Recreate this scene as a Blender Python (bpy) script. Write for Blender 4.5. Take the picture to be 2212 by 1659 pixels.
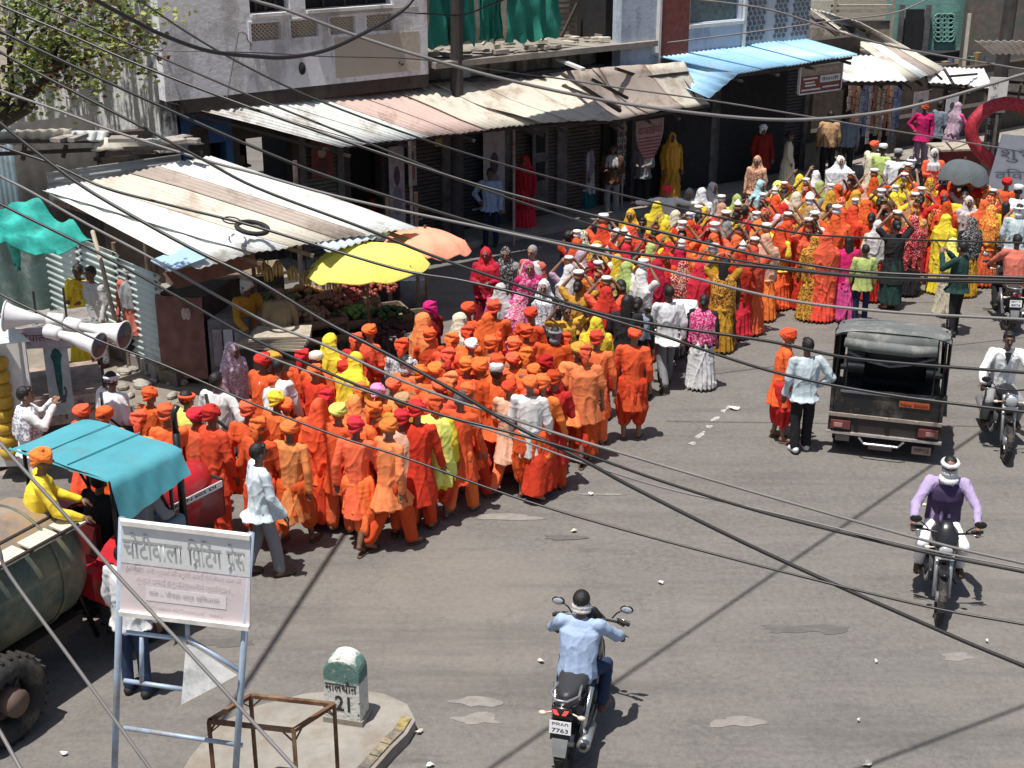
import bpy, math, random
from mathutils import Vector, Matrix, noise
R = math.radians
random.seed(11)
D = bpy.data
scene = bpy.context.scene
for o in list(D.objects): D.objects.remove(o)
COL = scene.collection

# ---------------------------------------------------------------- camera
CAMH, PITCH, FPX = 8.0, R(21), 1400.0
cam = D.objects.new('camera', D.cameras.new('camera'))
COL.objects.link(cam)
cam.location = (0, 0, CAMH)
cam.rotation_euler = (R(90) - PITCH, 0, 0)
cam.data.sensor_width = 36
cam.data.lens = 36 * FPX / 1024
cam.data.clip_start = .2
cam.data.clip_end = 900
scene.camera = cam
scene.render.resolution_x, scene.render.resolution_y = 1024, 768
# ---------------------------------------------------------------- sky, sun, exposure
SUNV = Vector((0.185, 0.20, -1)).normalized()          # travel direction of the light
w = D.worlds.new('World'); scene.world = w; w.use_nodes = True
wn = w.node_tree; bg = wn.nodes['Background']
sky = wn.nodes.new('ShaderNodeTexSky'); sky.sky_type = 'NISHITA'; sky.sun_disc = False
sky.sun_elevation = math.asin(-SUNV.z)
sky.sun_rotation = math.atan2(-SUNV.x, -SUNV.y)
sky.dust_density = 2.0
wn.links.new(sky.outputs[0], bg.inputs[0]); bg.inputs[1].default_value = 0.08
sun = D.objects.new('sun', D.lights.new('sun', 'SUN')); COL.objects.link(sun)
sun.data.energy = 4.9; sun.data.angle = R(.5); sun.data.color = (1, .965, .91)
sun.rotation_euler = SUNV.to_track_quat('-Z', 'Y').to_euler(); sun.location = (0, 0, 40)
vs = scene.view_settings
vs.view_transform = 'Standard'; vs.look = 'None'; vs.gamma = 1; vs.use_curve_mapping = False
vs.exposure = 0.18

# ---------------------------------------------------------------- picture coordinates -> places (photo seen at 2212 x 1659)
SC = 1024 / 2212.0
cp, sp = math.cos(PITCH), math.sin(PITCH)
def ray(U, V):
    x = (U * SC - 512) / FPX; t = (384 - V * SC) / FPX
    return Vector((x, cp + t * sp, -sp + t * cp))
CAMV = Vector((0, 0, CAMH))
def Pz(U, V, z=0.0):
    r = ray(U, V); return CAMV + r * ((z - CAMH) / r.z)
def Py(U, V, y):
    r = ray(U, V); return CAMV + r * (y / r.y)
P0 = Vector((.66, 30.3, 0)); FA = R(36)
EV = Vector((math.cos(FA), math.sin(FA), 0)); NV = Vector((EV.y, -EV.x, 0))
def FP(s, t, z): return P0 + EV * s + NV * t + Vector((0, 0, z))
def Fr(U, V, t=0.0):
    """point of the street-front plane (offset t towards the road) seen at U, V -> (s, z)"""
    r = ray(U, V); k = (P0 + NV * t).dot(NV) / r.dot(NV); q = CAMV + r * k
    return (q - P0).dot(EV), q.z

# ---------------------------------------------------------------- materials
MATS = {}
def _n(nt, typ, **kw):
    n = nt.nodes.new(typ)
    for k, v in kw.items():
        if k in n.inputs.keys(): n.inputs[k].default_value = v
        else: setattr(n, k, v)
    return n
def mix(nt, fac, a, b, mode='MIX'):
    m = nt.nodes.new('ShaderNodeMix'); m.data_type = 'RGBA'; m.blend_type = mode
    for i, v in ((0, fac), (6, a), (7, b)):
        if hasattr(v, 'is_linked') or isinstance(v, bpy.types.NodeSocket): nt.links.new(v, m.inputs[i])
        elif i == 0: m.inputs[0].default_value = v
        else: m.inputs[i].default_value = (*v[:3], 1)
    return m.outputs[2]
def ramp(nt, src, stops):
    r = nt.nodes.new('ShaderNodeValToRGB'); nt.links.new(src, r.inputs[0]); e = r.color_ramp.elements
    while len(e) < len(stops): e.new(.5)
    for el, (p, c) in zip(e, stops):
        el.position = p; el.color = (*c, 1) if isinstance(c, tuple) else (c, c, c, 1)
    return r.outputs[0]
def nz(nt, scale, detail=4, rough=.6, stretch=None, coord='Object', out='Fac'):
    tc = nt.nodes.new('ShaderNodeTexCoord'); v = tc.outputs[coord]
    if stretch:
        mp = nt.nodes.new('ShaderNodeMapping'); mp.inputs['Scale'].default_value = stretch
        nt.links.new(v, mp.inputs[0]); v = mp.outputs[0]
    n = _n(nt, 'ShaderNodeTexNoise', Scale=scale, Detail=detail, Roughness=rough); nt.links.new(v, n.inputs['Vector'])
    return n.outputs[out]
def base(name):
    m = D.materials.new(name); m.use_nodes = True
    return m, m.node_tree, m.node_tree.nodes['Principled BSDF']
def bump(nt, bs, h, strength=.3, dist=.02):
    b = _n(nt, 'ShaderNodeBump', Strength=strength, Distance=dist); nt.links.new(h, b.inputs['Height']); nt.links.new(b.outputs[0], bs.inputs['Normal'])
def sc(c, k): return tuple(min(1, x * k) for x in c)
def mat(name, col, rough=.7, metal=0.0, var=.25, scale=6, dirt=None, dirt_amt=.5, dscale=2.5, bmp=.15, emit=None):
    """painted or plain stuff with mottling and optional dirt of its own colour"""
    if name in MATS: return MATS[name]
    m, nt, bs = base(name)
    c = mix(nt, ramp(nt, nz(nt, scale), [(.3, 0.0), (.7, 1.0)]), sc(col, 1 - var), sc(col, 1 + var * .6))
    if dirt:
        f = ramp(nt, nz(nt, dscale, 6, .7), [(.62 - dirt_amt * .3, 0.0), (.72 - dirt_amt * .2, 1.0)])
        c = mix(nt, f, c, dirt)
    nt.links.new(c, bs.inputs['Base Color'])
    bs.inputs['Roughness'].default_value = rough; bs.inputs['Metallic'].default_value = metal
    if bmp: bump(nt, bs, nz(nt, scale * 6, 3), bmp, .01)
    if emit: bs.inputs['Emission Color'].default_value = (*col, 1); bs.inputs['Emission Strength'].default_value = emit
    MATS[name] = m; return m
def cloth(name, col, pattern=None, pcol=None, pscale=30):
    key = 'cloth_' + name
    if key in MATS: return MATS[key]
    m, nt, bs = base(key)
    oi = nt.nodes.new('ShaderNodeObjectInfo')
    hs = _n(nt, 'ShaderNodeHueSaturation', Saturation=1.0)
    mr = _n(nt, 'ShaderNodeMapRange'); mr.inputs['To Min'].default_value = .78; mr.inputs['To Max'].default_value = 1.14
    nt.links.new(oi.outputs['Random'], mr.inputs[0]); nt.links.new(mr.outputs[0], hs.inputs['Value'])
    mr2 = _n(nt, 'ShaderNodeMapRange'); mr2.inputs['To Min'].default_value = .492; mr2.inputs['To Max'].default_value = .508
    mw = _n(nt, 'ShaderNodeMath', operation='FRACT'); mm = _n(nt, 'ShaderNodeMath', operation='MULTIPLY'); mm.inputs[1].default_value = 7.31
    nt.links.new(oi.outputs['Random'], mm.inputs[0]); nt.links.new(mm.outputs[0], mw.inputs[0])
    nt.links.new(mw.outputs[0], mr2.inputs[0]); nt.links.new(mr2.outputs[0], hs.inputs['Hue'])
    c = mix(nt, nz(nt, 5, 3), sc(col, .82), sc(col, 1.12))
    if pattern:
        tc = nt.nodes.new('ShaderNodeTexCoord')
        if pattern == 'dots':
            v = _n(nt, 'ShaderNodeTexVoronoi', Scale=pscale); nt.links.new(tc.outputs['Object'], v.inputs['Vector'])
            f = ramp(nt, v.outputs['Distance'], [(.28, 1.0), (.36, 0.0)])
        elif pattern == 'check':
            v = _n(nt, 'ShaderNodeTexWave', Scale=pscale * .4); nt.links.new(tc.outputs['Object'], v.inputs['Vector'])
            f = ramp(nt, v.outputs['Fac'], [(.6, 0.0), (.8, 1.0)])
        else:
            f = ramp(nt, nz(nt, pscale * .6, 2, .4), [(.5, 0.0), (.56, 1.0)])
        c = mix(nt, f, c, pcol)
    nt.links.new(c, hs.inputs['Color']); nt.links.new(hs.outputs[0], bs.inputs['Base Color'])
    bs.inputs['Roughness'].default_value = .9; bs.inputs['Specular IOR Level'].default_value = .2
    bump(nt, bs, nz(nt, 22, 3, .5, (1, 1, .35)), .5, .02)
    MATS[key] = m; return m

# ---------------------------------------------------------------- mesh builder
class MB:
    def __init__(s): s.v = []; s.f = []
    def add(s, vs, fs):
        k = len(s.v); s.v += [tuple(x) for x in vs]; s.f += [tuple(i + k for i in f) for f in fs]; return s
    def frame_box(s, o, ex, ey, ez):
        o, ex, ey, ez = map(Vector, (o, ex, ey, ez))
        p = [o, o + ex, o + ex + ey, o + ey, o + ez, o + ex + ez, o + ex + ey + ez, o + ey + ez]
        return s.add(p, [(0, 3, 2, 1), (4, 5, 6, 7), (0, 1, 5, 4), (1, 2, 6, 5), (2, 3, 7, 6), (3, 0, 4, 7)])
    def box(s, c, size, rz=0.0):
        c = Vector(c); M = Matrix.Rotation(rz, 3, 'Z'); hx, hy, hz = [q / 2 for q in size]
        return s.frame_box(c + M @ Vector((-hx, -hy, -hz)), M @ Vector((size[0], 0, 0)), M @ Vector((0, size[1], 0)), (0, 0, size[2]))
    def fbox(s, s0, s1, t0, t1, z0, z1):
        return s.frame_box(FP(s0, t0, z0), EV * (s1 - s0), NV * (t1 - t0), (0, 0, z1 - z0))
    def bar(s, a, b, w=.04, h=None):
        a, b = Vector(a), Vector(b); d = b - a
        if d.length < 1e-6: return s
        h = h or w; up = Vector((0, 0, 1)) if abs(d.normalized().z) < .95 else Vector((1, 0, 0))
        x = d.cross(up).normalized(); y = x.cross(d).normalized()
        return s.frame_box(a - x * w / 2 - y * h / 2, x * w, y * h, d)
    def ring(s, c, x, y, rx, ry, n):
        return [c + x * (rx * math.cos(2 * math.pi * i / n)) + y * (ry * math.sin(2 * math.pi * i / n)) for i in range(n)]
    def tube(s, pts, r, n=8, caps=True, r2=None):
        pts = [Vector(p) for p in pts]; m = len(pts); vs = []
        rs = r if isinstance(r, (list, tuple)) else [r + ((r2 if r2 is not None else r) - r) * i / (m - 1) for i in range(m)]
        px = None
        for i, p in enumerate(pts):
            d = (pts[min(i + 1, m - 1)] - pts[max(i - 1, 0)]).normalized()
            if px is None: px = d.orthogonal().normalized()
            px = (px - d * px.dot(d)).normalized(); py = d.cross(px)
            vs += s.ring(p, px, py, rs[i], rs[i], n)
        fs = [(i * n + j, i * n + (j + 1) % n, (i + 1) * n + (j + 1) % n, (i + 1) * n + j) for i in range(m - 1) for j in range(n)]
        if caps: fs += [tuple(range(n))[::-1], tuple((m - 1) * n + j for j in range(n))]
        return s.add(vs, fs)
    def caps(s, a, b, ra, rb=None, n=10):
        """capsule tapering from a to b"""
        rb = ra if rb is None else rb; a, b = Vector(a), Vector(b); d = (b - a)
        d = d.normalized() if d.length > 1e-6 else Vector((0, 0, 1))
        pts, rs = [], []
        for q in (-.98, -.75, -.4, 0): pts.append(a + d * ra * q); rs.append(ra * math.sqrt(max(0, 1 - q * q)))
        for q in (0.001, .4, .75, .98): pts.append(b + d * rb * q); rs.append(rb * math.sqrt(max(0, 1 - q * q)))
        return s.tube(pts, rs, n)
    def ell(s, c, r, n=12, m=8, M=None):
        c = Vector(c); vs = []; fs = []
        r = (r, r, r) if not isinstance(r, (tuple, list)) else r
        for i in range(m + 1):
            a = math.pi * i / m
            for j in range(n):
                b = 2 * math.pi * j / n
                p = Vector((r[0] * math.sin(a) * math.cos(b), r[1] * math.sin(a) * math.sin(b), r[2] * math.cos(a)))
                vs.append(c + (M @ p if M else p))
        for i in range(m):
            for j in range(n):
                fs.append((i * n + j, (i + 1) * n + j, (i + 1) * n + (j + 1) % n, i * n + (j + 1) % n))
        return s.add(vs, fs)
    def loft(s, rings, n=24, caps=True):
        """rings: (cx, cy, z, rx, ry)"""
        vs = []
        for cx, cy, z, rx, ry in rings: vs += s.ring(Vector((cx, cy, z)), Vector((1, 0, 0)), Vector((0, 1, 0)), rx, ry, n)
        m = len(rings); fs = [(i * n + j, (i + 1) * n + j, (i + 1) * n + (j + 1) % n, i * n + (j + 1) % n) for i in range(m - 1) for j in range(n)]
        if caps: fs += [tuple(range(n)), tuple((m - 1) * n + j for j in range(n))[::-1]]
        return s.add(vs, fs)
    def lathe(s, c, prof, ax=(0, 0, 1), n=16, caps=True):
        """prof: (distance along axis, radius)"""
        c, ax = Vector(c), Vector(ax).normalized(); x = ax.orthogonal().normalized(); y = ax.cross(x); vs = []
        for h, r in prof: vs += s.ring(c + ax * h, x, y, r, r, n)
        m = len(prof); fs = [(i * n + j, i * n + (j + 1) % n, (i + 1) * n + (j + 1) % n, (i + 1) * n + j) for i in range(m - 1) for j in range(n)]
        if caps: fs += [tuple(range(n))[::-1], tuple((m - 1) * n + j for j in range(n))]
        return s.add(vs, fs)
    def torus(s, c, R_, r, ax=(0, 0, 1), n=20, m=8, sx=1, sy=1):
        c, ax = Vector(c), Vector(ax).normalized(); x = ax.orthogonal().normalized()
        if abs(ax.z) > .7: x = (Vector((1, 0, 0)) - ax * ax.x).normalized()
        y = ax.cross(x); vs = []
        for i in range(n):
            a = 2 * math.pi * i / n; d = x * math.cos(a) * sx + y * math.sin(a) * sy; dn = d.normalized()
            for j in range(m):
                b = 2 * math.pi * j / m; vs.append(c + d * R_ + dn * r * math.cos(b) + ax * r * math.sin(b))
        fs = [(i * m + j, ((i + 1) % n) * m + j, ((i + 1) % n) * m + (j + 1) % m, i * m + (j + 1) % m) for i in range(n) for j in range(m)]
        return s.add(vs, fs)
    def prism(s, poly, z0, z1):
        n = len(poly); vs = [(p[0], p[1], z0) for p in poly] + [(p[0], p[1], z1) for p in poly]
        return s.add(vs, [tuple(range(n))[::-1], tuple(range(n, 2 * n))] + [(i, (i + 1) % n, (i + 1) % n + n, i + n) for i in range(n)])
    def slab(s, pts, th):
        """polygon of any orientation given thickness th along its normal"""
        pts = [Vector(p) for p in pts]; nn = (pts[1] - pts[0]).cross(pts[-1] - pts[0]).normalized() * th; n = len(pts)
        return s.add(pts + [p + nn for p in pts], [tuple(range(n))[::-1], tuple(range(n, 2 * n))] + [(i, (i + 1) % n, (i + 1) % n + n, i + n) for i in range(n)])
    def corr(s, bl, br, fr, fl, waves, amp=.02, rows=3, per=4, th=.008, wob=0.0, sag=0.0):
        """corrugated sheet, ribs run from the back edge (bl-br) to the front edge (fl-fr)"""
        bl, br, fr, fl = map(Vector, (bl, br, fr, fl)); nn = (br - bl).cross(fl - bl).normalized()
        if nn.z < 0: nn = -nn
        nc = int(waves * per) + 1; top = []
        for i in range(rows + 1):
            v = i / rows
            for j in range(nc):
                u = j / (nc - 1); p = (bl * (1 - u) + br * u) * (1 - v) + (fl * (1 - u) + fr * u) * v
                q = nn * (amp * math.cos(2 * math.pi * u * waves))
                if wob: q += nn * wob * noise.noise(p * .9) + (fl - bl).normalized() * (wob * .8 * noise.noise(p * 3) if i == rows else 0)
                if sag: q -= Vector((0, 0, sag * math.sin(math.pi * v)))
                top.append(p + q)
        k = len(top); fs = []
        for i in range(rows):
            for j in range(nc - 1):
                a = i * nc + j; fs += [(a, a + nc, a + nc + 1, a + 1), (a + k, a + 1 + k, a + nc + 1 + k, a + nc + k)]
        for j in range(nc - 1):
            a = rows * nc + j; fs += [(a, a + k, a + 1 + k, a + 1), (j, j + 1, j + 1 + k, j + k)]
        for i in range(rows):
            a = i * nc; b = a + nc - 1
            fs += [(a, a + k, a + nc + k, a + nc), (b, b + nc, b + nc + k, b + k)]
        return s.add(top + [p - nn * th for p in top], fs)
    def mesh(s, name, smooth=False):
        me = D.meshes.new(name); me.from_pydata([tuple(v) for v in s.v], [], s.f); me.update()
        if smooth: me.shade_smooth()
        return me
    def build(s, name, m, parent=None, smooth=False, **kw):
        me = s.mesh(name, smooth)
        return link(name, me, m, parent, **kw)
def link(name, me, m=None, parent=None, loc=None, rz=None, label=None, cat=None, group=None, kind=None, slot=False):
    o = D.objects.new(name, me); COL.objects.link(o)
    if m:
        if slot:
            if not me.materials: me.materials.append(m)
            o.material_slots[0].link = 'OBJECT'; o.material_slots[0].material = m
        elif me.materials and me.materials[0] != m:
            o.material_slots[0].link = 'OBJECT'; o.material_slots[0].material = m
        elif not me.materials: me.materials.append(m)
    if parent: o.parent = parent
    if loc is not None: o.location = loc
    if rz is not None: o.rotation_euler = (0, 0, rz)
    tag(o, label, cat, group, kind); return o
def tag(o, label=None, cat=None, group=None, kind=None):
    if label: o['label'] = label
    if cat: o['category'] = cat
    if group: o['group'] = group
    if kind: o['kind'] = kind
    return o
def thing(name, label, cat, loc=(0, 0, 0), rz=0.0, group=None):
    o = D.objects.new(name, None); COL.objects.link(o); o.location = loc; o.rotation_euler = (0, 0, rz)
    o.empty_display_size = .1
    return tag(o, label, cat, group)
def struct(o): o['kind'] = 'structure'; return o
def wrapz(verts_mesh, f):
    for v in verts_mesh.vertices: v.co = f(v.co)
FONT = D.fonts.load('<builtin>') if '<builtin>' in [f.filepath for f in D.fonts] else None
def text(s, name, m, parent, o, xdir, ydir, width=None, height=None, bold=0.0, depth=.003):
    """flat lettering lying on the plane o, xdir, ydir; scaled to width / height"""
    cu = D.curves.new('t', 'FONT'); cu.body = s; cu.extrude = 0; cu.offset = bold; cu.resolution_u = 3
    to = D.objects.new('t', cu); COL.objects.link(to)
    dg = bpy.context.evaluated_depsgraph_get(); me = D.meshes.new_from_object(to.evaluated_get(dg)); D.objects.remove(to); D.curves.remove(cu)
    if not me.vertices: return None
    xs = [v.co.x for v in me.vertices]; ys = [v.co.y for v in me.vertices]
    w0, h0 = max(xs) - min(xs), max(ys) - min(ys)
    kx = (width / w0) if width else None; ky = (height / h0) if height else None
    kx = kx or ky; ky = ky or kx
    xd, yd = Vector(xdir).normalized(), Vector(ydir).normalized(); nn = xd.cross(yd) * depth; o = Vector(o)
    for v in me.vertices:
        v.co = o + xd * (v.co.x - min(xs)) * kx + yd * (v.co.y - min(ys)) * ky + nn
    me.materials.clear()
    return link(name, me, m, parent)
# ================================================================ surfaces
def road_mat():
    m, nt, bs = base('road_surface')
    g = mix(nt, ramp(nt, nz(nt, .22, 5, .6), [(.35, 0.0), (.65, 1.0)]), (.142, .135, .126), (.192, .178, .160))
    g = mix(nt, ramp(nt, nz(nt, 1.3, 6, .7), [(.35, 0.0), (.7, 1.0)]), g, (.118, .110, .102))
    fine = nz(nt, 14, 6, .8)
    g = mix(nt, ramp(nt, fine, [(.38, 0.0), (.72, 1.0)]), g, (.222, .204, .184))
    g = mix(nt, ramp(nt, nz(nt, 45, 3, .7), [(.60, 0.0), (.72, .8)]), g, (.08, .076, .071))
    st = ramp(nt, nz(nt, 1.1, 5, .75, (.35, 1.3, 1)), [(.62, 0.0), (.70, .55)])
    g = mix(nt, st, g, (.098, .092, .086))
    # dusty worn patch near the kerb stone
    tc = nt.nodes.new('ShaderNodeTexCoord'); mp = nt.nodes.new('ShaderNodeMapping'); mp.inputs['Location'].default_value = (.25, -3.05, 0); mp.inputs['Scale'].default_value = (.3, .22, 1)
    nt.links.new(tc.outputs['Object'], mp.inputs[0]); ln = _n(nt, 'ShaderNodeVectorMath', operation='LENGTH'); nt.links.new(mp.outputs[0], ln.inputs[0])
    ad = _n(nt, 'ShaderNodeMath', operation='ADD'); nt.links.new(ln.outputs['Value'], ad.inputs[0]); nt.links.new(nz(nt, .8, 5), ad.inputs[1])
    g = mix(nt, ramp(nt, ad.outputs[0], [(.75, .38), (1.7, 0.0)]), g, (.25, .215, .18))
    tcs = nt.nodes.new('ShaderNodeTexCoord'); mps = nt.nodes.new('ShaderNodeMapping'); mps.inputs['Rotation'].default_value = (0, 0, R(-36)); mps.inputs['Scale'].default_value = (.12, 1.1, 1); nt.links.new(tcs.outputs['Object'], mps.inputs[0])
    sn = _n(nt, 'ShaderNodeTexNoise', Scale=1.6, Detail=6, Roughness=.7); nt.links.new(mps.outputs[0], sn.inputs['Vector'])
    g = mix(nt, ramp(nt, sn.outputs['Fac'], [(.36, .45), (.5, 0.0)]), g, (.098, .093, .087)); g = mix(nt, ramp(nt, sn.outputs['Fac'], [(.55, 0.0), (.7, .45)]), g, (.225, .203, .18))
    vr = _n(nt, 'ShaderNodeTexVoronoi', Scale=.55, feature='DISTANCE_TO_EDGE'); dn = _n(nt, 'ShaderNodeVectorMath', operation='ADD'); nt.links.new(tcs.outputs['Object'], dn.inputs[0]); nt.links.new(nz(nt, 1.5, 5, .7, out='Color'), dn.inputs[1]); nt.links.new(dn.outputs[0], vr.inputs['Vector'])
    g = mix(nt, ramp(nt, vr.outputs['Distance'], [(.0, .32), (.010, 0.0)]), g, (.09, .085, .08))
    nt.links.new(g, bs.inputs['Base Color']); bs.inputs['Roughness'].default_value = .88
    bs.inputs['Specular IOR Level'].default_value = .25
    bump(nt, bs, fine, .35, .02); return m
def stain_wall(name, light, dark, streak=1.0, cover=.5, patch=None):
    """lime-washed plaster with rain streaks and flaking"""
    m, nt, bs = base(name)
    big = nz(nt, 1.1, 6, .7); st = nz(nt, 3.2 * streak, 6, .72, (1, 1, .14))
    ad = _n(nt, 'ShaderNodeMath', operation='ADD'); nt.links.new(big, ad.inputs[0]); nt.links.new(st, ad.inputs[1])
    f = ramp(nt, ad.outputs[0], [(1.12 - cover * .3, 0.0), (1.24 - cover * .3, 1.0)])
    # ramp clamps at 1, so bring the sum into range
    hv = _n(nt, 'ShaderNodeMath', operation='MULTIPLY'); hv.inputs[1].default_value = .5; nt.links.new(ad.outputs[0], hv.inputs[0])
    f = ramp(nt, hv.outputs[0], [(.60 - cover * .2, 0.0), (.66 - cover * .2, 1.0)])
    c = mix(nt, f, light, dark)
    c = mix(nt, ramp(nt, nz(nt, 9, 5, .75), [(.35, 0.0), (.7, .6)]), c, sc(dark, 1.4))
    if patch: c = mix(nt, ramp(nt, nz(nt, .9, 3, .6), [(.5, 0.0), (.56, .8)]), c, patch)
    nt.links.new(c, bs.inputs['Base Color']); bs.inputs['Roughness'].default_value = .92
    bump(nt, bs, nz(nt, 12, 6, .7), .5, .03); return m
def tin_mat(name, col, rust=None, amt=.4, rough=.55, metal=.0):
    m, nt, bs = base(name)
    c = mix(nt, nz(nt, 2.2, 5, .7), sc(col, .8), sc(col, 1.08))
    if rust:
        c = mix(nt, ramp(nt, nz(nt, 1.3, 7, .72), [(.64 - amt * .3, 0.0), (.74 - amt * .25, 1.0)]), c, rust)
    c = mix(nt, ramp(nt, nz(nt, 11, 4, .7), [(.6, 0.0), (.72, .5)]), c, sc(col, .45))
    nt.links.new(c, bs.inputs['Base Color']); bs.inputs['Roughness'].default_value = rough; bs.inputs['Metallic'].default_value = metal
    bump(nt, bs, nz(nt, 9, 4), .25, .02); return m
M_ROAD = road_mat()
M_DUST = mat('dusty_ground', (.26, .22, .175), .95, var=.3, scale=3, dirt=(.2, .17, .14), bmp=.6)
M_CONC = mat('concrete', (.30, .275, .24), .9, var=.2, scale=4, dirt=(.24, .2, .16), bmp=.5)
M_KERB = mat('kerb_stone', (.16, .14, .12), .9, var=.3, scale=5, dirt=(.33, .27, .16), dirt_amt=.4, bmp=.6)
M_KERBY = mat('kerb_yellow', (.5, .38, .12), .85, var=.3, scale=8, dirt=(.1, .08, .06), dirt_amt=.9)
M_WHITEW = stain_wall('whitewashed_plaster', (.84, .84, .86), (.50, .49, .48), .5, .52)
M_BEIGEP = stain_wall('bare_plaster', (.56, .49, .40), (.38, .33, .27), .8, .35)
M_STREAK = stain_wall('rain_streaked_plaster', (.78, .76, .71), (.09, .09, .085), 1.2, .72)
M_BLUEW = stain_wall('pale_blue_wall', (.50, .57, .66), (.33, .38, .46), .8, .45)
M_GREENW = stain_wall('sea_green_wall', (.20, .42, .36), (.13, .25, .22), .7, .4)
M_OLDW = stain_wall('old_brick_wall', (.42, .38, .33), (.16, .14, .12), .6, .6)
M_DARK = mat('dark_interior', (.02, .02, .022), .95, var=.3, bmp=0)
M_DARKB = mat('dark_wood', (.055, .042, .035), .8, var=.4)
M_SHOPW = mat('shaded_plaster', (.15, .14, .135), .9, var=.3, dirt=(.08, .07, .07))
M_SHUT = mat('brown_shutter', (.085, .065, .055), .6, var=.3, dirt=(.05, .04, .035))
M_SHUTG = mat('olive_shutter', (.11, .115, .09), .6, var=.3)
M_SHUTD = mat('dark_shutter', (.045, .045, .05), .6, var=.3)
M_STEEL = mat('galvanised_steel', (.42, .46, .5), .45, .3, var=.2, dirt=(.25, .2, .17), dirt_amt=.3)
M_RUSTP = mat('rusty_pipe', (.16, .075, .035), .8, .1, var=.4, dirt=(.28, .17, .1), dirt_amt=.5)
M_POSTW = mat('post_pinkish', (.42, .33, .29), .7, var=.3, dirt=(.25, .12, .07), dirt_amt=.5)
M_WOOD = mat('weathered_wood', (.22, .16, .11), .85, var=.4, scale=8)
M_WOODL = mat('pale_wood', (.42, .36, .28), .85, var=.3, scale=8)
M_BLACK = mat('black_rubber', (.02, .02, .02), .75, var=.3)
M_BLKM = mat('black_metal', (.025, .025, .027), .35, .3, var=.2)
M_CHROME = mat('chrome', (.6, .6, .62), .2, .9, var=.1)
M_CABLE = mat('cable_sheath', (.02, .019, .018), .38, var=.3, scale=3, bmp=0)
M_CABLEG = mat('grey_cable', (.17, .16, .155), .5, var=.2, scale=3, bmp=0)
M_WHITE = mat('white_paint', (.72, .72, .7), .5, var=.12)
M_PAPER = mat('paper_white', (.72, .71, .68), .8, var=.15)
M_CREAM = mat('faded_cream', (.62, .58, .47), .8, var=.15)
T_WHITE = tin_mat('tin_white', (.74, .76, .73), (.42, .38, .33), .42)
T_BLUISH = tin_mat('tin_bluish', (.60, .70, .76), (.4, .42, .42), .2)
T_PINK = tin_mat('tin_pinkish', (.62, .46, .40), (.33, .21, .16), .42)
T_RUST = tin_mat('tin_rusty', (.34, .26, .22), (.22, .13, .09), .5)
T_CREAM = tin_mat('tin_cream', (.64, .59, .49), (.40, .32, .25), .42)
T_BROWN = tin_mat('tarp_brown', (.40, .33, .28), (.22, .17, .14), .4)
T_BLUE = tin_mat('tin_blue', (.36, .62, .84), (.45, .56, .64), .4, .4)
T_GREY = tin_mat('tin_grey', (.42, .43, .42), (.28, .24, .2), .3)

# ================================================================ ground
def grid(name, x0, x1, y0, y1, nx, ny, z, m, amp=0.0):
    mb = MB()
    mb.add([(x0 + (x1 - x0) * i / nx, y0 + (y1 - y0) * j / ny, z + (amp * noise.noise(Vector((i * .7, j * .7, 3))) if amp else 0)) for j in range(ny + 1) for i in range(nx + 1)],
           [(j * (nx + 1) + i, j * (nx + 1) + i + 1, (j + 1) * (nx + 1) + i + 1, (j + 1) * (nx + 1) + i) for j in range(ny) for i in range(nx)])
    return mb.build(name, m, kind='structure')
grid('ground', -150, 150, -60, 400, 4, 4, -.012, M_DUST)
grid('road', -14, 40, -10, 46, 8, 8, 0.0, M_ROAD)
# strip of shop-front apron, raised
mb = MB(); mb.fbox(-12, 22, -2.6, .25, -.01, .14); mb.build('pavement', M_CONC, kind='structure')
# dusty verge on the left in front of the fence
def blob_poly(cx, cy, rx, ry, n=26, seed=0, wob=.2, rot=0.0):
    out = []
    for i in range(n):
        a = 2 * math.pi * i / n; k = 1 + wob * noise.noise(Vector((math.cos(a) * 1.6, math.sin(a) * 1.6, seed * 3.7)))
        x, y = rx * k * math.cos(a), ry * k * math.sin(a)
        out.append((cx + x * math.cos(rot) - y * math.sin(rot), cy + x * math.sin(rot) + y * math.cos(rot)))
    return out
def sheet(name, poly, z, m, **kw):
    mb = MB(); mb.add([(x, y, z) for x, y in poly], [tuple(range(len(poly)))]); return mb.build(name, m, kind='structure', **kw)
sheet('dirt_verge', [Pz(U, V)[:2] for U, V in ((-200, 1100), (60, 1010), (250, 950), (430, 880), (520, 840), (470, 740), (380, 640), (100, 560), (-400, 560))], .004, M_DUST)
M_PATCH = mat('pale_patch', (.25, .23, .205), .9, var=.2, scale=8); M_DPATCH = mat('oil_stain', (.125, .118, .11), .85, var=.2, scale=8)
for i, (U, V, rx, ry, m) in enumerate([(1040, 1553, .25, .08, M_PATCH), (1580, 1560, .28, .10, M_PATCH), (1215, 1160, .2, .06, M_DPATCH), (1700, 1358, .28, .1, M_DPATCH),
        (1790, 1360, .2, .07, M_DPATCH), (1085, 1118, .5, .07, M_PATCH), (2060, 1420, .18, .07, M_PATCH), (1040, 1518, .25, .09, M_PATCH), (1300, 1068, .25, .04, M_PATCH), (480, 1390, .3, .08, M_DPATCH)]):
    p = Pz(U, V); sheet('road_patch' if m is M_PATCH else 'road_stain', blob_poly(p.x, p.y, rx, ry, 22, i, .9), .004 + .001 * (i % 3), m)
# broken white lane marks
for U, V, L in ((1495, 958, .1), (1512, 940, .3), (1533, 922, .12), (1545, 905, .22), (1562, 888, .12), (1575, 880, .14)):
    p = Pz(U, V); sheet('lane_marking', blob_poly(p.x, p.y, L * .55, .05, 14, U, .7, R(58)), .006, mat('road_paint', (.6, .6, .58), .8, dirt=(.25, .24, .22), dirt_amt=.8, dscale=20))

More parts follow.
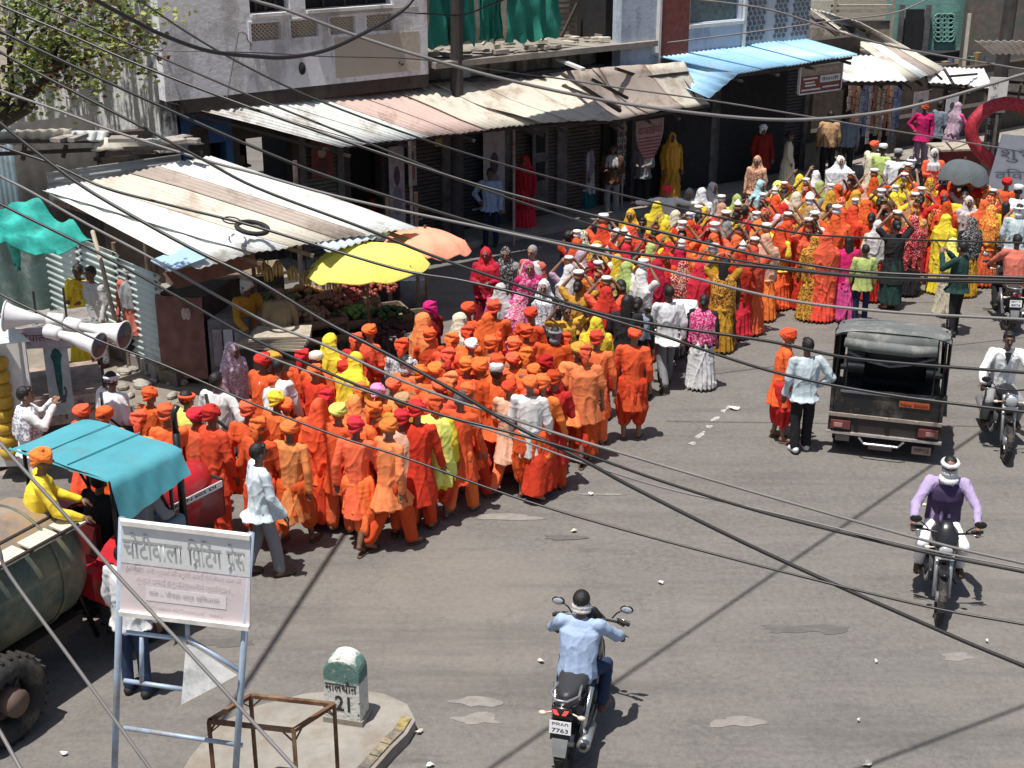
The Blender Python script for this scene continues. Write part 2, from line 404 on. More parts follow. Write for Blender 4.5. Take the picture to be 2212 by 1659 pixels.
# traffic island with its kerb
isl = [Pz(U, V)[:2] for U, V in ((330, 1800), (415, 1659), (470, 1590), (560, 1548), (660, 1522), (760, 1512), (830, 1522), (880, 1545), (898, 1580), (880, 1610), (850, 1640), (780, 1720), (700, 1800), (500, 1900))]
mb = MB(); mb.prism(isl, 0, .13); island = mb.build('traffic_island', M_CONC, kind='structure')
def kerb(poly, idx, m, name, inset=.10):
    mb = MB()
    for a, b in zip(idx[:-1], idx[1:]):
        p, q = Vector((*poly[a], 0)), Vector((*poly[b], 0)); n = 3
        for i in range(n):
            u = p.lerp(q, i / n + .01); v = p.lerp(q, (i + 1) / n - .01); d = (v - u).normalized(); o = Vector((-d.y, d.x, 0))
            h = .15 + .02 * noise.noise(u * 3)
            x = MB(); x.frame_box(u - o * .04, v - u, o * -.1, (0, 0, h)); x.build(name, m, island)
kerb(isl, [9, 10, 11, 12, 13], M_KERB, 'kerb_stone'); kerb(isl, [8, 9], M_KERBY, 'kerb_stone')

# ================================================================ street-front buildings
def wall_open(s0, s1, z0, z1, holes, t0, t1):
    """wall slab with rectangular openings, pieces butted together"""
    mb = MB(); ss = sorted({s0, s1, *[h[0] for h in holes], *[h[1] for h in holes]}); zs = sorted({z0, z1, *[h[2] for h in holes], *[h[3] for h in holes]})
    for a, b in zip(ss[:-1], ss[1:]):
        for c, d in zip(zs[:-1], zs[1:]):
            if not any(h[0] <= a and b <= h[1] and h[2] <= c and d <= h[3] for h in holes): mb.fbox(a, b, t0, t1, c, d)
    return mb
def FV(U, V, t=0.0): return Fr(U, V, t)
# -- white concrete building (upper floors)
B = thing('concrete_building', 'tall stained white concrete building with lattice vents above the long tin awning', 'building')
s0, s1 = -8.5, -2.9
ZT = 6.2
zb = 3.72
vent = []
for (u0, u1, v0, v1) in ((540, 606, 48, 82), (626, 688, 46, 78), (711, 768, 39, 74), (790, 848, 34, 64)):
    a, zt = FV(u0, v0); b, z2 = FV(u1, v1); vent.append((a, b, z2, zt))
zm = (sum(v[3] for v in vent) / 4, sum(v[2] for v in vent) / 4)
vent = [(a, b, zm[1], zm[0]) for a, b, _, _ in vent]
wa, wz = FV(540, 28); wb, _ = FV(626, 25); wc, _ = FV(660, 22); wd, _ = FV(846, 12)
wins = [(wa, wb, 5.14, 6.6), (wc, wd, 5.14, 6.6)]
wall_open(s0, s1, zb, ZT, vent + wins, -.3, 0.0).build('wall', M_WHITEW, B)
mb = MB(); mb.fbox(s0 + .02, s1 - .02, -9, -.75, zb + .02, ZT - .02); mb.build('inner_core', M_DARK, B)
mb = MB(); mb.fbox(s0 - .01, s0 + .3, -9, -.3, 0, ZT); mb.build('side_wall', M_STREAK, B)
mb = MB(); mb.fbox(s1 - .3, s1 + .005, -9, -.3, zb, ZT); mb.build('side_wall', M_WHITEW, B)
mb = MB(); mb.fbox(s0, s1, -9, 0.02, ZT, ZT + .25); mb.build('roof_slab', M_CONC, B)
mb = MB(); mb.fbox(s0 + .3, s1, -.6, .0, zb - .25, zb - .003); mb.build('soffit_beam', M_DARKB, B)
for i, (a, b, z0, z1) in enumerate(vent):
    g = MB(); n = 7
    for k in range(-4, n + 6):
        for sg in (1, -1):
            p = a + (b - a) * k / n; pts = []
            # diagonal slats clipped to the opening
            dz = z1 - z0; x0, x1 = p, p + sg * dz * 1.1
            def cl(x): return min(max(x, a), b)
            xa, xb = cl(x0), cl(x1)
            if abs(xa - xb) < .02: continue
            za = z0 + dz * (xa - x0) / (x1 - x0); zc = z0 + dz * (xb - x0) / (x1 - x0)
            g.bar(FP(xa, -.1 - .012 * (sg > 0), za), FP(xb, -.1 - .012 * (sg > 0), zc), .035, .03)
    fr = g.build('lattice_vent', M_BEIGEP, B)
    q = MB(); q.fbox(a - .05, b + .05, .002, .03, z1, z1 + .04); q.fbox(a - .05, a, .002, .03, z0, z1); q.fbox(b, b + .05, .002, .03, z0, z1); q.build('vent_frame', M_WHITEW, fr)
for a, b, z0, z1 in wins:
    q = MB(); q.fbox(a, b, -.04, .09, z0 - .06, z0); f = q.build('window', M_WHITEW, B)
    q = MB(); q.fbox(a, b, -.24, -.22, z0, z1); q.build('pane', M_DARK, f)
    q = MB()
    for k in range(1, 4): q.fbox(a + (b - a) * k / 4 - .02, a + (b - a) * k / 4 + .02, -.2, -.16, z0, z1)
    q.build('window_bars', M_DARKB, f)
# unpainted plaster areas standing slightly proud
a, z1 = FV(722, 82); b, _ = FV(905, 80)
q = MB(); q.fbox(a, b, .001, .007, zb + .1, zm[1] - .06); q.build('plaster_patch', M_BEIGEP, B)
q = MB(); q.fbox(a - .05, b, .001, .007, zm[0] + .05, 5.06); q.build('plaster_patch', M_BEIGEP, B)
# broken hole and spout
p = FV(652, 148); q = MB(); q.ell(FP(p[0], .01, p[1]), (.07, .07, .12), 8, 6); q.build('wall_hole', M_DARK, B)
p = FV(863, 135); q = MB(); q.tube([FP(p[0], -.02, p[1]), FP(p[0], .12, p[1] - .02)], .025, 8); q.build('water_spout', M_DARKB, B)
# drain wire along the wall
q = MB(); pts = [FP(FV(U, V)[0], .05, FV(U, V)[1]) for U, V in ((513, 70), (520, 68), (530, 74), (532, 85), (540, 95), (538, 108))]; q.tube(pts, .012, 5)
q.tube([FP(FV(U, V)[0], .05, FV(U, V)[1]) for U, V in ((513, 70), (500, 140), (487, 215))], .012, 5); q.build('hanging_wire', M_CABLEG, B)

# -- net-covered old building behind the pole
B2 = thing('netted_building', 'old masonry building hung with green shade netting above a stained concrete ledge', 'building')
mb = wall_open(-2.85, 3.2, 3.4, 6.9, [(-1.6, -.9, 4.6, 6.5), (1.15, 1.75, 4.75, 6.5)], -2.2, -1.9); mb.build('wall', M_OLDW, B2)
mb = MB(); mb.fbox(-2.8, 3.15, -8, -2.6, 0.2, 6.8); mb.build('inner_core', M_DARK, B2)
sl = MB()
a0 = -2.8; a1 = 3.15
for i in range(12):
    p, q_ = a0 + (a1 - a0) * i / 12, a0 + (a1 - a0) * (i + 1) / 12
    sl.fbox(p, q_ + .001, -1.9, .12 + .10 * noise.noise(Vector((i, 2, 0))), 3.82 + .02 * noise.noise(Vector((i, 0, 5))), 3.94 + .05 * noise.noise(Vector((i, 7, 0))))
sl.build('ledge', M_CONC, B2)
mb = MB(); mb.fbox(-2.8, 3.15, -1.0, -.9, 3.0, 3.81); mb.build('beam_wall', M_OLDW, B2)
# rubble lying on the ledge
for i in range(26):
    s_ = random.uniform(-2.6, 3.0); q = MB(); z_ = 4.0
    q.box(FP(s_, random.uniform(-1.0, .0), z_ + .02), (random.uniform(.12, .4), random.uniform(.1, .25), random.uniform(.03, .09)), random.uniform(0, 3)); q.build('rubble_piece', random.choice([M_CONC, M_OLDW, M_CREAM]), B2)
for i in range(7):
    s_ = -2.5 + i * .82 + random.uniform(-.1, .1); q = MB(); q.fbox(s_, s_ + random.uniform(.25, .45), -.9, -.78, 3.35 + random.uniform(0, .15), 3.72); q.build('stone_block', random.choice([M_WHITEW, M_OLDW, M_CONC]), B2)
q = MB()
for k in range(7): q.bar(FP(1.55, -1.7, 4.1 + k * .12), FP(2.0, -1.4, 4.12 + k * .12), .03, .05)
q.bar(FP(1.55, -1.7, 4.0), FP(1.55, -1.7, 5.0), .05); q.bar(FP(2.0, -1.4, 4.0), FP(2.0, -1.4, 5.0), .05); q.bar(FP(1.5, -1.3, 4.0), FP(1.95, -1.3, 4.7), .06); q.build('shutter_leaf', M_DARKB, B2)
def net_mat():
    m, nt, bs = base('green_net'); c = mix(nt, nz(nt, 2.5, 4), (.015, .18, .13), (.04, .38, .28))
    c = mix(nt, ramp(nt, nz(nt, 40, 2, .5, (1, 1, 4)), [(.45, 0.0), (.6, .5)]), c, (.01, .09, .075))
    nt.links.new(c, bs.inputs['Base Color']); bs.inputs['Roughness'].default_value = .9; bump(nt, bs, nz(nt, 6, 3, .5, (1, 1, .3)), .6, .05); return m
M_NET = net_mat()
def drape(name, lab, sa, sb, za, zb_, t, m, n=34, rows=12, amp=.08, ragged=.12, cat='shade net'):
    mb = MB(); vs = []
    for j in range(rows + 1):
        v = j / rows
        for i in range(n + 1):
            u = i / n; s_ = sa + (sb - sa) * u + .04 * math.sin(v * 5 + u * 9)
            dz = (za + (zb_ - za) * v) - (ragged * noise.noise(Vector((u * 9, sa, 1))) if j == rows else 0)
            tt = t + amp * math.sin(u * 23 + 2 * math.sin(v * 3)) * (.4 + .6 * v) + .1 * noise.noise(Vector((u * 4, v * 4, sa)))
            vs.append(FP(s_, tt, dz))
    k = len(vs); fs = []
    for j in range(rows):
        for i in range(n): a = j * (n + 1) + i; fs.append((a, a + 1, a + n + 2, a + n + 1)); fs.append((a + k, a + n + 1 + k, a + n + 2 + k, a + 1 + k))
    mb.add(vs + [v - NV * .012 for v in vs], fs); return mb.build(name, m, None, True, label=lab, cat=cat)
drape('shade_net', 'dark green shade net hanging left of the electric pole on the old building', FV(930, 60)[0] + .05, FV(1005, 60)[0] + .35, 6.2, 4.22, -.15, M_NET, 24)
drape('shade_net', 'dark green shade net hanging in the middle over the rubble ledge', FV(1010, 60)[0] + .5, FV(1075, 60)[0] + .35, 6.2, 4.25, -.3, M_NET, 24)
drape('shade_net', 'larger dark green shade net bundled right of the lattice block on the old building', FV(1098, 60)[0], FV(1218, 60)[0], 6.2, 4.18, -.1, M_NET, 40, amp=.1)
q = MB(); jl = thing('lattice_block', 'broken pale lattice block between two green nets', 'lattice screen')
ja, jb = FV(1078, 60)[0], FV(1096, 60)[0] + .1
for k in range(5):
    for sg in (0, 1): q.bar(FP(ja if not sg else jb, -.6, 4.1 + k * .28), FP(jb if not sg else ja, -.6, 4.38 + k * .28), .05, .05)
q.build('slats', M_CREAM, jl)

# -- blue building with red column
B3 = thing('blue_building', 'pale blue building with a red brown column, tinted window and patterned tile wall', 'building')
sa, sb, sc_, sd, se = 2.2, FV(1426, 40)[0], FV(1487, 40)[0], FV(1607, 40)[0], 8.2
wz0 = 4.22
wall_open(sa, sb, 3.1, ZT, [], -.35, -.05).build('wall', M_BLUEW, B3)
mb = MB(); mb.fbox(sb, sc_, -.35, .04, 3.1, ZT); mb.build('red_column', mat('red_stone', (.22, .06, .045), .7, var=.35, scale=8), B3)
mb = MB(); mb.fbox(sb - .06, sb, -.35, .06, 3.1, ZT); mb.build('column_trim', M_WHITE, B3)
wall_open(sc_, sd, 3.1, ZT, [(sc_ + .05, sd - .1, wz0, 6.4)], -.35, -.0).build('wall', M_BLUEW, B3)
q = MB(); q.fbox(sc_, sd + .03, .002, .07, wz0 - .1, wz0 - .02); q.fbox(sd - .05, sd + .03, .002, .07, 3.1, 6.4); wf = q.build('window', M_WHITE, B3)
q = MB(); q.fbox(sc_ + .05, sd - .1, -.2, -.17, wz0, 6.4); q.build('pane', mat('tinted_glass', (.10, .16, .17), .25, var=.5, scale=9), wf)
wall_open(sd, se, 3.1, ZT, [], -.35, -.02).build('tile_wall', mat('grey_tile', (.36, .39, .43), .5, var=.1), B3)
mt = mat('dark_tile', (.10, .10, .11), .45, var=.3)
tl = MB(); first = None
nb = 0
for j in range(16):
    for i in range(14):
        s_ = sd + .1 + i * ((se - sd - .15) / 14) + (.06 if j % 2 else 0); z_ = 3.75 + j * .115
        if s_ + .12 > se or (i in (4, 5, 9)): continue
        pts = [FP(s_ + .065 + .055 * math.cos(a), -.015, z_ + .055 * math.sin(a)) for a in [k * math.pi / 3 + .5 for k in range(6)]]
        if nb < 200 and z_ < 5.3: q = MB(); q.slab(pts[::-1], -.012); q.build('tile', mt, B3); nb += 1
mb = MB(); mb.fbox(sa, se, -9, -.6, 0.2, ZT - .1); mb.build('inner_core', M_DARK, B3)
mb = MB(); mb.fbox(sa, se, -9, -.02, ZT - .1, ZT); mb.build('roof_slab', M_CONC, B3)
mb = MB(); mb.fbox(se - .3, se, -9, -.6, 3.1, ZT - .12); mb.build('side_wall', M_BLUEW, B3)

# -- far buildings on the right
B4 = thing('green_building', 'sea green building with dark barred doorway behind the sloping sheds', 'building')
gt = -.3
def FR4(U, V, y): return Py(U, V, y)
yb = 44.0
def wallY(U0, U1, V0, V1, y, th, name, m, parent):
    a, b = Py(U0, V1, y), Py(U1, V0, y); q = MB(); q.frame_box((a.x, y, a.z), (b.x - a.x, 0, 0), (0, th, 0), (0, 0, b.z - a.z)); return q.build(name, m, parent)
wallY(1900, 2130, -220, 262, yb, .4, 'wall', M_GREENW, B4)
d = wallY(1945, 1998, 20, 165, yb - .12, .1, 'doorway', M_DARK, B4); wallY(1940, 1946, 10, 170, yb - .18, .1, 'door_post', M_SHOPW, d); wallY(1997, 2003, 10, 170, yb - .18, .1, 'door_post', M_SHOPW, d)
wallY(1950, 1994, 112, 116, yb - .2, .06, 'shelf', M_SHOPW, d)
w4 = wallY(2022, 2062, 33, 82, yb - .08, .07, 'window', M_DARK, B4)
for k in range(5):
    for U in (2028, 2040, 2052):
        a = Py(U, 40 + k * 10, yb - .12); q = MB(); q.torus(a, .14, .03, (0, 1, 0), 10, 5); q.build('grille_ring', M_GREENW, w4)
wallY(1900, 2140, 170, 180, yb - .3, .3, 'ledge', M_CREAM, B4)
B5 = thing('balcony_house', 'weathered yellowish house with wooden balcony rail at upper right', 'house')
wallY(1690, 1945, -220, 60, 46.5, .4, 'wall', M_BEIGEP, B5)
bal = wallY(1800, 1928, 45, 108, 43.0, .1, 'balcony_panel', mat('ochre_board', (.3, .26, .19), .85, dirt=(.14, .12, .09)), B5)
for V in (10, 22, 108): wallY(1795, 1932, V, V + 5, 42.9, .14, 'balcony_rail', M_WOODL, B5)
for U in (1800, 1925): wallY(U, U + 6, -20, 110, 42.8, .1, 'balcony_post', M_WOODL, B5)
wallY(1740, 1800, 0, 28, 42.9, .2, 'parapet', M_CREAM, B5)
B6 = thing('brown_house', 'brown shaded house with a small tin canopy at the right edge', 'house')
wallY(2065, 2600, -220, 262, 43.2, .4, 'wall', mat('brown_plaster', (.16, .13, .11), .9, var=.3, dirt=(.1, .12, .11)), B6)
mb = MB(); a, b, c, d_ = Pz(2110, 88, 4.2), Pz(2300, 88, 4.2), Pz(2300, 118, 3.6), Pz(2155, 118, 3.6); mb.corr(Pz(2105, 88, 4.2), b, Pz(2300, 118, 3.6), Pz(2140, 116, 3.6), 12, .02); mb.build('canopy', T_WHITE, B6)
wallY(2085, 2092, 30, 150, 42.6, .08, 'pole', M_CREAM, B6)
# background mass closing the street behind everything
mb = MB(); mb.box((25, 60, 7), (90, 4, 14)); mb.build('far_wall', M_OLDW, None, label='plain weathered wall closing the view behind all the other houses', cat='wall')
mb = MB(); mb.box((-26, 42, 6), (26, .6, 12), R(-20)); mb.build('far_wall', M_STREAK, None, label='streaked grey boundary wall behind the leafy tree', cat='wall')
# ================================================================ shops under the awnings
def post(name, p, q, r, m, parent=None, **kw):
    mb = MB(); mb.tube([p, q], r, 8); return mb.build(name, m, parent, **kw)
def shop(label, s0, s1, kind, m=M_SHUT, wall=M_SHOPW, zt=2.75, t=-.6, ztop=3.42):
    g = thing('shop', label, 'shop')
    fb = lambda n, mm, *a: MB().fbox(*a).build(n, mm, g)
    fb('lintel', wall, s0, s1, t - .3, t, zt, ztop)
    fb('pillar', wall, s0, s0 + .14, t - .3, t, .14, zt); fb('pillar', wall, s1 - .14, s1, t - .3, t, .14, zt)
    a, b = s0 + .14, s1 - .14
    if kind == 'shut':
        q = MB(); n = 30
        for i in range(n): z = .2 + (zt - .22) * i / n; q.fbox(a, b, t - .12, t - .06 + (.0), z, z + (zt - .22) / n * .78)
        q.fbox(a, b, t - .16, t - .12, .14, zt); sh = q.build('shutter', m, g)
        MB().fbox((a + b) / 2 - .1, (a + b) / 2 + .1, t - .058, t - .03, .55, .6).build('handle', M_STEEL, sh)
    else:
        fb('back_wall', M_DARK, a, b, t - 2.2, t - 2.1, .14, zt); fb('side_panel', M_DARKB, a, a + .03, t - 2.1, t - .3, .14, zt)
        fb('counter', M_DARKB, a + .1, b - .1, t - .8, t - .4, .14, .95)
        fb('shelf', M_WOOD, a + .1, b - .1, t - 2.0, t - 1.7, 1.2, 1.24); fb('shelf', M_WOOD, a + .1, b - .1, t - 2.0, t - 1.7, 1.8, 1.84)
        for k in range(int((b - a) * 3)):
            for z in (1.24, 1.84):
                h = random.uniform(.15, .35); MB().fbox(a + .15 + k * .3, a + .15 + k * .3 + random.uniform(.1, .22), t - 1.95, t - 1.78, z, z + h).build('goods_box', mat('goods%d' % (k % 5), [(.3, .2, .1), (.1, .14, .25), (.35, .3, .2), (.25, .07, .06), (.15, .22, .14)][k % 5], .7), g)
    return g
def us(U, V=330, t=-.6): return Fr(U, V, t)[0]
bs_ = [us(u, v) for u, v in ((395, 330), (505, 340), (650, 400), (745, 400), (838, 380), (968, 360), (1090, 340), (1215, 320), (1325, 310), (1375, 300), (1545, 290), (1745, 260), (1845, 250), (1935, 240), (2060, 230), (2180, 220))]
BLUEIN = mat('blue_painted_wall', (.03, .10, .26), .7, var=.2)
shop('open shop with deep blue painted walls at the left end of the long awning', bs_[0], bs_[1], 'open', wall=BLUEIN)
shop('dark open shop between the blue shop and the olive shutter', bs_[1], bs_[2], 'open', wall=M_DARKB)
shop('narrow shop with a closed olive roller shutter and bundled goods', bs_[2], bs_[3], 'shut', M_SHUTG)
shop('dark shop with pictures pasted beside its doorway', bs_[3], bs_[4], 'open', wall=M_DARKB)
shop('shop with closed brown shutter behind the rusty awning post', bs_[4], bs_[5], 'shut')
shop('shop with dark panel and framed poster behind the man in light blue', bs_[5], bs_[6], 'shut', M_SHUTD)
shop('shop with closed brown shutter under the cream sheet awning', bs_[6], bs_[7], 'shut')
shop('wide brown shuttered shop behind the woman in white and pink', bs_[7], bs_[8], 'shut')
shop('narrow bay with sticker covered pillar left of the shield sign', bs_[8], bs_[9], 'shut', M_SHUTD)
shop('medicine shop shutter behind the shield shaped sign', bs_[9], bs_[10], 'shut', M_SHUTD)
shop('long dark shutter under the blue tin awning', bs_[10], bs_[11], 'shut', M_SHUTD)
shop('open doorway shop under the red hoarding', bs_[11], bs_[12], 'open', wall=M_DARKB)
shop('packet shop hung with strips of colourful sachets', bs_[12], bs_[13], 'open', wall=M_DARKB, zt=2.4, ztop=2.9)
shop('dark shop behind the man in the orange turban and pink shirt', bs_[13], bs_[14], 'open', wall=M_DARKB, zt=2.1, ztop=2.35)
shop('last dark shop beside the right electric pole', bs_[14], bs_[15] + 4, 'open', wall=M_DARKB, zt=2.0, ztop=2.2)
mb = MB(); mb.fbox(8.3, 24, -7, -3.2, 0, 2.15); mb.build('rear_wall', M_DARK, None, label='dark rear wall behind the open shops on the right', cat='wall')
# hanging posters and banners (flat prints)
def poster(label, U0, V0, U1, V1, t, m, art=None, name='poster', cat='poster', slant=0):
    a, z1 = Fr(U0, V0, t); b, z0 = Fr(U1, V1, t); g = thing(name, label, cat)
    MB().fbox(a, b, t, t + .012, z0, z1).build('sheet', m, g)
    if art: art(g, a, b, z0, z1, t + .012)
    return g
def portrait(c1, c2):
    def f(g, a, b, z0, z1, t):
        w = b - a; h = z1 - z0; M1, M2 = mat('print_%s' % str(c1), c1, .7, var=.3), mat('print_%s' % str(c2), c2, .7, var=.3)
        def disc(cx, cz, rx, rz, m, dt, nm):
            q = MB(); q.add([FP(a + w * cx + rx * math.cos(k * .4488), t + dt, z0 + h * cz + rz * math.sin(k * .4488)) for k in range(14)], [tuple(range(14))]); q.build(nm, m, g)
        disc(.5, .62, w * .2, h * .13, M1, .003, 'printed_face'); disc(.5, .3, w * .32, h * .2, M2, .004, 'printed_robe')
    return f
def textlines(lines, m, mar=.08):
    def f(g, a, b, z0, z1, t):
        h = (z1 - z0) / (len(lines) + .3)
        for i, s in enumerate(lines):
            text(s, 'lettering', m, g, FP(a + (b - a) * mar, t + .002, z1 - h * (i + 1) + h * .12), EV, (0, 0, 1), (b - a) * (1 - 2 * mar), h * .7, .0)
    return f
M_PINKP = mat('faded_pink_print', (.42, .36, .36), .8); M_REDP = mat('maroon_print', (.25, .05, .05), .8); M_INK = mat('dark_ink', (.04, .03, .035), .8)
poster('pale poster with a dark printed portrait beside the rusty awning post', 838, 318, 876, 480, -.5, M_PINKP, portrait((.1, .06, .07), (.25, .2, .25)))
poster('narrow pale poster right of the portrait poster', 880, 300, 900, 400, -.5, M_PINKP, portrait((.12, .08, .08), (.3, .1, .08)))
poster('grey hanging sheet with dark oval print beside the man in light blue', 1043, 285, 1090, 460, -.45, M_PINKP, portrait((.08, .05, .06), (.2, .17, .18)))
poster('grey door panel with two dark square windows', 1150, 272, 1183, 450, -.5, M_SHOPW, lambda g, a, b, z0, z1, t: [MB().fbox(a + .1, b - .1, t, t + .01, z0 + (z1 - z0) * q, z0 + (z1 - z0) * (q + .22)).build('panel_window', M_DARK, g) for q in (.35, .68)])
poster('strip of pale stickers running down the shutter pillar', 1333, 265, 1350, 400, -.5, M_SHOPW, textlines(['***', 'ooo', '###', 'oo', '**'], M_PAPER, .05))
poster('small yellow notice hanging under the long awning', 940, 300, 955, 315, -.2, mat('ochre_paper', (.5, .36, .1), .8), None, 'notice', 'notice')
poster('small red plaque in the shadow of the long awning', 670, 300, 720, 380, -.55, mat('dark_red_board', (.2, .05, .04), .8), portrait((.4, .3, .25), (.1, .03, .03)), 'wall_board', 'board')
# shield shaped medicine sign
sg = thing('shield_sign', 'pink shield shaped medicine sign with dark Hindi letters under the brown awning', 'sign')
a, z1 = Fr(1372, 262, .6); b, _ = Fr(1433, 250, .6); zt = z1; h = .98
prof = [(0, 0), (.02, -.35), (.12, -.62), (.3, -.85), (.5, -1), (.7, -.85), (.88, -.62), (.98, -.35), (1, 0)]
q = MB(); q.slab([FP(a + (b - a) * x, .6, zt + h * y) for x, y in prof], .03); q.build('board', mat('faded_rose_board', (.34, .21, .2), .7, var=.2), sg)
text('दवाईयां', 'lettering', M_REDP, sg, FP(a + .08, .64, zt - .34), EV, (0, 0, 1), (b - a) * .85, .24)
q = MB()
for k in range(7):
    x = .1 + .04 * max(0, k - 2) ** 1.5 * .6; q.fbox(a + (b - a) * x, b - (b - a) * x, .632, .638, zt - .42 - k * .075, zt - .42 - k * .075 + .03)
q.build('text_rules', M_REDP, sg)
# red hoarding under the blue awning
hb = thing('hoarding', 'rust red hoarding with cream Hindi heading and little product pictures under the blue awning', 'sign')
tH = 1.0; a, z1 = Fr(1727, 145, tH); b, z0 = Fr(1811, 200, tH); z0 = Fr(1727, 202, tH)[1]
MB().fbox(a, b, tH, tH + .05, z0, z1).build('board', mat('rust_red_board', (.22, .06, .05), .7), hb)
q = MB(); q.fbox(a - .03, a, tH, tH + .07, z0, z1); q.fbox(b, b + .03, tH, tH + .07, z0, z1); q.fbox(a, b, tH, tH + .07, z0 - .03, z0); q.fbox(a, b, tH, tH + .07, z1, z1 + .03); q.build('frame', M_WHITE, hb)
MB().fbox(a, b, tH + .051, tH + .055, z1 - (z1 - z0) * .36, z1).build('heading_band', mat('tan_band', (.36, .26, .2), .7), hb)
text('पवन कंगन स्टोर', 'lettering', M_CREAM, hb, FP(a + .1, tH + .058, z1 - (z1 - z0) * .3), EV, (0, 0, 1), (b - a) * .85, (z1 - z0) * .22)
MB().fbox(a + (b - a) * .48, b - .04, tH + .052, tH + .056, z0 + (z1 - z0) * .33, z0 + (z1 - z0) * .6).build('picture_strip', M_PAPER, hb)
text('वैशाली', 'lettering', M_INK, hb, FP(a + (b - a) * .52, tH + .058, z0 + (z1 - z0) * .38), EV, (0, 0, 1), (b - a) * .4, (z1 - z0) * .16)
for k, (x0, x1, zz) in enumerate(((.08, .42, .5), (.12, .35, .35), (.12, .38, .24), (.05, .5, .08), (.55, .95, .12))): MB().fbox(a + (b - a) * x0, a + (b - a) * x1, tH + .051, tH + .055, z0 + (z1 - z0) * zz, z0 + (z1 - z0) * (zz + .06)).build('text_rule', M_PAPER, hb)
# strips of sachets
cols = [(.45, .35, .3), (.4, .16, .08), (.5, .3, .2), (.15, .2, .32), (.1, .15, .3), (.4, .38, .36), (.3, .08, .08), (.45, .4, .2)]
for k in range(13):
    U = 1838 + k * 9; a, z1 = Fr(U, 178 + (k % 3) * 3, -.2); g = thing('sachet_strip', 'hanging strip of %s packets, %s from the left at the packet shop' % (['cream', 'rust', 'peach', 'blue', 'navy', 'white', 'maroon', 'yellow'][k % 8], ['first', 'second', 'third', 'fourth', 'fifth', 'sixth', 'seventh', 'eighth', 'ninth', 'tenth', 'eleventh', 'twelfth', 'last'][k]), 'packets', FP(a, -.2, z1), group='strips of sachets hung at the packet shop')
    g.rotation_euler = (0, 0, FA)
    for j in range(7 + k % 3):
        MB().box((0, random.uniform(-.02, .02), -.1 - j * .17), (.13, .02, .15)).build('packet', mat('packet%d' % (k % 8), cols[k % 8], .35, var=.5, scale=14), g)
for i, (U0, V0, U1, V1, m_, lab) in enumerate([(1660, 260, 1695, 290, M_SHUTD, ''), (1882, 232, 1915, 262, mat('green_yellow_print', (.25, .32, .06), .7, var=.9, scale=9), 'green and yellow printed board below the sachet strips'), (1975, 200, 2000, 260, M_PINKP, 'grey poster on the dark wall right of the sachets'), (2045, 208, 2065, 262, M_PAPER, 'pale paper poster behind the pink shirted man'), (1740, 310, 1765, 395, M_SHUTG, 'tall grey notice board leaning by the doorway men')]):
    if lab: poster(lab, U0, V0, U1, V1, -.45, m_, portrait((.1, .09, .1), (.2, .18, .2)), 'wall_board', 'board')

# ================================================================ awnings
def awning(name, label, quad, panels, posts=(), waves=6, amp=.018, cat='awning', wob=.03, sag=0.0, rows=4, rafters=True, pm=M_POSTW, rm=M_DARKB):
    """quad: back left, back right, front right, front left (world); panels: [(fraction, material)]"""
    bl, br, fr, fl = quad; g = thing(name, label, cat); x = 0
    for k, (w_, m) in enumerate(panels):
        u0, u1 = x, x + w_; x = u1; up = Vector((0, 0, .012 * (k % 2)))
        q = MB(); q.corr(bl.lerp(br, u0) + up, bl.lerp(br, min(1, u1 + .01)) + up, fl.lerp(fr, min(1, u1 + .01)) + up, fl.lerp(fr, u0) + up, max(1, waves * w_ * len(panels)), amp, rows, 4, .008, wob, sag)
        q.build('roof_sheet', m, g, True)
    if rafters:
        dz = Vector((0, 0, -.09 - amp - wob * .5))
        for v in (.12, .9): MB().bar(bl.lerp(fl, v) + dz, br.lerp(fr, v) + dz, .06, .06).build('purlin', rm, g)
        for u in (.05, .35, .65, .95): MB().bar(bl.lerp(br, u) + dz * 1.6, fl.lerp(fr, u) + dz * 1.6, .05, .06).build('rafter', rm, g)
    for (U, Vb, r_, m) in posts:
        b = Pz(U, Vb, 0); u = 0
        best = min((abs((fl.lerp(fr, k / 60) - b).xy.length), k) for k in range(61)); top = fl.lerp(fr, best[1] / 60)
        post('post', Vector((b.x, b.y, 0)), Vector((b.x, b.y, top.z - .1 + .15)), r_, m, g)
    return g
awning('tin_awning', 'long tin awning of white and pinkish corrugated sheets below the white building',
       (Pz(366, 222, 3.66), Pz(1000, 176, 3.42), Pz(1172, 267, 2.68), Pz(732, 318, 2.68)),
       [(.13, T_WHITE), (.14, T_WHITE), (.15, T_WHITE), (.14, T_PINK), (.14, T_PINK), (.15, T_CREAM), (.15, T_CREAM)],
       [(1110, 530, .03, M_POSTW), (893, 600, .03, M_POSTW), (654, 660, .045, M_POSTW)], waves=5)
awning('patched_awning', 'cream and tan patched sheet awning right of the electric pole',
       (Pz(935, 182, 3.45), Pz(1215, 165, 3.4), Pz(1345, 256, 2.75), Pz(1165, 268, 2.72)), [(.34, T_CREAM), (.33, T_CREAM), (.33, T_CREAM)], waves=3, amp=.01, wob=.10, sag=.05, rows=8)
awning('brown_awning', 'sagging brown tarpaulin and sheet awning under the ledge',
       (Pz(1185, 160, 3.45), Pz(1480, 130, 3.5), Pz(1538, 222, 2.6), Pz(1338, 256, 2.5)), [(.3, T_BROWN), (.4, T_BROWN), (.3, T_CREAM)], [(1463, 420, .025, M_POSTW), (1342, 462, .025, M_POSTW)], waves=3, amp=.01, wob=.12, sag=.08, rows=8)
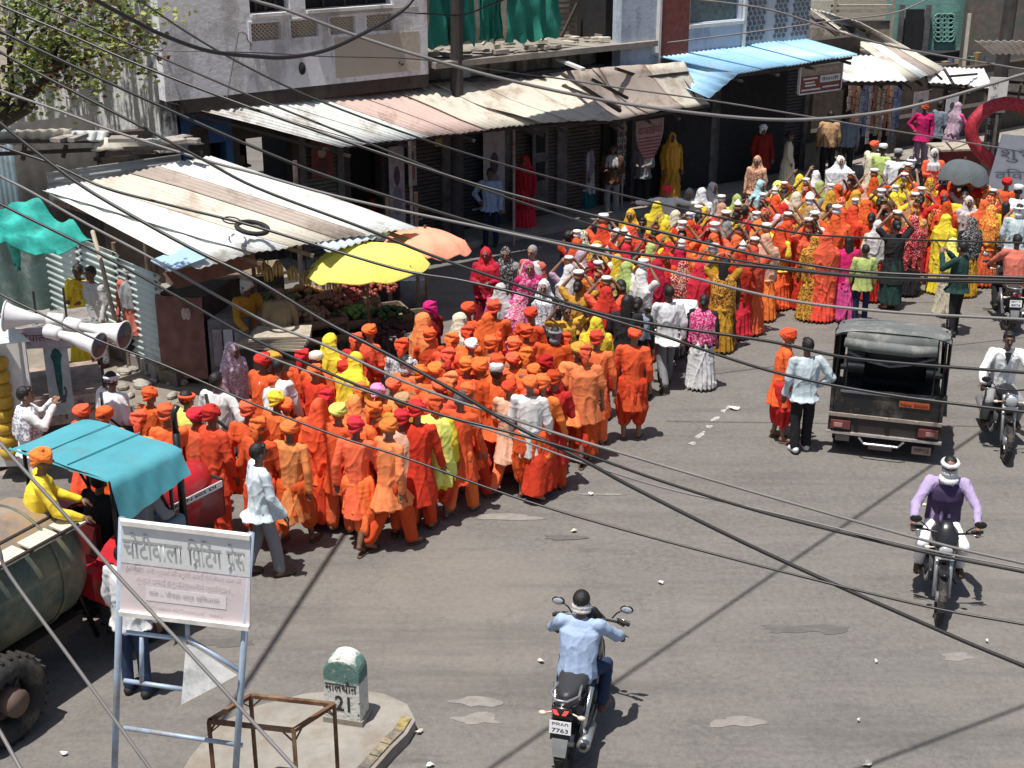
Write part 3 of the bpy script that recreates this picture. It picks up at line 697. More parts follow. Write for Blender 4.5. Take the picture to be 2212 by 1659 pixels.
for i, (p, q_, m) in enumerate([((1205, 128), (1260, 150), M_WHITE), ((1215, 160), (1340, 240), M_DARKB), ((1280, 172), (1355, 212), M_DARKB), ((1330, 148), (1420, 178), M_DARKB), ((1215, 185), (1340, 232), M_WOODL)]):
    MB().bar(Pz(*p, 3.7 if i == 0 else 3.5), Pz(*q_, 3.6 if i == 0 else 3.0), .07 if i else .1, .06).build('loose_pole', m, None, label=['white tube light batten sticking out over the brown awning', 'long dark pole lying down the cream awning', 'dark bamboo lying across the brown awning', 'short dark pole at the back of the brown awning', 'pale stick lying on the cream awning'][i], cat='pole')
# blue awning in two slopes
g = awning('blue_awning', 'bright blue corrugated tin awning with a steep left flap', (Pz(1398, 118, 3.62), Pz(1738, 84, 3.60), Pz(1852, 118, 3.38), Pz(1592, 160, 3.12)),
       [(.2, T_BLUE)] * 5, waves=7, amp=.022, wob=.01)
q = MB(); q.corr(Pz(1592, 160, 3.04), Pz(1398, 118, 3.61), Pz(1398, 146, 3.38), Pz(1534, 214, 2.7), 3, .05, 4); 
q = MB(); a1, a2, a3, a4 = Pz(1398, 116, 3.61), Pz(1593, 161, 3.11), Pz(1530, 214, 2.72), Pz(1385, 150, 3.25)
q.corr(a2, a3, a4, a1, 4, .03, 3); q.build('roof_sheet', T_BLUE, g, True)
awning('long_shed_roof', 'long sloping shed roof of pale planks and sheets right of the blue awning',
       (Pz(1742, 15, 3.85), Pz(1856, 48, 3.75), Pz(2044, 148, 2.75), Pz(1968, 178, 2.6)), [(.25, T_CREAM), (.25, T_WHITE), (.25, T_BROWN), (.25, T_CREAM)], waves=3, amp=.012, wob=.04)
awning('small_white_awning', 'small white sheet awning tucked beneath the sloping shed roof', (Pz(1790, 120, 3.05), Pz(1905, 122, 3.05), Pz(1960, 176, 2.62), Pz(1818, 176, 2.7)), [(.5, T_WHITE), (.5, T_WHITE)], waves=5)
awning('white_sheet_awning', 'white sheet awning with sticks lying on it left of the far pole', (Pz(1998, 142, 2.8), Pz(2125, 145, 2.8), Pz(2145, 190, 2.5), Pz(2005, 178, 2.5)), [(.34, T_WHITE), (.33, T_WHITE), (.33, T_WHITE)], waves=4, wob=.05)
awning('corner_awning', 'white awning corner at the right picture edge beyond the pole', (Pz(2160, 160, 3.0), Pz(2300, 170, 3.0), Pz(2300, 205, 2.5), Pz(2150, 190, 2.5)), [(1, T_WHITE)], waves=8)
q = MB()
for a, b in (((2040, 150), (2060, 182)), ((2050, 165), (2110, 160)), ((2020, 158), (2035, 172))): q.bar(Pz(*a, 2.88), Pz(*b, 2.72), .05)
q.build('loose_sticks', M_DARKB, None, label='crossed dark sticks on the white sheet awning near the pole', cat='sticks')
# ================================================================ electric poles
def pole(label, U, y, V1, r, lean, z1=9.5):
    g = thing('electric_pole', label, 'pole'); b = Py(U, V1, y); z0 = 0
    x = b.x; q = MB(); q.tube([(x - lean * b.z, y, 0), (x + lean * (z1 - b.z), y, z1)], [r * 1.15, r * .9], 10); q.build('pole_shaft', mat('dark_pole', (.05, .042, .04), .7, var=.4, scale=4), g)
    q = MB(); q.bar((x - .8, y, z1 - .4), (x + .8, y, z1 - .4), .08); q.build('cross_arm', M_STEEL, g)
    for k in (-.7, 0, .7): MB().lathe((x + k, y, z1 - .34), [(0, .03), (.05, .05), (.1, .03), (.14, .04), (.18, .02)]).build('insulator', M_WHITE, g)
    return g, x
pole('dark electric pole rising through the awnings beside the white building', 987, 29.0, 210, .125, .01)
gp, px = pole('dark electric pole with a white notice near the right edge', 2163, 33.0, 150, .15, .02)
a = Py(2141, 167, 32.7); b = Py(2169, 243, 32.7)
n_ = thing('pole_notice', 'narrow white Hindi notice tied to the right electric pole', 'notice')
MB().frame_box((a.x, 32.75, b.z), (b.x - a.x, -.1, 0), (.0, .02, 0), (0, 0, a.z - b.z)).build('sheet', M_PAPER, n_)
for k, s_ in enumerate(['सूचना', 'कोर्ट', 'OPEN', 'वाला', 'मार्ग', 'नगर']): text(s_, 'lettering', mat('grey_ink', (.2, .2, .22), .8), n_, (a.x + .05, 32.73, a.z - .28 * (k + 1)), (1, -.18, 0), (0, 0, 1), (b.x - a.x) * .8, .17)

# ================================================================ left side: sheds, fence, stall
LS = awning('market_shed_roof', 'big corrugated shed roof of white and tan sheets over the fruit stalls',
       (Pz(92, 412, 3.25), Pz(455, 335, 3.25), Pz(905, 492, 2.35), Pz(545, 545, 2.35)),
       [(.21, T_WHITE), (.16, T_CREAM), (.12, T_CREAM), (.16, T_BROWN), (.35, T_WHITE)], waves=5, amp=.014, wob=.04, rafters=True, rm=M_WOOD)
# the left sheets run further down to the blue plate
q = MB(); q.corr(Pz(92, 412, 3.24), Pz(165, 397, 3.24), Pz(548, 545, 2.33), Pz(425, 583, 2.28), 7, .014, 4, wob=.02); q.build('roof_sheet', T_WHITE, LS, True)
g = thing('blue_sheet', 'small pale blue tin plate lying on the shed roof corner', 'tin sheet'); q = MB(); q.slab([Pz(325, 562, 2.42), Pz(368, 585, 2.36), Pz(450, 555, 2.42), Pz(398, 532, 2.5)], -.02); q.build('plate', mat('sky_blue_sheet', (.36, .52, .72), .5, var=.1), g)
q = MB(); q.corr(Pz(650, 495, 2.42), Pz(800, 488, 2.42), Pz(842, 505, 2.3), Pz(705, 545, 2.28), 9, .02, 3); q.build('blue_sheet', T_BLUISH, None, True, label='pale bluish corrugated sheet at the lower edge of the shed roof', cat='tin sheet')
# old tyre, rope on roof
MB().torus(Pz(545, 492, 2.72), .23, .038, (0.2, -.1, 1), 22, 8).build('old_tyre', M_BLACK, None, True, label='old black tyre lying on the market shed roof', cat='tyre')
MB().torus(Pz(500, 476, 2.8), .13, .012, (0.2, -.1, 1), 18, 6).build('rope_coil', M_DARKB, None, True, label='thin dark rope coil lying above the tyre on the shed roof', cat='rope')
for U, V in ((560, 760), (845, 700), (905, 690), (330, 700)):
    b = Pz(U, V, 0); post('post', (b.x, b.y, 0), (b.x, b.y, 2.35), .035, M_WOOD, LS)
# upper small roofs at far left
awning('rubble_roof', 'flat rubble strewn tin roof along the streaked wall at left', (Pz(-60, 280, 3.9), Pz(240, 282, 3.6), Pz(230, 305, 3.45), Pz(-60, 318, 3.6)), [(.3, T_GREY), (.4, T_CREAM), (.3, T_WHITE)], waves=4, wob=.08, amp=.02)
awning('narrow_roof', 'narrow ragged white tin strip below the building corner', (Pz(205, 298, 3.5), Pz(400, 300, 3.5), Pz(440, 312, 3.35), Pz(200, 328, 3.3)), [(.5, T_CREAM), (.5, T_WHITE)], waves=4, wob=.08, amp=.015)
for i in range(14):
    p = Pz(random.uniform(-10, 420), random.uniform(288, 305), 3.6); q = MB(); q.box(p, (random.uniform(.2, .5), random.uniform(.1, .3), .06), random.uniform(0, 3)); q.build('roof_rubble', random.choice([M_CREAM, M_OLDW, M_CONC]), None, label='loose stones weighing down the left tin roofs', cat='stone', group='stones weighing down the left tin roofs')
SHD = thing('left_shed', 'grey blue corrugated shed with rolled sheets behind the market roof', 'shed')
def wallquad(p, q_, z0, z1, m, waves, name, parent, amp=.02, horiz=False):
    p, q_ = Vector(p), Vector(q_); mb = MB()
    a, b, c, d = Vector((p.x, p.y, z1)), Vector((q_.x, q_.y, z1)), Vector((q_.x, q_.y, z0)), Vector((p.x, p.y, z0))
    if horiz: mb.corr(a, d, c, b, waves, amp, 2)
    else: mb.corr(a, b, c, d, waves, amp, 2)
    return mb.build(name, m, parent, True)
wallquad(Pz(-80, 640), Pz(70, 640), 0, 3.4, tin_mat('tin_slate', (.16, .22, .25), (.1, .13, .15), .4), 14, 'tin_wall', SHD)
wallquad(Pz(70, 640), Pz(240, 610), 0, 3.3, mat('shed_dark', (.07, .065, .06), .9), 6, 'tin_wall', SHD, .01)
q = MB()
pr = Py(100, 372, 22.5); q.corr(pr + Vector((0, 0, .0)), pr + Vector((0, 0, -.55)), pr + Vector((2.15, .25, -.30)), pr + Vector((2.15, .25, .25)), 4, .03, 2); q.build('rolled_sheet', T_GREY, SHD, True)
MB().frame_box(Pz(240, 640) + Vector((0, 0, 0)), (1.9, .8, 0), (0, .2, 0), (0, 0, 3.1)).build('inner_wall', M_DARKB, SHD)
# corrugated fence with level ribs
fa, fb2 = Pz(118, 700), Pz(362, 822)
FN = thing('tin_fence', 'pale green corrugated tin fence with level ribs behind the loudspeaker van', 'fence')
m_f = tin_mat('tin_seafoam', (.68, .78, .74), (.42, .46, .42), .25, .35)
n_ = 3
for k in range(n_):
    a, b = fa.lerp(fb2, k / n_), fa.lerp(fb2, (k + 1) / n_ + .01); wallquad(a, b, .25, 1.95 - .08 * k, m_f, 14, 'tin_sheet', FN, .028, True)
for k in range(n_ + 1): a = fa.lerp(fb2, k / n_); post('fence_post', a + Vector((-.05, .1, 0)), a + Vector((-.05, .1, 2.0)), .04, M_WOOD, FN)
# stone footing under the fence
for k in range(16):
    a = fa.lerp(fb2, k / 15); q = MB(); q.box((a.x + .12, a.y - .12, .11), (random.uniform(.3, .45), .22, random.uniform(.16, .26)), random.uniform(-1.1, -.5)); q.build('footing_stone', random.choice([M_CONC, M_OLDW, M_KERB]), FN)
# grey tarp panel to the left of fence
g = thing('tarp_wall', 'dull grey green tarpaulin wall under the torn green net', 'tarpaulin')
q = MB(); a, b = Pz(-60, 720), Pz(118, 700); vs = []
for j in range(7):
    for i in range(19):
        p = a.lerp(b, i / 18); vs.append((p.x, p.y + .06 * math.sin(i * 1.1 + j * .4), .3 + 1.75 * j / 6))
q.add(vs, [(j * 19 + i, j * 19 + i + 1, (j + 1) * 19 + i + 1, (j + 1) * 19 + i) for j in range(6) for i in range(18)]); q.build('tarp', mat('slate_tarp', (.13, .2, .19), .7, var=.3, scale=2, dirt=(.33, .38, .36), dirt_amt=.35, dscale=1.6), g, True)
# torn green net over left
def netpatch(label, pts, m, n=16, amp=.12):
    a, b, c, d = pts; q = MB(); vs = []
    for j in range(n + 1):
        for i in range(n + 1):
            u, v = i / n, j / n; p = a.lerp(b, u).lerp(d.lerp(c, u), v); e = noise.noise(Vector((u * 5, v * 5, 1.7)))
            vs.append(p + Vector((0, 0, -.35 * math.sin(math.pi * u) * .4 + amp * math.sin(v * 14 + u * 5) * .5 + amp * e)) + (Vector((0, -.15 * noise.noise(Vector((u * 9, 0, 4))), -.15 * abs(noise.noise(Vector((u * 14, 0, 9)))))) if j == n else Vector()))
    k = len(vs); fs = [(j * (n + 1) + i, j * (n + 1) + i + 1, (j + 1) * (n + 1) + i + 1, (j + 1) * (n + 1) + i) for j in range(n) for i in range(n)]
    q.add(vs, fs); q.add([v - Vector((0, 0, .01)) for v in vs], [f[::-1] for f in fs]); return q.build('green_net', m, None, True, label=label, cat='shade net')
M_NETL = mat('turquoise_net', (.03, .42, .36), .8, var=.45, scale=5)
netpatch('torn turquoise shade net sagging across the left edge', (Pz(-60, 440, 2.9), Pz(60, 420, 2.9), Pz(205, 516, 2.2), Pz(-60, 520, 2.5)), M_NETL)
netpatch('thin hanging scrap of turquoise net over the tarpaulin', (Pz(10, 515, 2.3), Pz(42, 520, 2.3), Pz(45, 560, 1.9), Pz(28, 562, 1.9)), M_NETL, 8, .05)
b = Pz(240, 690); q = MB(); q.tube([Pz(200, 500, 2.3), Pz(222, 580, 1.9), Pz(248, 690, 1.1)], .035, 7); q.build('leaning_pole', M_WOODL, None, label='thin crooked pole tied with net rags leaning at the fence', cat='pole')
# brown kiosk with lumpy poster
KI = thing('kiosk', 'small kiosk with crumpled rust brown sheet front and plank roof', 'kiosk')
ka, kb = Pz(352, 828), Pz(452, 835)
q = MB(); vs = []; n1, n2 = 14, 18
for j in range(n2 + 1):
    for i in range(n1 + 1):
        p = ka.lerp(kb, i / n1); vs.append((p.x, p.y - .05 * noise.noise(Vector((i * .45, j * .8, 0))), .12 + 1.35 * j / n2))
q.add(vs, [(j * (n1 + 1) + i, j * (n1 + 1) + i + 1, (j + 1) * (n1 + 1) + i + 1, (j + 1) * (n1 + 1) + i) for j in range(n2) for i in range(n1)])
q.build('crumpled_sheet', mat('rust_sheet', (.24, .115, .09), .7, var=.3, scale=4), KI, True)
for k, x in enumerate((.62, .70)):
    p = ka.lerp(kb, x); q = MB(); q.ell((p.x, p.y - .075, 1.22), (.045, .012, .1), 10, 6); q.build('footprint_mark', M_PINKP if False else mat('shell_pink', (.6, .45, .4), .7), KI)
q = MB(); q.frame_box(ka + Vector((0, .12, 0)), kb - ka, (.25, .9, 0), (0, 0, 1.45)); q.build('kiosk_box', M_DARKB, KI)
q = MB(); q.frame_box(kb + Vector((.05, .02, 0)), (.62, .1, 0), (.2, .8, 0), (0, 0, 1.1)); q.build('side_cabinet', mat('paper_grey', (.2, .19, .19), .8, dirt=(.32, .3, .3)), KI)
for k in range(3): q = MB(); q.frame_box(kb + Vector((.12 + k * .17, -.012, .35)), (.14, .022, 0), (0, .02, 0), (0, 0, .6)); q.build('newspaper', M_PAPER if k % 2 else M_PINKP, KI)
q = MB(); q.corr(Pz(350, 590, 2.15), Pz(545, 545, 2.25), Pz(560, 575, 2.0), Pz(380, 625, 1.9), 3, .01, 2); q.build('board_roof', mat('brown_board', (.17, .085, .055), .8, var=.3), KI)
# fruit stalls
FS = thing('fruit_stall', 'wooden fruit stall with sloping trays under yellow and pink parasols', 'market stall')
def traybox(U, V, w, d, z, rz, m=M_WOOD, parent=FS):
    p = Pz(U, V, z); q = MB(); c, s_ = math.cos(rz), math.sin(rz)
    X, Y = Vector((c, s_, 0)), Vector((-s_, c, 0)); o = p - X * w / 2 - Y * d / 2
    q.frame_box(o, X * w, Y * d, (0, 0, .04)); q.frame_box(o, X * w, Y * .04, (0, 0, .14)); q.frame_box(o + Y * (d - .04), X * w, Y * .04, (0, 0, .14)); q.frame_box(o, X * .04, Y * d, (0, 0, .14)); q.frame_box(o + X * (w - .04), X * .04, Y * d, (0, 0, .14))
    t_ = q.build('tray', m, parent)
    for a, b in ((0, 0), (1, 0), (0, 1), (1, 1)): MB().frame_box(o + X * (a * (w - .05)) + Y * (b * (d - .05)) - Vector((0, 0, p.z)), X * .05, Y * .05, (0, 0, p.z)).build('leg', M_WOOD, parent)
    return p
def heap(label, name, U, V, z, rx, ry, h, r, n, m, rz=0.0, cat='produce heap'):
    p = Pz(U, V, z); q = MB(); rnd = random.Random(n + int(U)); c, s_ = math.cos(rz), math.sin(rz)
    for i in range(n):
        a = rnd.uniform(0, 6.283); k = math.sqrt(rnd.random()); x, y = rx * k * math.cos(a), ry * k * math.sin(a)
        zz = h * (1 - k * k) + rnd.uniform(-.01, .02); rr = r * rnd.uniform(.8, 1.2)
        q.ell((p.x + x * c - y * s_, p.y + x * s_ + y * c, z + .05 + zz), (rr, rr, rr * .9), 6, 4)
    return q.build(name, m, None, True, label=label, cat=cat, kind='stuff')
def pcol(n, c): return mat('produce_' + n, c, .5, var=.45, scale=14, bmp=0)
for U, V, w_, d_, z, rz in ((640, 700, 1.5, .9, .7, .5), (720, 655, 1.4, .8, .75, .5), (800, 690, 1.3, .8, .6, .4), (600, 660, 1.1, .8, .8, .5), (740, 725, 1.4, .7, .45, .4), (870, 700, 1.1, .7, .45, .3)): traybox(U, V, w_, d_, z, rz)
heap('heap of red tomatoes at the back of the fruit stall', 'tomato_heap', 775, 640, .85, .75, .3, .18, .042, 170, pcol('red', (.30, .05, .03)), .6)
heap('heap of brown onions in the middle of the stall', 'onion_heap', 700, 665, .8, .5, .32, .16, .045, 130, pcol('tan', (.32, .16, .08)), .4)
heap('heap of pale potatoes at the left front of the stall', 'potato_heap', 655, 690, .75, .42, .3, .12, .045, 110, pcol('potato', (.38, .25, .14)), .4)
heap('bundle heap of light green beans in the stall centre', 'bean_heap', 770, 685, .65, .4, .2, .12, .05, 80, pcol('green', (.18, .33, .07)), .3)
heap('heap of dark leafy greens at the right of the stall', 'greens_heap', 835, 690, .65, .45, .22, .14, .05, 90, pcol('leaf', (.05, .12, .04)), .3)
heap('heap of purple aubergines in front of the greens', 'aubergine_heap', 835, 725, .5, .5, .28, .1, .05, 90, pcol('purple', (.07, .025, .03)), .2)
heap('heap of green limes at the shaded back left tray', 'lime_heap', 600, 655, .85, .3, .25, .1, .045, 70, pcol('lime', (.12, .16, .04)), .5)
heap('small heap of orange papayas on the left tray', 'papaya_heap', 655, 640, .85, .3, .2, .1, .06, 30, pcol('papaya', (.4, .2, .06)), .5)
for i, (U, V, z) in enumerate([(662, 600, 1.7), (690, 600, 1.65), (705, 608, 1.6), (728, 612, 1.5), (745, 590, 1.75), (632, 590, 1.8), (600, 580, 1.9), (580, 590, 1.8), (565, 575, 1.9)]):
    p = Pz(U, V, z); g = thing('banana_bunch', 'hanging banana bunch, %s from the left under the stall roof' % ['seventh', 'eighth', 'ninth', 'tenth', 'eleventh', 'fourth', 'third', 'second', 'first'][i], 'bananas', p, random.uniform(0, 3), 'banana bunches hanging under the stall roof')
    for k in range(7):
        a = k * .9; q = MB(); q.tube([(.02 * math.cos(a), .02 * math.sin(a), .12), (.07 * math.cos(a), .07 * math.sin(a), .02), (.06 * math.cos(a), .06 * math.sin(a), -.12)], [.012, .024, .012], 6); q.build('banana', mat('banana_skin', (.5, .36, .13), .6, var=.3, scale=9), g, True)
    MB().tube([(0, 0, .1), (0, 0, .4)], .008, 5).build('stem', M_DARKB, g)
# parasols
def parasol(label, quad_c, r, m, z, hang, pm=M_RUSTP, base_uv=None, tilt=(0, 0), n=9, name='parasol'):
    c = quad_c; g = thing(name, label, 'parasol', (c.x, c.y, 0)); q = MB(); vs = []; rings = 7; seg = n * 6
    for j in range(rings + 1):
        v = j / rings
        for i in range(seg):
            a = 2 * math.pi * i / seg; rib = abs(math.sin(a * n / 2)); rr = r * v * (1 - .05 * rib * v)
            x, y = rr * math.cos(a) * (1 + .10 * noise.noise(Vector((math.cos(a), math.sin(a), z * 3)))), rr * math.sin(a) * .78; zz = -hang * v ** 2.2 - .07 * rib * v * v + (.09 * v * noise.noise(Vector((x * 2.2, y * 2.2, z * 5))))
            if j == rings: zz -= .09 + .09 * noise.noise(Vector((a * 2, 1, z)))
            vs.append((x, y, z + zz + tilt[0] * x + tilt[1] * y))
    fs = [(j * seg + i, (j + 1) * seg + i, (j + 1) * seg + (i + 1) % seg, j * seg + (i + 1) % seg) for j in range(rings) for i in range(seg)]
    q.add(vs, fs); q.add([(x, y, zz - .01) for x, y, zz in vs], [f[::-1] for f in fs]); q.build('canopy', m, g, True)
    q = MB(); q.tube([(0, 0, 0), (0, 0, z + .05)], .022, 8); q.build('pole', pm, g)
    for i in range(n):
        a = 2 * math.pi * i / n; q = MB(); q.tube([(0, 0, z - .03), (r * .93 * math.cos(a), r * .93 * .76 * math.sin(a), z - hang * .85 - .04 + tilt[0] * r * .93 * math.cos(a) + tilt[1] * r * .79 * math.sin(a))], .008, 4); q.build('rib', M_DARKB, g)
    return g
parasol('bright yellow cloth parasol sagging over the fruit stall', Pz(790, 527, 2.25), 1.02, cloth('parasol_yellow', (.80, .72, .16)), 2.25, .30, tilt=(.07, -.04))
parasol('salmon pink cloth parasol behind the yellow parasol', Pz(918, 493, 2.28), .76, cloth('parasol_pink', (.84, .36, .22)), 2.28, .26, tilt=(-.03, -.04))
# grey bucket, plank stack, loose boards
p = Pz(895, 668, 0); g = thing('bucket', 'grey metal bucket standing right of the fruit stall', 'bucket', p); MB().lathe((0, 0, .1), [(0, .2), (.5, .27), (.52, .28)]).build('bucket_body', M_STEEL, g, True); MB().torus((0, 0, .62), .27, .015).build('rim', M_CHROME, g)
g = thing('plank_stack', 'stack of pale planks lying on the table behind the orange turbans', 'planks')
p = Pz(590, 735, .9)
for k in range(5): MB().box((p.x + .04 * k, p.y, .85 + k * .045), (1.05 - .05 * k, .55, .035), R(-8 + 3 * k)).build('plank', M_WOODL, g)
MB().box((p.x, p.y, .42), (1.0, .5, .8), R(-6)).build('table_block', M_DARKB, g)
g = thing('vendor_table', 'dark vendor counter under the kiosk board roof', 'counter'); p = Pz(540, 690, .0); MB().box((p.x, p.y, .45), (1.2, .7, .9), R(20)).build('counter_body', M_DARKB, g); MB().box((p.x, p.y, .93), (1.3, .8, .05), R(20)).build('counter_top', M_WOOD, g)
# rubble along the left verge
for i in range(34):
    U, V = random.choice([(random.uniform(120, 360), random.uniform(790, 850)), (random.uniform(240, 420), random.uniform(800, 860))]); p = Pz(U, V); s_ = random.uniform(.06, .16)
    q = MB(); q.ell((0, 0, s_ * .3), (s_, s_ * random.uniform(.5, .9), s_ * .45), 7, 5); o = q.build('rubble_stone', random.choice([M_CONC, M_OLDW, M_WOODL]), None, loc=(p.x, p.y, 0), rz=random.uniform(0, 3), label='loose grey rubble stone on the dusty verge below the tin fence', cat='stone', group='rubble stones on the verge below the fence')
# ================================================================ people: bodies and clothes
def solid(mb, voxel, smooth=3, disp=None):
    """fuse overlapping closed shapes into ONE continuous surface, then shape its folds"""
    me = mb.mesh('tmp'); o = D.objects.new('tmp', me); COL.objects.link(o)
    r = o.modifiers.new('r', 'REMESH'); r.mode = 'VOXEL'; r.voxel_size = voxel; r.use_smooth_shade = True
    if smooth: s_ = o.modifiers.new('s', 'SMOOTH'); s_.iterations = smooth; s_.factor = .5
    dg = bpy.context.evaluated_depsgraph_get(); out = D.meshes.new_from_object(o.evaluated_get(dg)); D.objects.remove(o); D.meshes.remove(me)
    if disp:
        nn = [v.normal.copy() for v in out.vertices]
        for v, q in zip(out.vertices, nn): v.co += q * disp(v.co, q)
    out.shade_smooth(); out.materials.clear(); return out
SK = [mat('skin_brown', (.25, .13, .08), .55, var=.12, bmp=.05), mat('skin_dark', (.16, .08, .052), .55, var=.12, bmp=.05), mat('skin_tan', (.30, .165, .105), .55, var=.12, bmp=.05)]
HAIR = mat('black_hair', (.012, .010, .010), .5, var=.4, scale=30, bmp=.5)
EYE = mat('eye_dark', (.03, .02, .02), .3); SANDAL = mat('sandal', (.10, .055, .035), .7, var=.3); WSH = mat('white_shoe', (.7, .7, .7), .6)
def V3(*a): return Vector(a)
def pose(stride=.0, la=(-.02, .02), ra=None, lean=0.0, elbow=.06, sit=None, head=(0, 0), hands=None, crouch=0, kneeL=None):
    """joints of a 1.68 m person facing +y. la / ra: swing of each arm fore(+)/aft(-) at elbow and wrist; hands: explicit (elbow, wrist) per side"""
    P = {}
    hz = .90 - abs(stride) * .10
    P['hip'] = V3(0, 0, hz); P['chest'] = V3(0, lean * .62, hz + .34); P['neck'] = V3(0, lean, hz + .535); P['head'] = V3(head[0], lean * 1.25 + .015 + head[1], hz + .68)
    for s_, k in ((-1, 'L'), (1, 'R')):
        st = stride * s_
        P['hp' + k] = V3(.085 * s_, 0, hz - .04)
        if st >= 0: P['kn' + k] = V3(.10 * s_, st * .62, .49); P['an' + k] = V3(.10 * s_, st * .95, .085); P['to' + k] = V3(.12 * s_, st * .95 + .15, .035)
        else: P['kn' + k] = V3(.10 * s_, st * .25, .47); P['an' + k] = V3(.10 * s_, st * 1.2, .10 + abs(st) * .25); P['to' + k] = V3(.11 * s_, st * 1.2 + .13, .035)
        sh = V3(.185 * s_, lean * .9, hz + .475); P['sh' + k] = sh
        a = (la if s_ < 0 else (ra or la))
        if hands and hands.get(k): P['el' + k] = hands[k][0]; P['wr' + k] = hands[k][1]
        else: P['el' + k] = sh + V3(.055 * s_, a[0], -.27); P['wr' + k] = sh + V3(.06 * s_, a[1] + elbow, -.52)
    return P
def hand(mb, el, wr, side, r=.0105, grip=0.0):
    d = (wr - el).normalized(); lat = d.cross(V3(0, 0, 1)) if abs(d.z) < .9 else V3(0, 1, 0).cross(d); lat = lat.normalized(); nrm = lat.cross(d).normalized()
    palm = wr + d * .05; mb.ell(palm, (.034, .034, .034), 10, 6); mb.caps(wr - d * .02, palm + d * .02, .024, .032, 8)
    if nrm.z > 0: nrm = -nrm
    for i in range(4):
        o = palm + lat * (.026 - .0175 * i) + d * .02; L = (.062, .075, .07, .052)[i]
        m1 = o + d * L * .55 * (1 - grip * .3) + nrm * (.012 + grip * .03); m2 = m1 + (d * (1 - grip * 1.4) + nrm * (.5 + grip)).normalized() * L * .5
        mb.caps(o, m1, r, r * .95, 6); mb.caps(m1, m2, r * .95, r * .75, 6)
    o = palm + lat * .03 - d * .02; mb.caps(o, o + lat * .03 + d * .025 + nrm * .01, r * 1.2, r, 6); mb.caps(o + lat * .03 + d * .025 + nrm * .01, o + lat * .035 + d * .055 + nrm * .02, r, r * .8, 6)
def body_mb(P, scale_h=1.0, slim=1.0, grip=0.0, feet=True):
    b = MB(); hip, ch, nk, hd = P['hip'], P['chest'], P['neck'], P['head']
    b.ell(hip, (.130 * slim, .075, .12)); b.caps(hip, ch, .075 * slim, .08 * slim, 12); b.ell(ch + V3(0, 0, .02), (.13 * slim, .07, .14)); b.caps(P['shL'] - V3(0, 0, .02), P['shR'] - V3(0, 0, .02), .04, .04)
    b.caps(nk - V3(0, 0, .06), hd - V3(0, 0, .05), .052, .046)
    b.ell(hd + V3(0, -.008, .02), (.074, .092, .098), 16, 12); b.ell(hd + V3(0, .025, -.045), (.052, .058, .055), 12, 8)
    b.caps(hd + V3(0, .088, .012), hd + V3(0, .106, -.018), .010, .014, 8); b.ell(hd + V3(0, .094, -.022), (.019, .012, .010), 8, 6)
    b.ell(hd + V3(0, .080, -.052), (.026, .012, .009), 8, 6); b.ell(hd + V3(0, .072, -.088), (.022, .02, .016), 8, 6)
    b.ell(hd + V3(0, .082, .035), (.055, .012, .010), 8, 6)
    for s_, k in ((-1, 'L'), (1, 'R')):
        b.ell(hd + V3(.077 * s_, -.005, -.01), (.012, .022, .032), 8, 6)
        b.caps(P['hp' + k], P['kn' + k], .078 * slim, .054, 10); b.caps(P['kn' + k], P['kn' + k].lerp(P['an' + k], .4), .053, .052, 10); b.caps(P['kn' + k].lerp(P['an' + k], .4), P['an' + k], .052, .034, 10)
        if feet:
            f = P['to' + k] - P['an' + k]; b.caps(P['an' + k] - V3(0, .02, .03), P['to' + k] - V3(0, .02, 0), .036, .030, 8)
        b.caps(P['sh' + k], P['el' + k], .046, .036, 9); b.caps(P['el' + k], P['el' + k].lerp(P['wr' + k], .35), .036, .035, 9); b.caps(P['el' + k].lerp(P['wr' + k], .35), P['wr' + k], .035, .023, 9)
        hand(b, P['el' + k], P['wr' + k], s_, grip=grip)
    return b
def folds(amp, zt, zb, k=11, seed=0.0, drift=1.0):
    """vertical cloth folds that deepen towards the hem zb"""
    def f(co, nrm):
        h = min(1, max(0, (zt - co.z) / max(.05, zt - zb))); a = math.atan2(co.y, co.x)
        w_ = math.sin(a * k + 3.5 * noise.noise(Vector((co.x * 2, co.y * 2, co.z * 2.2 + seed))) + co.z * 2.5 * drift)
        sk = co.z * 2.6 + co.x * 3.2 * math.sin(seed * 1.7)
        r1 = 1 - abs(noise.noise(Vector((co.x * 5.5 + seed, co.y * 5.5, sk)))) * 2.4; r2 = 1 - abs(noise.noise(Vector((co.x * 3 + co.z * 7, co.y * 5 - seed, co.z * 6 - co.x * 6)))) * 2.6
        return amp * (.15 + h) * w_ * .8 + amp * .8 * max(-.6, r1) ** 3 + amp * .35 * (1 - h * .6) * max(-.6, r2) ** 3 - amp * .25
    return f
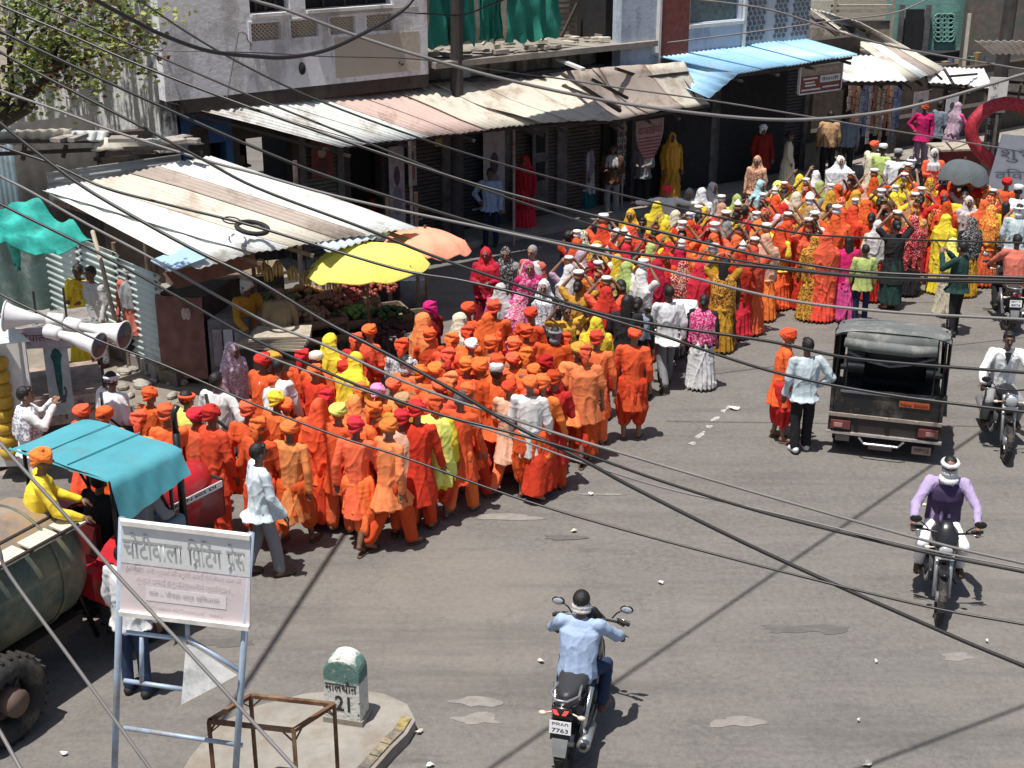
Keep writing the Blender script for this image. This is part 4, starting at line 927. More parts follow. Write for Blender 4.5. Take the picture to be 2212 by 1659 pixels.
def top_mb(P, hem, sleeve, fit=1.0, flare=.05, open_front=False):
    m = MB(); hip, ch, nk = P['hip'], P['chest'], P['neck']; L = nk - hip
    def at(z):
        u = (z - hip.z) / max(.1, (nk.z - hip.z)); u = max(0, min(1, u)); return hip + (nk - hip) * u
    st = max(abs(P['anL'].y), abs(P['anR'].y)) if not P.get('sit') else 0
    rings = [(nk.x, nk.y - .005, nk.z + .0, .062, .06), (nk.x, nk.y - .005, nk.z - .03, .10, .075), (nk.x, nk.y - .01, nk.z - .07, .165, .085), (at(nk.z - .13).x, at(nk.z - .13).y, nk.z - .13, .20 * fit, .118 * fit), (at(nk.z - .25).x, at(nk.z - .25).y, nk.z - .25, .187 * fit, .132 * fit), (at(hip.z + .12).x, at(hip.z + .12).y, hip.z + .12, .170 * fit, .135 * fit), (hip.x, hip.y, hip.z - .02, .180 * fit, .15 * fit)]
    if hem < hip.z - .08:
        n = max(2, int((hip.z - hem) / .12))
        for i in range(1, n + 1):
            u = i / n; z = hip.z - .02 - (hip.z - .02 - hem) * u; rings.append((hip.x, hip.y + .02 * u, z, (.180 + flare * u) * fit, (.15 + flare * u + st * .45 * u) * fit))
    elif hem < hip.z: rings.append((hip.x, hip.y, hem, .185 * fit, .155 * fit))
    m.loft(rings, 28)
    for k in 'LR':
        sh, el, wr = P['sh' + k], P['el' + k], P['wr' + k]
        m.caps(sh - (sh - nk) * .4 + V3(0, 0, -.015), sh + V3(0, 0, -.015), .055, .062, 10)
        if sleeve == 'short': m.caps(sh, sh.lerp(el, .80), .068, .072, 10)
        elif sleeve == 'none': pass
        else: m.caps(sh, el, .068 * fit, .057, 10); m.caps(el, el.lerp(wr, .93 if sleeve == 'long' else .6), .057, .045, 10)
    return m
def bottom_mb(P, kind):
    m = MB(); hip = P['hip']
    if kind in ('trousers', 'pajama', 'jeans', 'dhoti'):
        r0, r1, r2, e = {'trousers': (.090, .074, .064, .97), 'jeans': (.086, .066, .055, .97), 'pajama': (.094, .090, .070, .92), 'dhoti': (.135, .125, .085, .45)}[kind]
        m.ell(hip - V3(0, 0, .02), (.150, .105, .12), 14, 8); m.caps(hip + V3(0, 0, .04), hip + V3(0, 0, .08), .10, .10)
        for k in 'LR':
            m.caps(P['hp' + k], P['kn' + k], r0, r1, 12); m.caps(P['kn' + k], P['kn' + k].lerp(P['an' + k], e), r1, r2, 12)
        if kind == 'dhoti':
            m.loft([(0, 0, hip.z, .16, .13), (0, .02, hip.z - .25, .2, .17), (0, .04, .52, .19, .16 + abs(P['anL'].y - P['anR'].y) * .25)], 20)
    elif kind == 'lungi':
        st = abs(P['anL'].y - P['anR'].y) * .5
        m.loft([(0, 0, hip.z + .12, .15, .12), (0, 0, hip.z, .18, .145), (0, 0, .6, .20, .16 + st * .5), (0, 0, .14, .20, .17 + st)], 26)
    elif kind == 'skirt':
        st = abs(P['anL'].y - P['anR'].y) * .4
        m.loft([(0, 0, hip.z + .13, .14, .12), (0, 0, hip.z, .185, .165), (0, 0, .6, .218, .195 + st * .6), (0, 0, .3, .245, .22 + st), (0, 0, .05, .265, .24 + st)], 30)
    return m
def veil_mb(P, drop=.85, wide=1.0, hood=True):
    m = MB(); hd, nk = P['head'], P['neck']
    if hood:
        m.ell(hd + V3(0, -.032, .022), (.103, .112, .122), 16, 10)
        m.loft([(hd.x, hd.y - .05, hd.z + .02, .10, .09), (hd.x, hd.y - .055, hd.z - .07, .125, .10), (nk.x, nk.y - .04, nk.z - .02, .17 * wide, .125), (nk.x, nk.y - .02, nk.z - .10, .245 * wide, .16), (nk.x, nk.y - .02, nk.z - .25, .24 * wide, .165), (0, -.02, drop + .05, .225 * wide, .165), (0, -.02, drop, .215 * wide, .155)], 24)
    else:
        m.loft([(nk.x, nk.y - .01, nk.z + .015, .10, .085), (nk.x, nk.y - .01, nk.z - .06, .225 * wide, .125), (nk.x, nk.y - .01, nk.z - .2, .25 * wide, .16), (0, -.01, drop, .245 * wide, .17)], 24)
    return m
CACHE = {}
def cached(key, f):
    if key not in CACHE: CACHE[key] = f()
    return CACHE[key]
def head_mesh(kind):
    """head coverings, origin at the head centre"""
    m = MB(); rnd = random.Random(sum(map(ord, kind)))
    if kind.startswith('turban'):
        v = int(kind[-1]); m.ell((0, -.01, .055), (.088, .105, .065), 14, 8)
        wraps = [(.02, 12, .104, .026), (.045, -14, .108, .027), (.07, 8, .098, .026), (.05, 24, .10, .024), (.092, -6, .072, .024), (.105, 14, .045, .02)]
        for i, (z, tl, rr, r) in enumerate(wraps[:6 if v < 3 else 5]):
            t_ = R(tl + v * 9 * (-1) ** i); ax = (math.sin(t_) * math.cos(v * 2.0 + i), math.sin(t_) * math.sin(v * 2.0 + i), math.cos(t_)); m.torus((rnd.uniform(-.006, .006), -.008, z), rr * .86, r, ax, 20, 7, .92, 1.08)
        if v == 3: m.ell((.02, -.105, -.045), (.052, .024, .10), 10, 8)
        if v == 2: m.ell((.035, .0, .13), (.03, .035, .03), 8, 6)
    elif kind == 'hair': m.ell((0, -.022, .028), (.084, .094, .104), 16, 10); m.ell((0, .05, .09), (.06, .035, .028), 10, 6)
    elif kind == 'bald': m.ell((0, -.03, -.02), (.083, .08, .05), 14, 8)
    elif kind == 'longhair':
        m.ell((0, -.022, .03), (.088, .10, .108), 16, 10); m.loft([(0, -.05, .05, .08, .07), (0, -.085, -.1, .085, .055), (0, -.115, -.3, .075, .04), (0, -.12, -.5, .05, .03), (0, -.12, -.62, .02, .02)], 14)
    elif kind == 'bun': m.ell((0, -.022, .03), (.087, .098, .107), 16, 10); m.ell((0, -.12, -.01), (.05, .045, .05), 10, 8)
    elif kind == 'cap': m.lathe((0, -.008, .045), [(0, .098), (.05, .1), (.085, .09), (.095, .04)], (0, -.05, 1), 20)
    elif kind == 'band': m.torus((0, -.005, .05), .088, .022, (0, .1, 1), 22, 8, .95, 1.1); m.ell((0, -.02, .02), (.086, .096, .06), 14, 8)
    elif kind == 'hathair': m.ell((0, -.022, .028), (.084, .094, .104), 16, 10)
    elif kind == 'wrapface':
        m.ell((0, .0, -.055), (.09, .108, .07), 16, 10); m.torus((0, 0, .055), .086, .028, (0, .12, 1), 22, 8, .95, 1.12); m.torus((0, .01, -.13), .08, .035, (0, .2, 1), 20, 8)
    elif kind == 'headcloth': m.ell((0, -.012, .02), (.096, .104, .105), 16, 10); m.torus((0, -.01, .035), .095, .018, (0, .15, 1), 22, 7, .95, 1.08); m.ell((0, -.05, -.08), (.085, .06, .07), 10, 8)
    elif kind == 'lowscarf': m.ell((0, -.022, .035), (.083, .093, .098), 16, 10); m.torus((0, -.006, -.035), .084, .022, (0, .25, 1), 22, 8, .95, 1.1); m.torus((0, -.012, -.075), .08, .024, (0, .25, 1), 22, 8, .95, 1.1)
    elif kind == 'helmet': m.ell((0, -.01, .02), (.12, .135, .13), 18, 12)
    return solid(m, .009, 2, lambda co, n: .004 * noise.noise(co * 45)) if kind not in ('hair', 'hathair') else solid(m, .009, 1, lambda co, n: .004 * noise.noise(co * 70))
def eyes_mesh():
    m = MB()
    for s_ in (-1, 1): m.ell((.03 * s_, .084, .016), (.014, .006, .007), 8, 6); m.ell((.03 * s_, .087, .038), (.02, .006, .005), 8, 4)
    m.ell((0, .094, -.054), (.024, .004, .004), 8, 4); return m.mesh('eyes', True)
def moustache_mesh():
    m = MB(); m.caps((-.028, .09, -.042), (0, .1, -.034), .006, .009, 6); m.caps((.028, .09, -.042), (0, .1, -.034), .006, .009, 6); return m.mesh('moustache', True)
def shoe_mesh(P, k, kind):
    m = MB(); a, t_ = P['an' + k], P['to' + k]
    if kind == 'sandal': m.loft([(t_.x - .0, (a.y + t_.y) / 2 + .0, max(.0, min(a.z, t_.z) - .035), .048, .135), (t_.x, (a.y + t_.y) / 2, max(.02, min(a.z, t_.z) - .012), .046, .13)], 14)
    else: m.caps(a - V3(0, .03, .04), t_ + V3(0, .01, 0), .048, .042, 10)
    return m.mesh('shoe', True)
POSES = {
    'walkA': pose(.24, (.06, .12), (-.06, -.10)), 'walkB': pose(-.24, (-.08, -.12), (.06, .14)), 'walkC': pose(.14, (-.04, -.02), (.05, .12)),
    'stand': pose(0.0, (0, .03)), 'standB': pose(.06, (.02, .06), (-.03, -.03), head=(.01, .0)),
    'bend': pose(.1, (.05, .15), lean=.16, head=(0, .05)), 'armsin': pose(.05, lean=.02, hands={'L': (V3(-.24, .06, 1.10), V3(-.12, .24, 1.12)), 'R': (V3(.24, .06, 1.10), V3(.12, .25, 1.13))}),
    'photo': pose(.04, hands={'L': (V3(-.25, .18, 1.22), V3(-.09, .33, 1.43)), 'R': (V3(.25, .18, 1.22), V3(.09, .33, 1.43))}),
    'spread': pose(.05, hands={'L': (V3(-.40, .05, 1.33), V3(-.62, .15, 1.36)), 'R': (V3(.40, .05, 1.33), V3(.62, .12, 1.34))}),
    'carry': pose(.08, hands={'L': (V3(-.32, .06, 1.52), V3(-.14, .05, 1.73)), 'R': (V3(.32, .06, 1.52), V3(.14, .05, 1.73))}),
    'carry1': pose(.08, (0, .03), hands={'L': (V3(-.34, .03, 1.50), V3(-.15, .04, 1.73))}),
    'tray': pose(.10, hands={'L': (V3(-.38, .05, 1.44), V3(-.20, .12, 1.66)), 'R': (V3(.36, .05, 1.46), V3(.22, .10, 1.66))}),
    'hip': pose(.05, (.0, .03), hands={'R': (V3(.37, -.05, 1.12), V3(.22, .04, .98))}),
    'reach': pose(.1, (.02, .06), lean=.10, hands={'R': (V3(.26, .22, 1.10), V3(.24, .45, 1.0)), 'L': (V3(-.26, .22, 1.10), V3(-.2, .46, 1.0))}),
}
def seated(px, pz, kn, an, hands, lean=.08, to=None):
    P = pose(0, lean=lean, hands=hands); dz = pz - .90
    for k in ('hip', 'chest', 'neck', 'head', 'shL', 'shR', 'hpL', 'hpR'): P[k] = P[k] + V3(0, 0, dz)
    for k in 'LR':
        s_ = -1 if k == 'L' else 1
        P['kn' + k] = V3(kn[0] * s_, kn[1], kn[2]); P['an' + k] = V3(an[0] * s_, an[1], an[2]); P['to' + k] = V3(an[0] * s_ * 1.1, an[1] + .15, an[2] - .05)
    P['sit'] = True; return P
POSES['ride'] = seated(0, .83, (.22, .42, .68), (.22, .20, .34), {'L': (V3(-.33, .28, 1.10), V3(-.34, .50, .98)), 'R': (V3(.33, .28, 1.10), V3(.34, .50, .98))}, lean=.10)
POSES['sit'] = seated(0, .50, (.14, .45, .50), (.13, .46, .10), {'L': (V3(-.27, .12, .74), V3(-.14, .34, .62)), 'R': (V3(.27, .12, .74), V3(.14, .34, .62))}, lean=.06)
POSES['drive'] = seated(0, .62, (.18, .44, .60), (.16, .62, .25), {'L': (V3(-.27, .2, .84), V3(-.14, .45, .84)), 'R': (V3(.27, .2, .84), V3(.14, .45, .84))}, lean=.06)
CLB = {}
def person(label, loc, rz, P='stand', top=None, hem=.55, sleeve='long', bottom=None, bkind='pajama', head=None, hcol=None, skin=0, veil=None, vdrop=.85, vwide=1.0, hood=True, shoes='sandal', scale=1.0, group=None, fit=1.0, shawl=None, face=True, extra=None, cat='person', grip=0.0, flare=.05, foldk=9, amp=.016, mous=False, shcol=None):
    pz = POSES[P]
    g = thing('person', label, cat, loc, rz, group); g.scale = (scale,) * 3
    fine = .011
    link('body', cached(('body', P, grip), lambda: solid(body_mb(pz, grip=grip), fine, 1)), SK[skin], g, slot=True)
    if bottom:
        zb = {'trousers': .1, 'jeans': .1, 'pajama': .12, 'dhoti': .4, 'lungi': .14, 'skirt': .05}[bkind]
        am = {'trousers': .009, 'jeans': .007, 'pajama': .015, 'dhoti': .024, 'lungi': .018, 'skirt': .026}[bkind]; kk = {'dhoti': 12, 'skirt': 18, 'lungi': 9}.get(bkind, 6)
        nm = {'pajama': 'trousers', 'jeans': 'jeans', 'trousers': 'trousers', 'dhoti': 'dhoti', 'lungi': 'lungi', 'skirt': 'skirt'}[bkind]
        link(nm, cached(('bot', P, bkind), lambda: solid(bottom_mb(pz, bkind), .014, 3, folds(am, .9, zb, kk, 3.1))), bottom, g, slot=True)
    if top:
        nm = 'kurta' if hem < .72 else 'shirt'
        link(nm, cached(('top', P, round(hem, 2), sleeve, fit, flare, foldk), lambda: solid(top_mb(pz, hem, sleeve, fit, flare), .013, 3, folds(amp, pz['neck'].z - .15, min(hem, .8), foldk, hem * 7))), top, g, slot=True)
    if veil:
        link('veil' if hood else 'shawl', cached(('veil', P, round(vdrop, 2), vwide, hood), lambda: solid(veil_mb(pz, vdrop, vwide, hood), .013, 2, folds(.020, pz['neck'].z, vdrop, 9, 5.0 + vdrop))), veil, g, slot=True)
    hd = pz['head']
    if head:
        nm = 'turban' if head.startswith('turban') else {'cap': 'cap', 'band': 'headband', 'wrapface': 'face_scarf', 'headcloth': 'headcloth', 'lowscarf': 'neck_scarf', 'helmet': 'helmet'}.get(head, 'hair')
        link(nm, cached(('head', head), lambda: head_mesh(head)), hcol or HAIR, g, loc=hd, slot=True)
        if head == 'lowscarf':
            link('hair', cached(('head', 'hathair2'), lambda: solid(MB().ell((0, -.02, .05), (.088, .10, .095), 16, 10), .009, 1, lambda co, n: .004 * noise.noise(co * 70))), HAIR, g, loc=hd, slot=True)
        if head in ('band', 'wrapface', 'cap', 'headcloth'): link('hair', cached(('head', 'hathair'), lambda: head_mesh('hathair')), HAIR, g, loc=hd, slot=True)
    if face:
        link('eyes', cached('eyes', eyes_mesh), EYE, g, loc=hd, slot=True)
        if mous: link('moustache', cached('mous', moustache_mesh), HAIR, g, loc=hd, slot=True)
    if shoes:
        for k in 'LR': link('sandal' if shoes == 'sandal' else 'shoe', cached(('shoe', P, k, shoes), lambda: shoe_mesh(pz, k, shoes)), shcol or (SANDAL if shoes == 'sandal' else M_BLACK), g, slot=True)
    if extra: extra(g, pz)
    return g
CL = {}
def C(name):
    t = {'orange': (.84, .125, .038), 'saffron': (.86, .19, .045), 'rust': (.62, .07, .02), 'apricot': (.84, .27, .09), 'red': (.62, .035, .03), 'crimson': (.42, .015, .035), 'maroon': (.20, .012, .015),
         'salmon': (.84, .14, .06), 'yellow': (.80, .60, .05), 'lemon': (.80, .78, .18), 'gold': (.62, .33, .05), 'mustard': (.50, .26, .03), 'cream': (.72, .66, .50), 'white': (.78, .78, .78), 'palewhite': (.66, .64, .62),
         'palegreen': (.45, .55, .18), 'green': (.10, .22, .08), 'pink': (.78, .10, .30), 'magenta': (.55, .02, .15), 'hotpink': (.80, .30, .55), 'lavender': (.50, .36, .44), 'lilac': (.42, .33, .52), 'purpledark': (.085, .06, .13),
         'grey': (.26, .26, .27), 'greyblue': (.22, .27, .33), 'paleblue': (.36, .47, .63), 'skyblue': (.40, .66, .72), 'icewhite': (.62, .72, .76), 'dark': (.025, .024, .026), 'navy': (.02, .035, .08), 'denim': (.035, .055, .11),
         'brown': (.12, .06, .035), 'tan': (.48, .30, .16), 'peach': (.70, .40, .28), 'teal': (.03, .20, .24), 'darkgreen': (.02, .05, .045), 'khaki': (.25, .2, .12), 'coral': (.60, .16, .12)}
    if name.endswith('_print'):
        b = name[:-6]; return cloth(name, t[b], 'splash', {'gold': (.2, .06, .02), 'crimson': (.75, .5, .4), 'lavender': (.75, .65, .7), 'white': (.3, .3, .36), 'cream': (.15, .12, .1), 'dark': (.3, .28, .28), 'orange': (.7, .5, .1), 'red': (.75, .45, .2), 'peach': (.25, .09, .05), 'yellow': (.75, .3, .03), 'pink': (.75, .5, .55), 'magenta': (.7, .3, .4), 'tan': (.1, .05, .03)}.get(b, (.7, .6, .4)), 58)
    if name.endswith('_dots'): b = name[:-5]; return cloth(name, t[b], 'dots', (.75, .6, .5), 40)
    if name.endswith('_check'): b = name[:-6]; return cloth(name, t[b], 'check', (.1, .1, .12), 40)
    return cloth(name, t[name])
def headpos(U, V, h=1.66, s=1.0):
    p = Pz(U, V, h * s); return Vector((p.x, p.y, 0))
ORD = ['first', 'second', 'third', 'fourth', 'fifth', 'sixth', 'seventh', 'eighth', 'ninth', 'tenth', 'eleventh', 'twelfth', 'thirteenth', 'fourteenth', 'fifteenth', 'sixteenth', 'seventeenth', 'eighteenth']
# ================================================================ the saffron procession (heads as seen in the photo)
# (U, V of the head top, colour of kurta, colour of turban, head kind, pose, facing deg, extras)
K = []
def k_(U, V, top='orange', hc='orange', head='t', P=None, rz=None, bot=None, bk='pajama', hem=.55, note=None, **kw): K.append(dict(U=U, V=V, top=top, hc=hc, head=head, P=P, rz=rz, bot=bot, bk=bk, hem=hem, note=note, kw=kw))
# front rank, nearest the camera
k_(624, 904, 'apricot', 'saffron', 't1', 'walkA', -20, 'rust', 'dhoti', .42, 'bearded walker in long apricot kurta and orange turban, bare shins, front left of procession')
k_(768, 898, 'salmon', 'red', 't2', 'walkB', -15, 'saffron', 'dhoti', .45, 'walker with red turban and salmon kurta leaning forward, nearest of the procession')
k_(690, 857, 'orange', 'saffron', 't3', 'walkC', -20, 'rust', 'lungi', .62, 'man with orange head cloth and flowing shawl between the two nearest walkers', veil='orange', hood=True, vdrop=.75)
k_(868, 845, 'gold', 'tan', 't1', 'walkA', -10, 'saffron', 'dhoti', .72, 'man in crumpled golden shirt and tan turban with gathered dhoti', sleeve='short')
k_(940, 850, 'yellow', 'orange', 't3', 'standB', -10, 'rust', 'dhoti', .5, 'person draped in bright lemon yellow cloth with sandals', veil='lemon', hood=False, vdrop=.55)
k_(995, 846, 'orange', 'tan', 'bald', 'walkC', -25, 'saffron', 'pajama', .48, 'bald man in long orange robe beside the lemon yellow drape')
k_(1073, 789, 'orange', 'palewhite', 'cap', 'walkA', -15, 'rust', 'pajama', .70, 'man in orange shirt with pale grey cap and dark rust trousers')
k_(1145, 808, 'palewhite', 'saffron', 't1', 'stand', -10, 'rust', 'dhoti', .62, 'man in loose white shirt with saffron turban and orange dhoti')
k_(1173, 806, 'saffron', 'saffron', 't2', 'walkB', -25, 'rust', 'lungi', .60, 'man in bright saffron shirt right behind the white shirt, stepping right')
k_(1264, 742, 'apricot', 'salmon', 't3', 'stand', -8, 'rust', 'lungi', .62, 'broad man in pale apricot short sleeved shirt and rust lungi', sleeve='short', fit=1.12)
k_(1371, 703, 'orange', 'orange', 't1', 'standB', -15, 'rust', 'dhoti', .48, 'lone man in plain orange kurta standing right of the procession', sleeve='half')
k_(1290, 712, 'salmon', 'red', 't2', 'stand', -15, 'salmon', 'pajama', .42, 'tall figure in long salmon kurta behind the apricot shirt')
k_(455, 872, 'orange', 'red', 't2', 'stand', -35, 'orange', 'pajama', .62, 'man in plain orange suit with red turban beside the red tractor', scale=1.04)
k_(420, 876, 'salmon', 'red', 't1', 'standB', -30, 'salmon', 'pajama', .6, 'man in salmon suit with red turban behind the tractor exhaust')
k_(534, 863, 'orange', 'salmon', 't2', 'walkB', -10, 'rust', 'dhoti', .55, 'man in wrinkled orange shirt left of the procession, hands clasped', sleeve='half')
k_(557, 898, 'orange', 'saffron', 't3', 'walkC', -25, 'rust', 'pajama', .5)
# second belt
for U, V, tp, hc, hd, ps, rz_ in [
    (596, 843, 'saffron', 'yellow', 't2', 'walkA', -20), (616, 857, 'saffron', 'saffron', 't1', 'stand', -10), (706, 838, 'salmon', 'red', 't3', 'walkA', -10), (766, 853, 'orange', 'apricot', 'hood', 'stand', -30), (815, 826, 'salmon', 'hotpink', 't2', 'stand', -15),
    (809, 871, 'saffron', 'saffron', 'bend', 'bend', -40), (850, 812, 'apricot', 'salmon', 't1', 'bend', -30), (778, 820, 'apricot', 'saffron', 't3', 'stand', -15), (730, 866, 'orange', 'lemon', 't1', 'stand', -30), (900, 862, 'rust', 'red', 't2', 'walkC', -15),
    (567, 758, 'orange', 'red', 't1', 'armsin', -25), (590, 752, 'orange', 'gold', 't2', 'stand', -10), (653, 748, 'orange', 'red', 't3', 'stand', -20), (682, 763, 'saffron', 'cream', 'cap', 'stand', -5), (680, 783, 'orange', 'saffron', 't1', 'armsin', -35), (742, 777, 'orange', 'red', 't2', 'walkA', -20),
    (798, 697, 'salmon', 'orange', 't1', 'armsin', -40), (770, 716, 'red', 'salmon', 't3', 'reach', -55), (928, 703, 'orange', 'orange', 't2', 'stand', -20), (917, 676, 'salmon', 'apricot', 'hood', 'stand', -35), (928, 648, 'maroon', 'magenta', 't3', 'stand', 60),
    (1012, 648, 'orange', 'orange', 't1', 'stand', -30), (1067, 645, 'orange', 'salmon', 't2', 'armsin', -15), (997, 678, 'orange', 'cream', 'hood', 'stand', -35), (977, 715, 'orange', 'saffron', 't3', 'bend', -15), (1018, 728, 'orange', 'white', 't1', 'bend', -25), (1055, 678, 'orange', 'orange', 'hood', 'armsin', -25), (1061, 722, 'saffron', 'saffron', 't2', 'bend', -20),
    (966, 748, 'orange', 'salmon', 't3', 'stand', -25), (940, 779, 'saffron', 'saffron', 't1', 'bend', -20), (1009, 769, 'orange', 'saffron', 't2', 'armsin', -40), (1038, 773, 'saffron', 'orange', 't1', 'stand', -60), (973, 798, 'salmon', 'apricot', 't3', 'stand', -25), (909, 787, 'orange', 'saffron', 't2', 'bend', -15), (950, 815, 'salmon', 'salmon', 't1', 'stand', -15),
    (1112, 725, 'salmon', 'salmon', 't2', 'bend', -25), (1136, 748, 'saffron', 'saffron', 't3', 'bend', -30), (1108, 758, 'salmon', 'salmon', 't1', 'armsin', -20), (1073, 760, 'salmon', 'orange', 't2', 'stand', -15), (1147, 658, 'rust', 'red', 't1', 'stand', -25), (1137, 697, 'orange', 'orange', 't2', 'stand', -5), (1178, 762, 'red', 'crimson', 't3', 'stand', 15),
    (1153, 783, 'orange', 'saffron', 't1', 'bend', -15), (1198, 797, 'red', 'rust', 't2', 'armsin', -15), (1221, 713, 'cream', 'rust', 't3', 'stand', -10), (1249, 732, 'apricot', 'gold', 't1', 'stand', -5), (1012, 824, 'salmon', 'saffron', 't2', 'walkA', -30), (1010, 700, 'saffron', 'orange', 't3', 'bend', -20),
    (322, 832, 'orange', 'orange', 't2', 'stand', -20), (175, 866, 'orange', 'salmon', 't1', 'stand', -30), (298, 884, 'salmon', 'salmon', 't3', 'bend', -25), (357, 865, 'saffron', 'salmon', 't2', 'stand', -15), (1100, 815, 'orange', 'orange', 't1', 'stand', -20), (868, 880, 'salmon', 'red', 't2', 'stand', -15), (840, 900, 'orange', 'saffron', 't1', 'walkA', -20)]:
    k_(U, V, tp, hc, hd, ps, rz_)
# singular figures inside the procession
k_(223, 874, 'orange', 'orange', 't1', 'stand', 170, note='smiling man in orange turban facing the camera above the tractor canopy')
k_(403, 845, 'lemon', 'salmon', 'band', 'stand', -40, note='black haired man with orange headband and yellow shirt', bot='rust')
k_(868, 728, 'white_print', 'orange', 't3', 'armsin', -20, note='man in white shirt with orange turban near the vegetable trays', bot='navy')
k_(600, 775, 'white', 'dark', 'hair', 'bend', -10, note='bowed man in plain white shirt among the orange kurtas', bot='grey')
k_(772, 762, 'yellow', 'orange', 'hoody', 'bend', -40, note='person wrapped in a wide yellow shawl, bending, middle of the procession', veil='yellow', vwide=1.25, vdrop=.6)
k_(714, 724, 'saffron', 'yellow', 'hoody', 'stand', -25, note='woman with pale yellow veil behind the wide yellow shawl', veil='yellow', vdrop=1.0)
k_(878, 769, 'apricot', 'white_print', 'headcloth', 'stand', -35, note='man with black and white checked headcloth in the procession')
k_(1200, 706, 'rust', 'grey', 'headcloth', 'stand', -10, note='dark skinned man with pale headcloth left of the cream shirt')
# people around them
Z1 = []
def saff(d, label):
    kw = dict(d['kw']); hd = d['head']; top = C(d['top']); bot = C(d['bot'] or random.choice(['rust', 'orange', 'rust', 'salmon'])); vl = kw.pop('veil', None); hood = kw.pop('hood', True)
    h = POSES[d['P']]['head'].z + (.15 if hd.startswith('t') else .11); s_ = kw.pop('scale', 1.0) * (1.0 if d['note'] else random.uniform(.92, 1.05))
    loc = headpos(d['U'], d['V'], h, s_); rz = R(d['rz'] + (0 if d['note'] else random.uniform(-26, 22))); kw.setdefault('fit', random.choice([.86, .90, .95]))
    if not d['note'] and d['top'] in ('orange', 'salmon', 'saffron') and random.random() < .3: top = C(random.choice(['apricot', 'rust', 'peach', 'saffron']))
    if not d['note'] and d['P'] == 'stand': d['P'] = random.choice(['stand', 'walkA', 'walkB', 'walkC', 'standB', 'armsin'])
    loc -= Vector((-math.sin(rz), math.cos(rz), 0)) * POSES[d['P']]['head'].y * s_
    args = dict(P=d['P'], top=top, hem=d['hem'] if d['note'] else random.choice([.5, .58, .42]), bottom=bot, bkind=d['bk'] if d['note'] else random.choice(['pajama', 'pajama', 'dhoti']), skin=random.choice([0, 0, 1]), scale=s_, face=abs(d['rz']) > 50 or hd == 'band', mous=abs(d['rz']) > 120, shoes=random.choice(['sandal', 'sandal', None]))
    args.update(kw)
    if hd in ('hood', 'hoody'): args.update(veil=C(vl or d['hc']), vdrop=kw.get('vdrop', random.choice([.95, .8])))
    elif vl: args.update(veil=C(vl), hood=hood)
    if hd[0] == 't' and hd[1:].isdigit() and not (vl and hood): args.update(head='turban' + hd[1:], hcol=C(d['hc']))
    elif hd in ('cap', 'band', 'headcloth'): args.update(head=hd, hcol=C(d['hc']))
    elif hd in ('bald',): args.update(head='hair', hcol=mat('grey_hair', (.12, .1, .09), .6))
    elif hd == 'hair': args.update(head='hair')
    if hd == 'bend': args.update(head='turban3', hcol=C(d['hc']))
    d['loc'] = loc
    return person(label, loc, rz, group='saffron procession walking away', **args)
NM = {'orange': 'orange', 'saffron': 'saffron', 'rust': 'rust orange', 'apricot': 'pale apricot', 'red': 'red', 'crimson': 'crimson', 'maroon': 'maroon', 'salmon': 'salmon', 'yellow': 'yellow', 'lemon': 'lemon yellow', 'gold': 'golden', 'tan': 'tan', 'cream': 'cream', 'white': 'white', 'hotpink': 'pink', 'magenta': 'magenta', 'palewhite': 'off white', 'mustard': 'mustard', 'palegreen': 'yellow green', 'pink': 'pink', 'lavender': 'lavender', 'grey': 'grey', 'peach': 'peach', 'brown': 'brown', 'teal': 'teal', 'dark': 'black', 'coral': 'coral', 'skyblue': 'sky blue', 'paleblue': 'pale blue', 'green': 'green'}
def nm(c): return NM.get(c.split('_')[0], c) + (' printed' if '_' in c else '')
def rowlabel(items, per, key=lambda d: d['pos']):
    """order by depth into rows, then left to right"""
    it = sorted(items, key=lambda d: key(d).y); rows = [it[i:i + per] for i in range(0, len(it), per)]
    for r, row in enumerate(rows):
        for c, d in enumerate(sorted(row, key=lambda d: key(d).x / key(d).y)): d['row'] = r; d['col'] = c
for d in K: d['pos'] = headpos(d['U'], d['V'])
gen = [d for d in K if not d['note']]
rowlabel(gen, 12)
for d in K:
    hw = {'hood': '%s hood', 'bend': '%s turban', 'cap': '%s cap'}.get(d['head'], '%s turban') % nm(d['hc'])
    lab = d['note'] or '%s kurta, %s, %s from left in %s row of orange men' % (nm(d['top']), hw, ORD[d['col']], ORD[d['row']])
    saff(d, lab)

# ================================================================ women's crowd with pots
pot_m = cached('pot', lambda: MB().lathe((0, 0, 0), [(0, .05), (.03, .09), (.09, .125), (.14, .115), (.18, .07), (.20, .06), (.215, .075)], n=18).mesh('pot', True))
lid_cone = cached('lidc', lambda: MB().lathe((0, 0, .205), [(0, .12), (.02, .12), (.07, .075), (.13, .03), (.155, .012)], n=14).mesh('lid', True))
lid_flat = cached('lidf', lambda: MB().lathe((0, 0, .205), [(0, .13), (.03, .14), (.06, .13), (.07, .05)], n=14).mesh('lid', True))
leaf_m = cached('leafs', lambda: MB().add([(0, 0, .2)] + [(.14 * math.cos(k * 1.05), .14 * math.sin(k * 1.05), .27 + .02 * (k % 2)) for k in range(6)], [(0, k + 1, (k + 1) % 6 + 1) for k in range(6)]).ell((0, 0, .29), (.055, .055, .07), 10, 7).mesh('coconut', True))
POTM = [mat('steel_pot', (.55, .55, .57), .3, .7, var=.15), mat('copper_pot', (.45, .2, .1), .35, .6, var=.2), mat('white_pot', (.72, .70, .66), .5, var=.1), mat('clay_pot', (.28, .12, .07), .8, var=.2)]
LIDW = mat('white_lid', (.80, .78, .74), .6, var=.06)
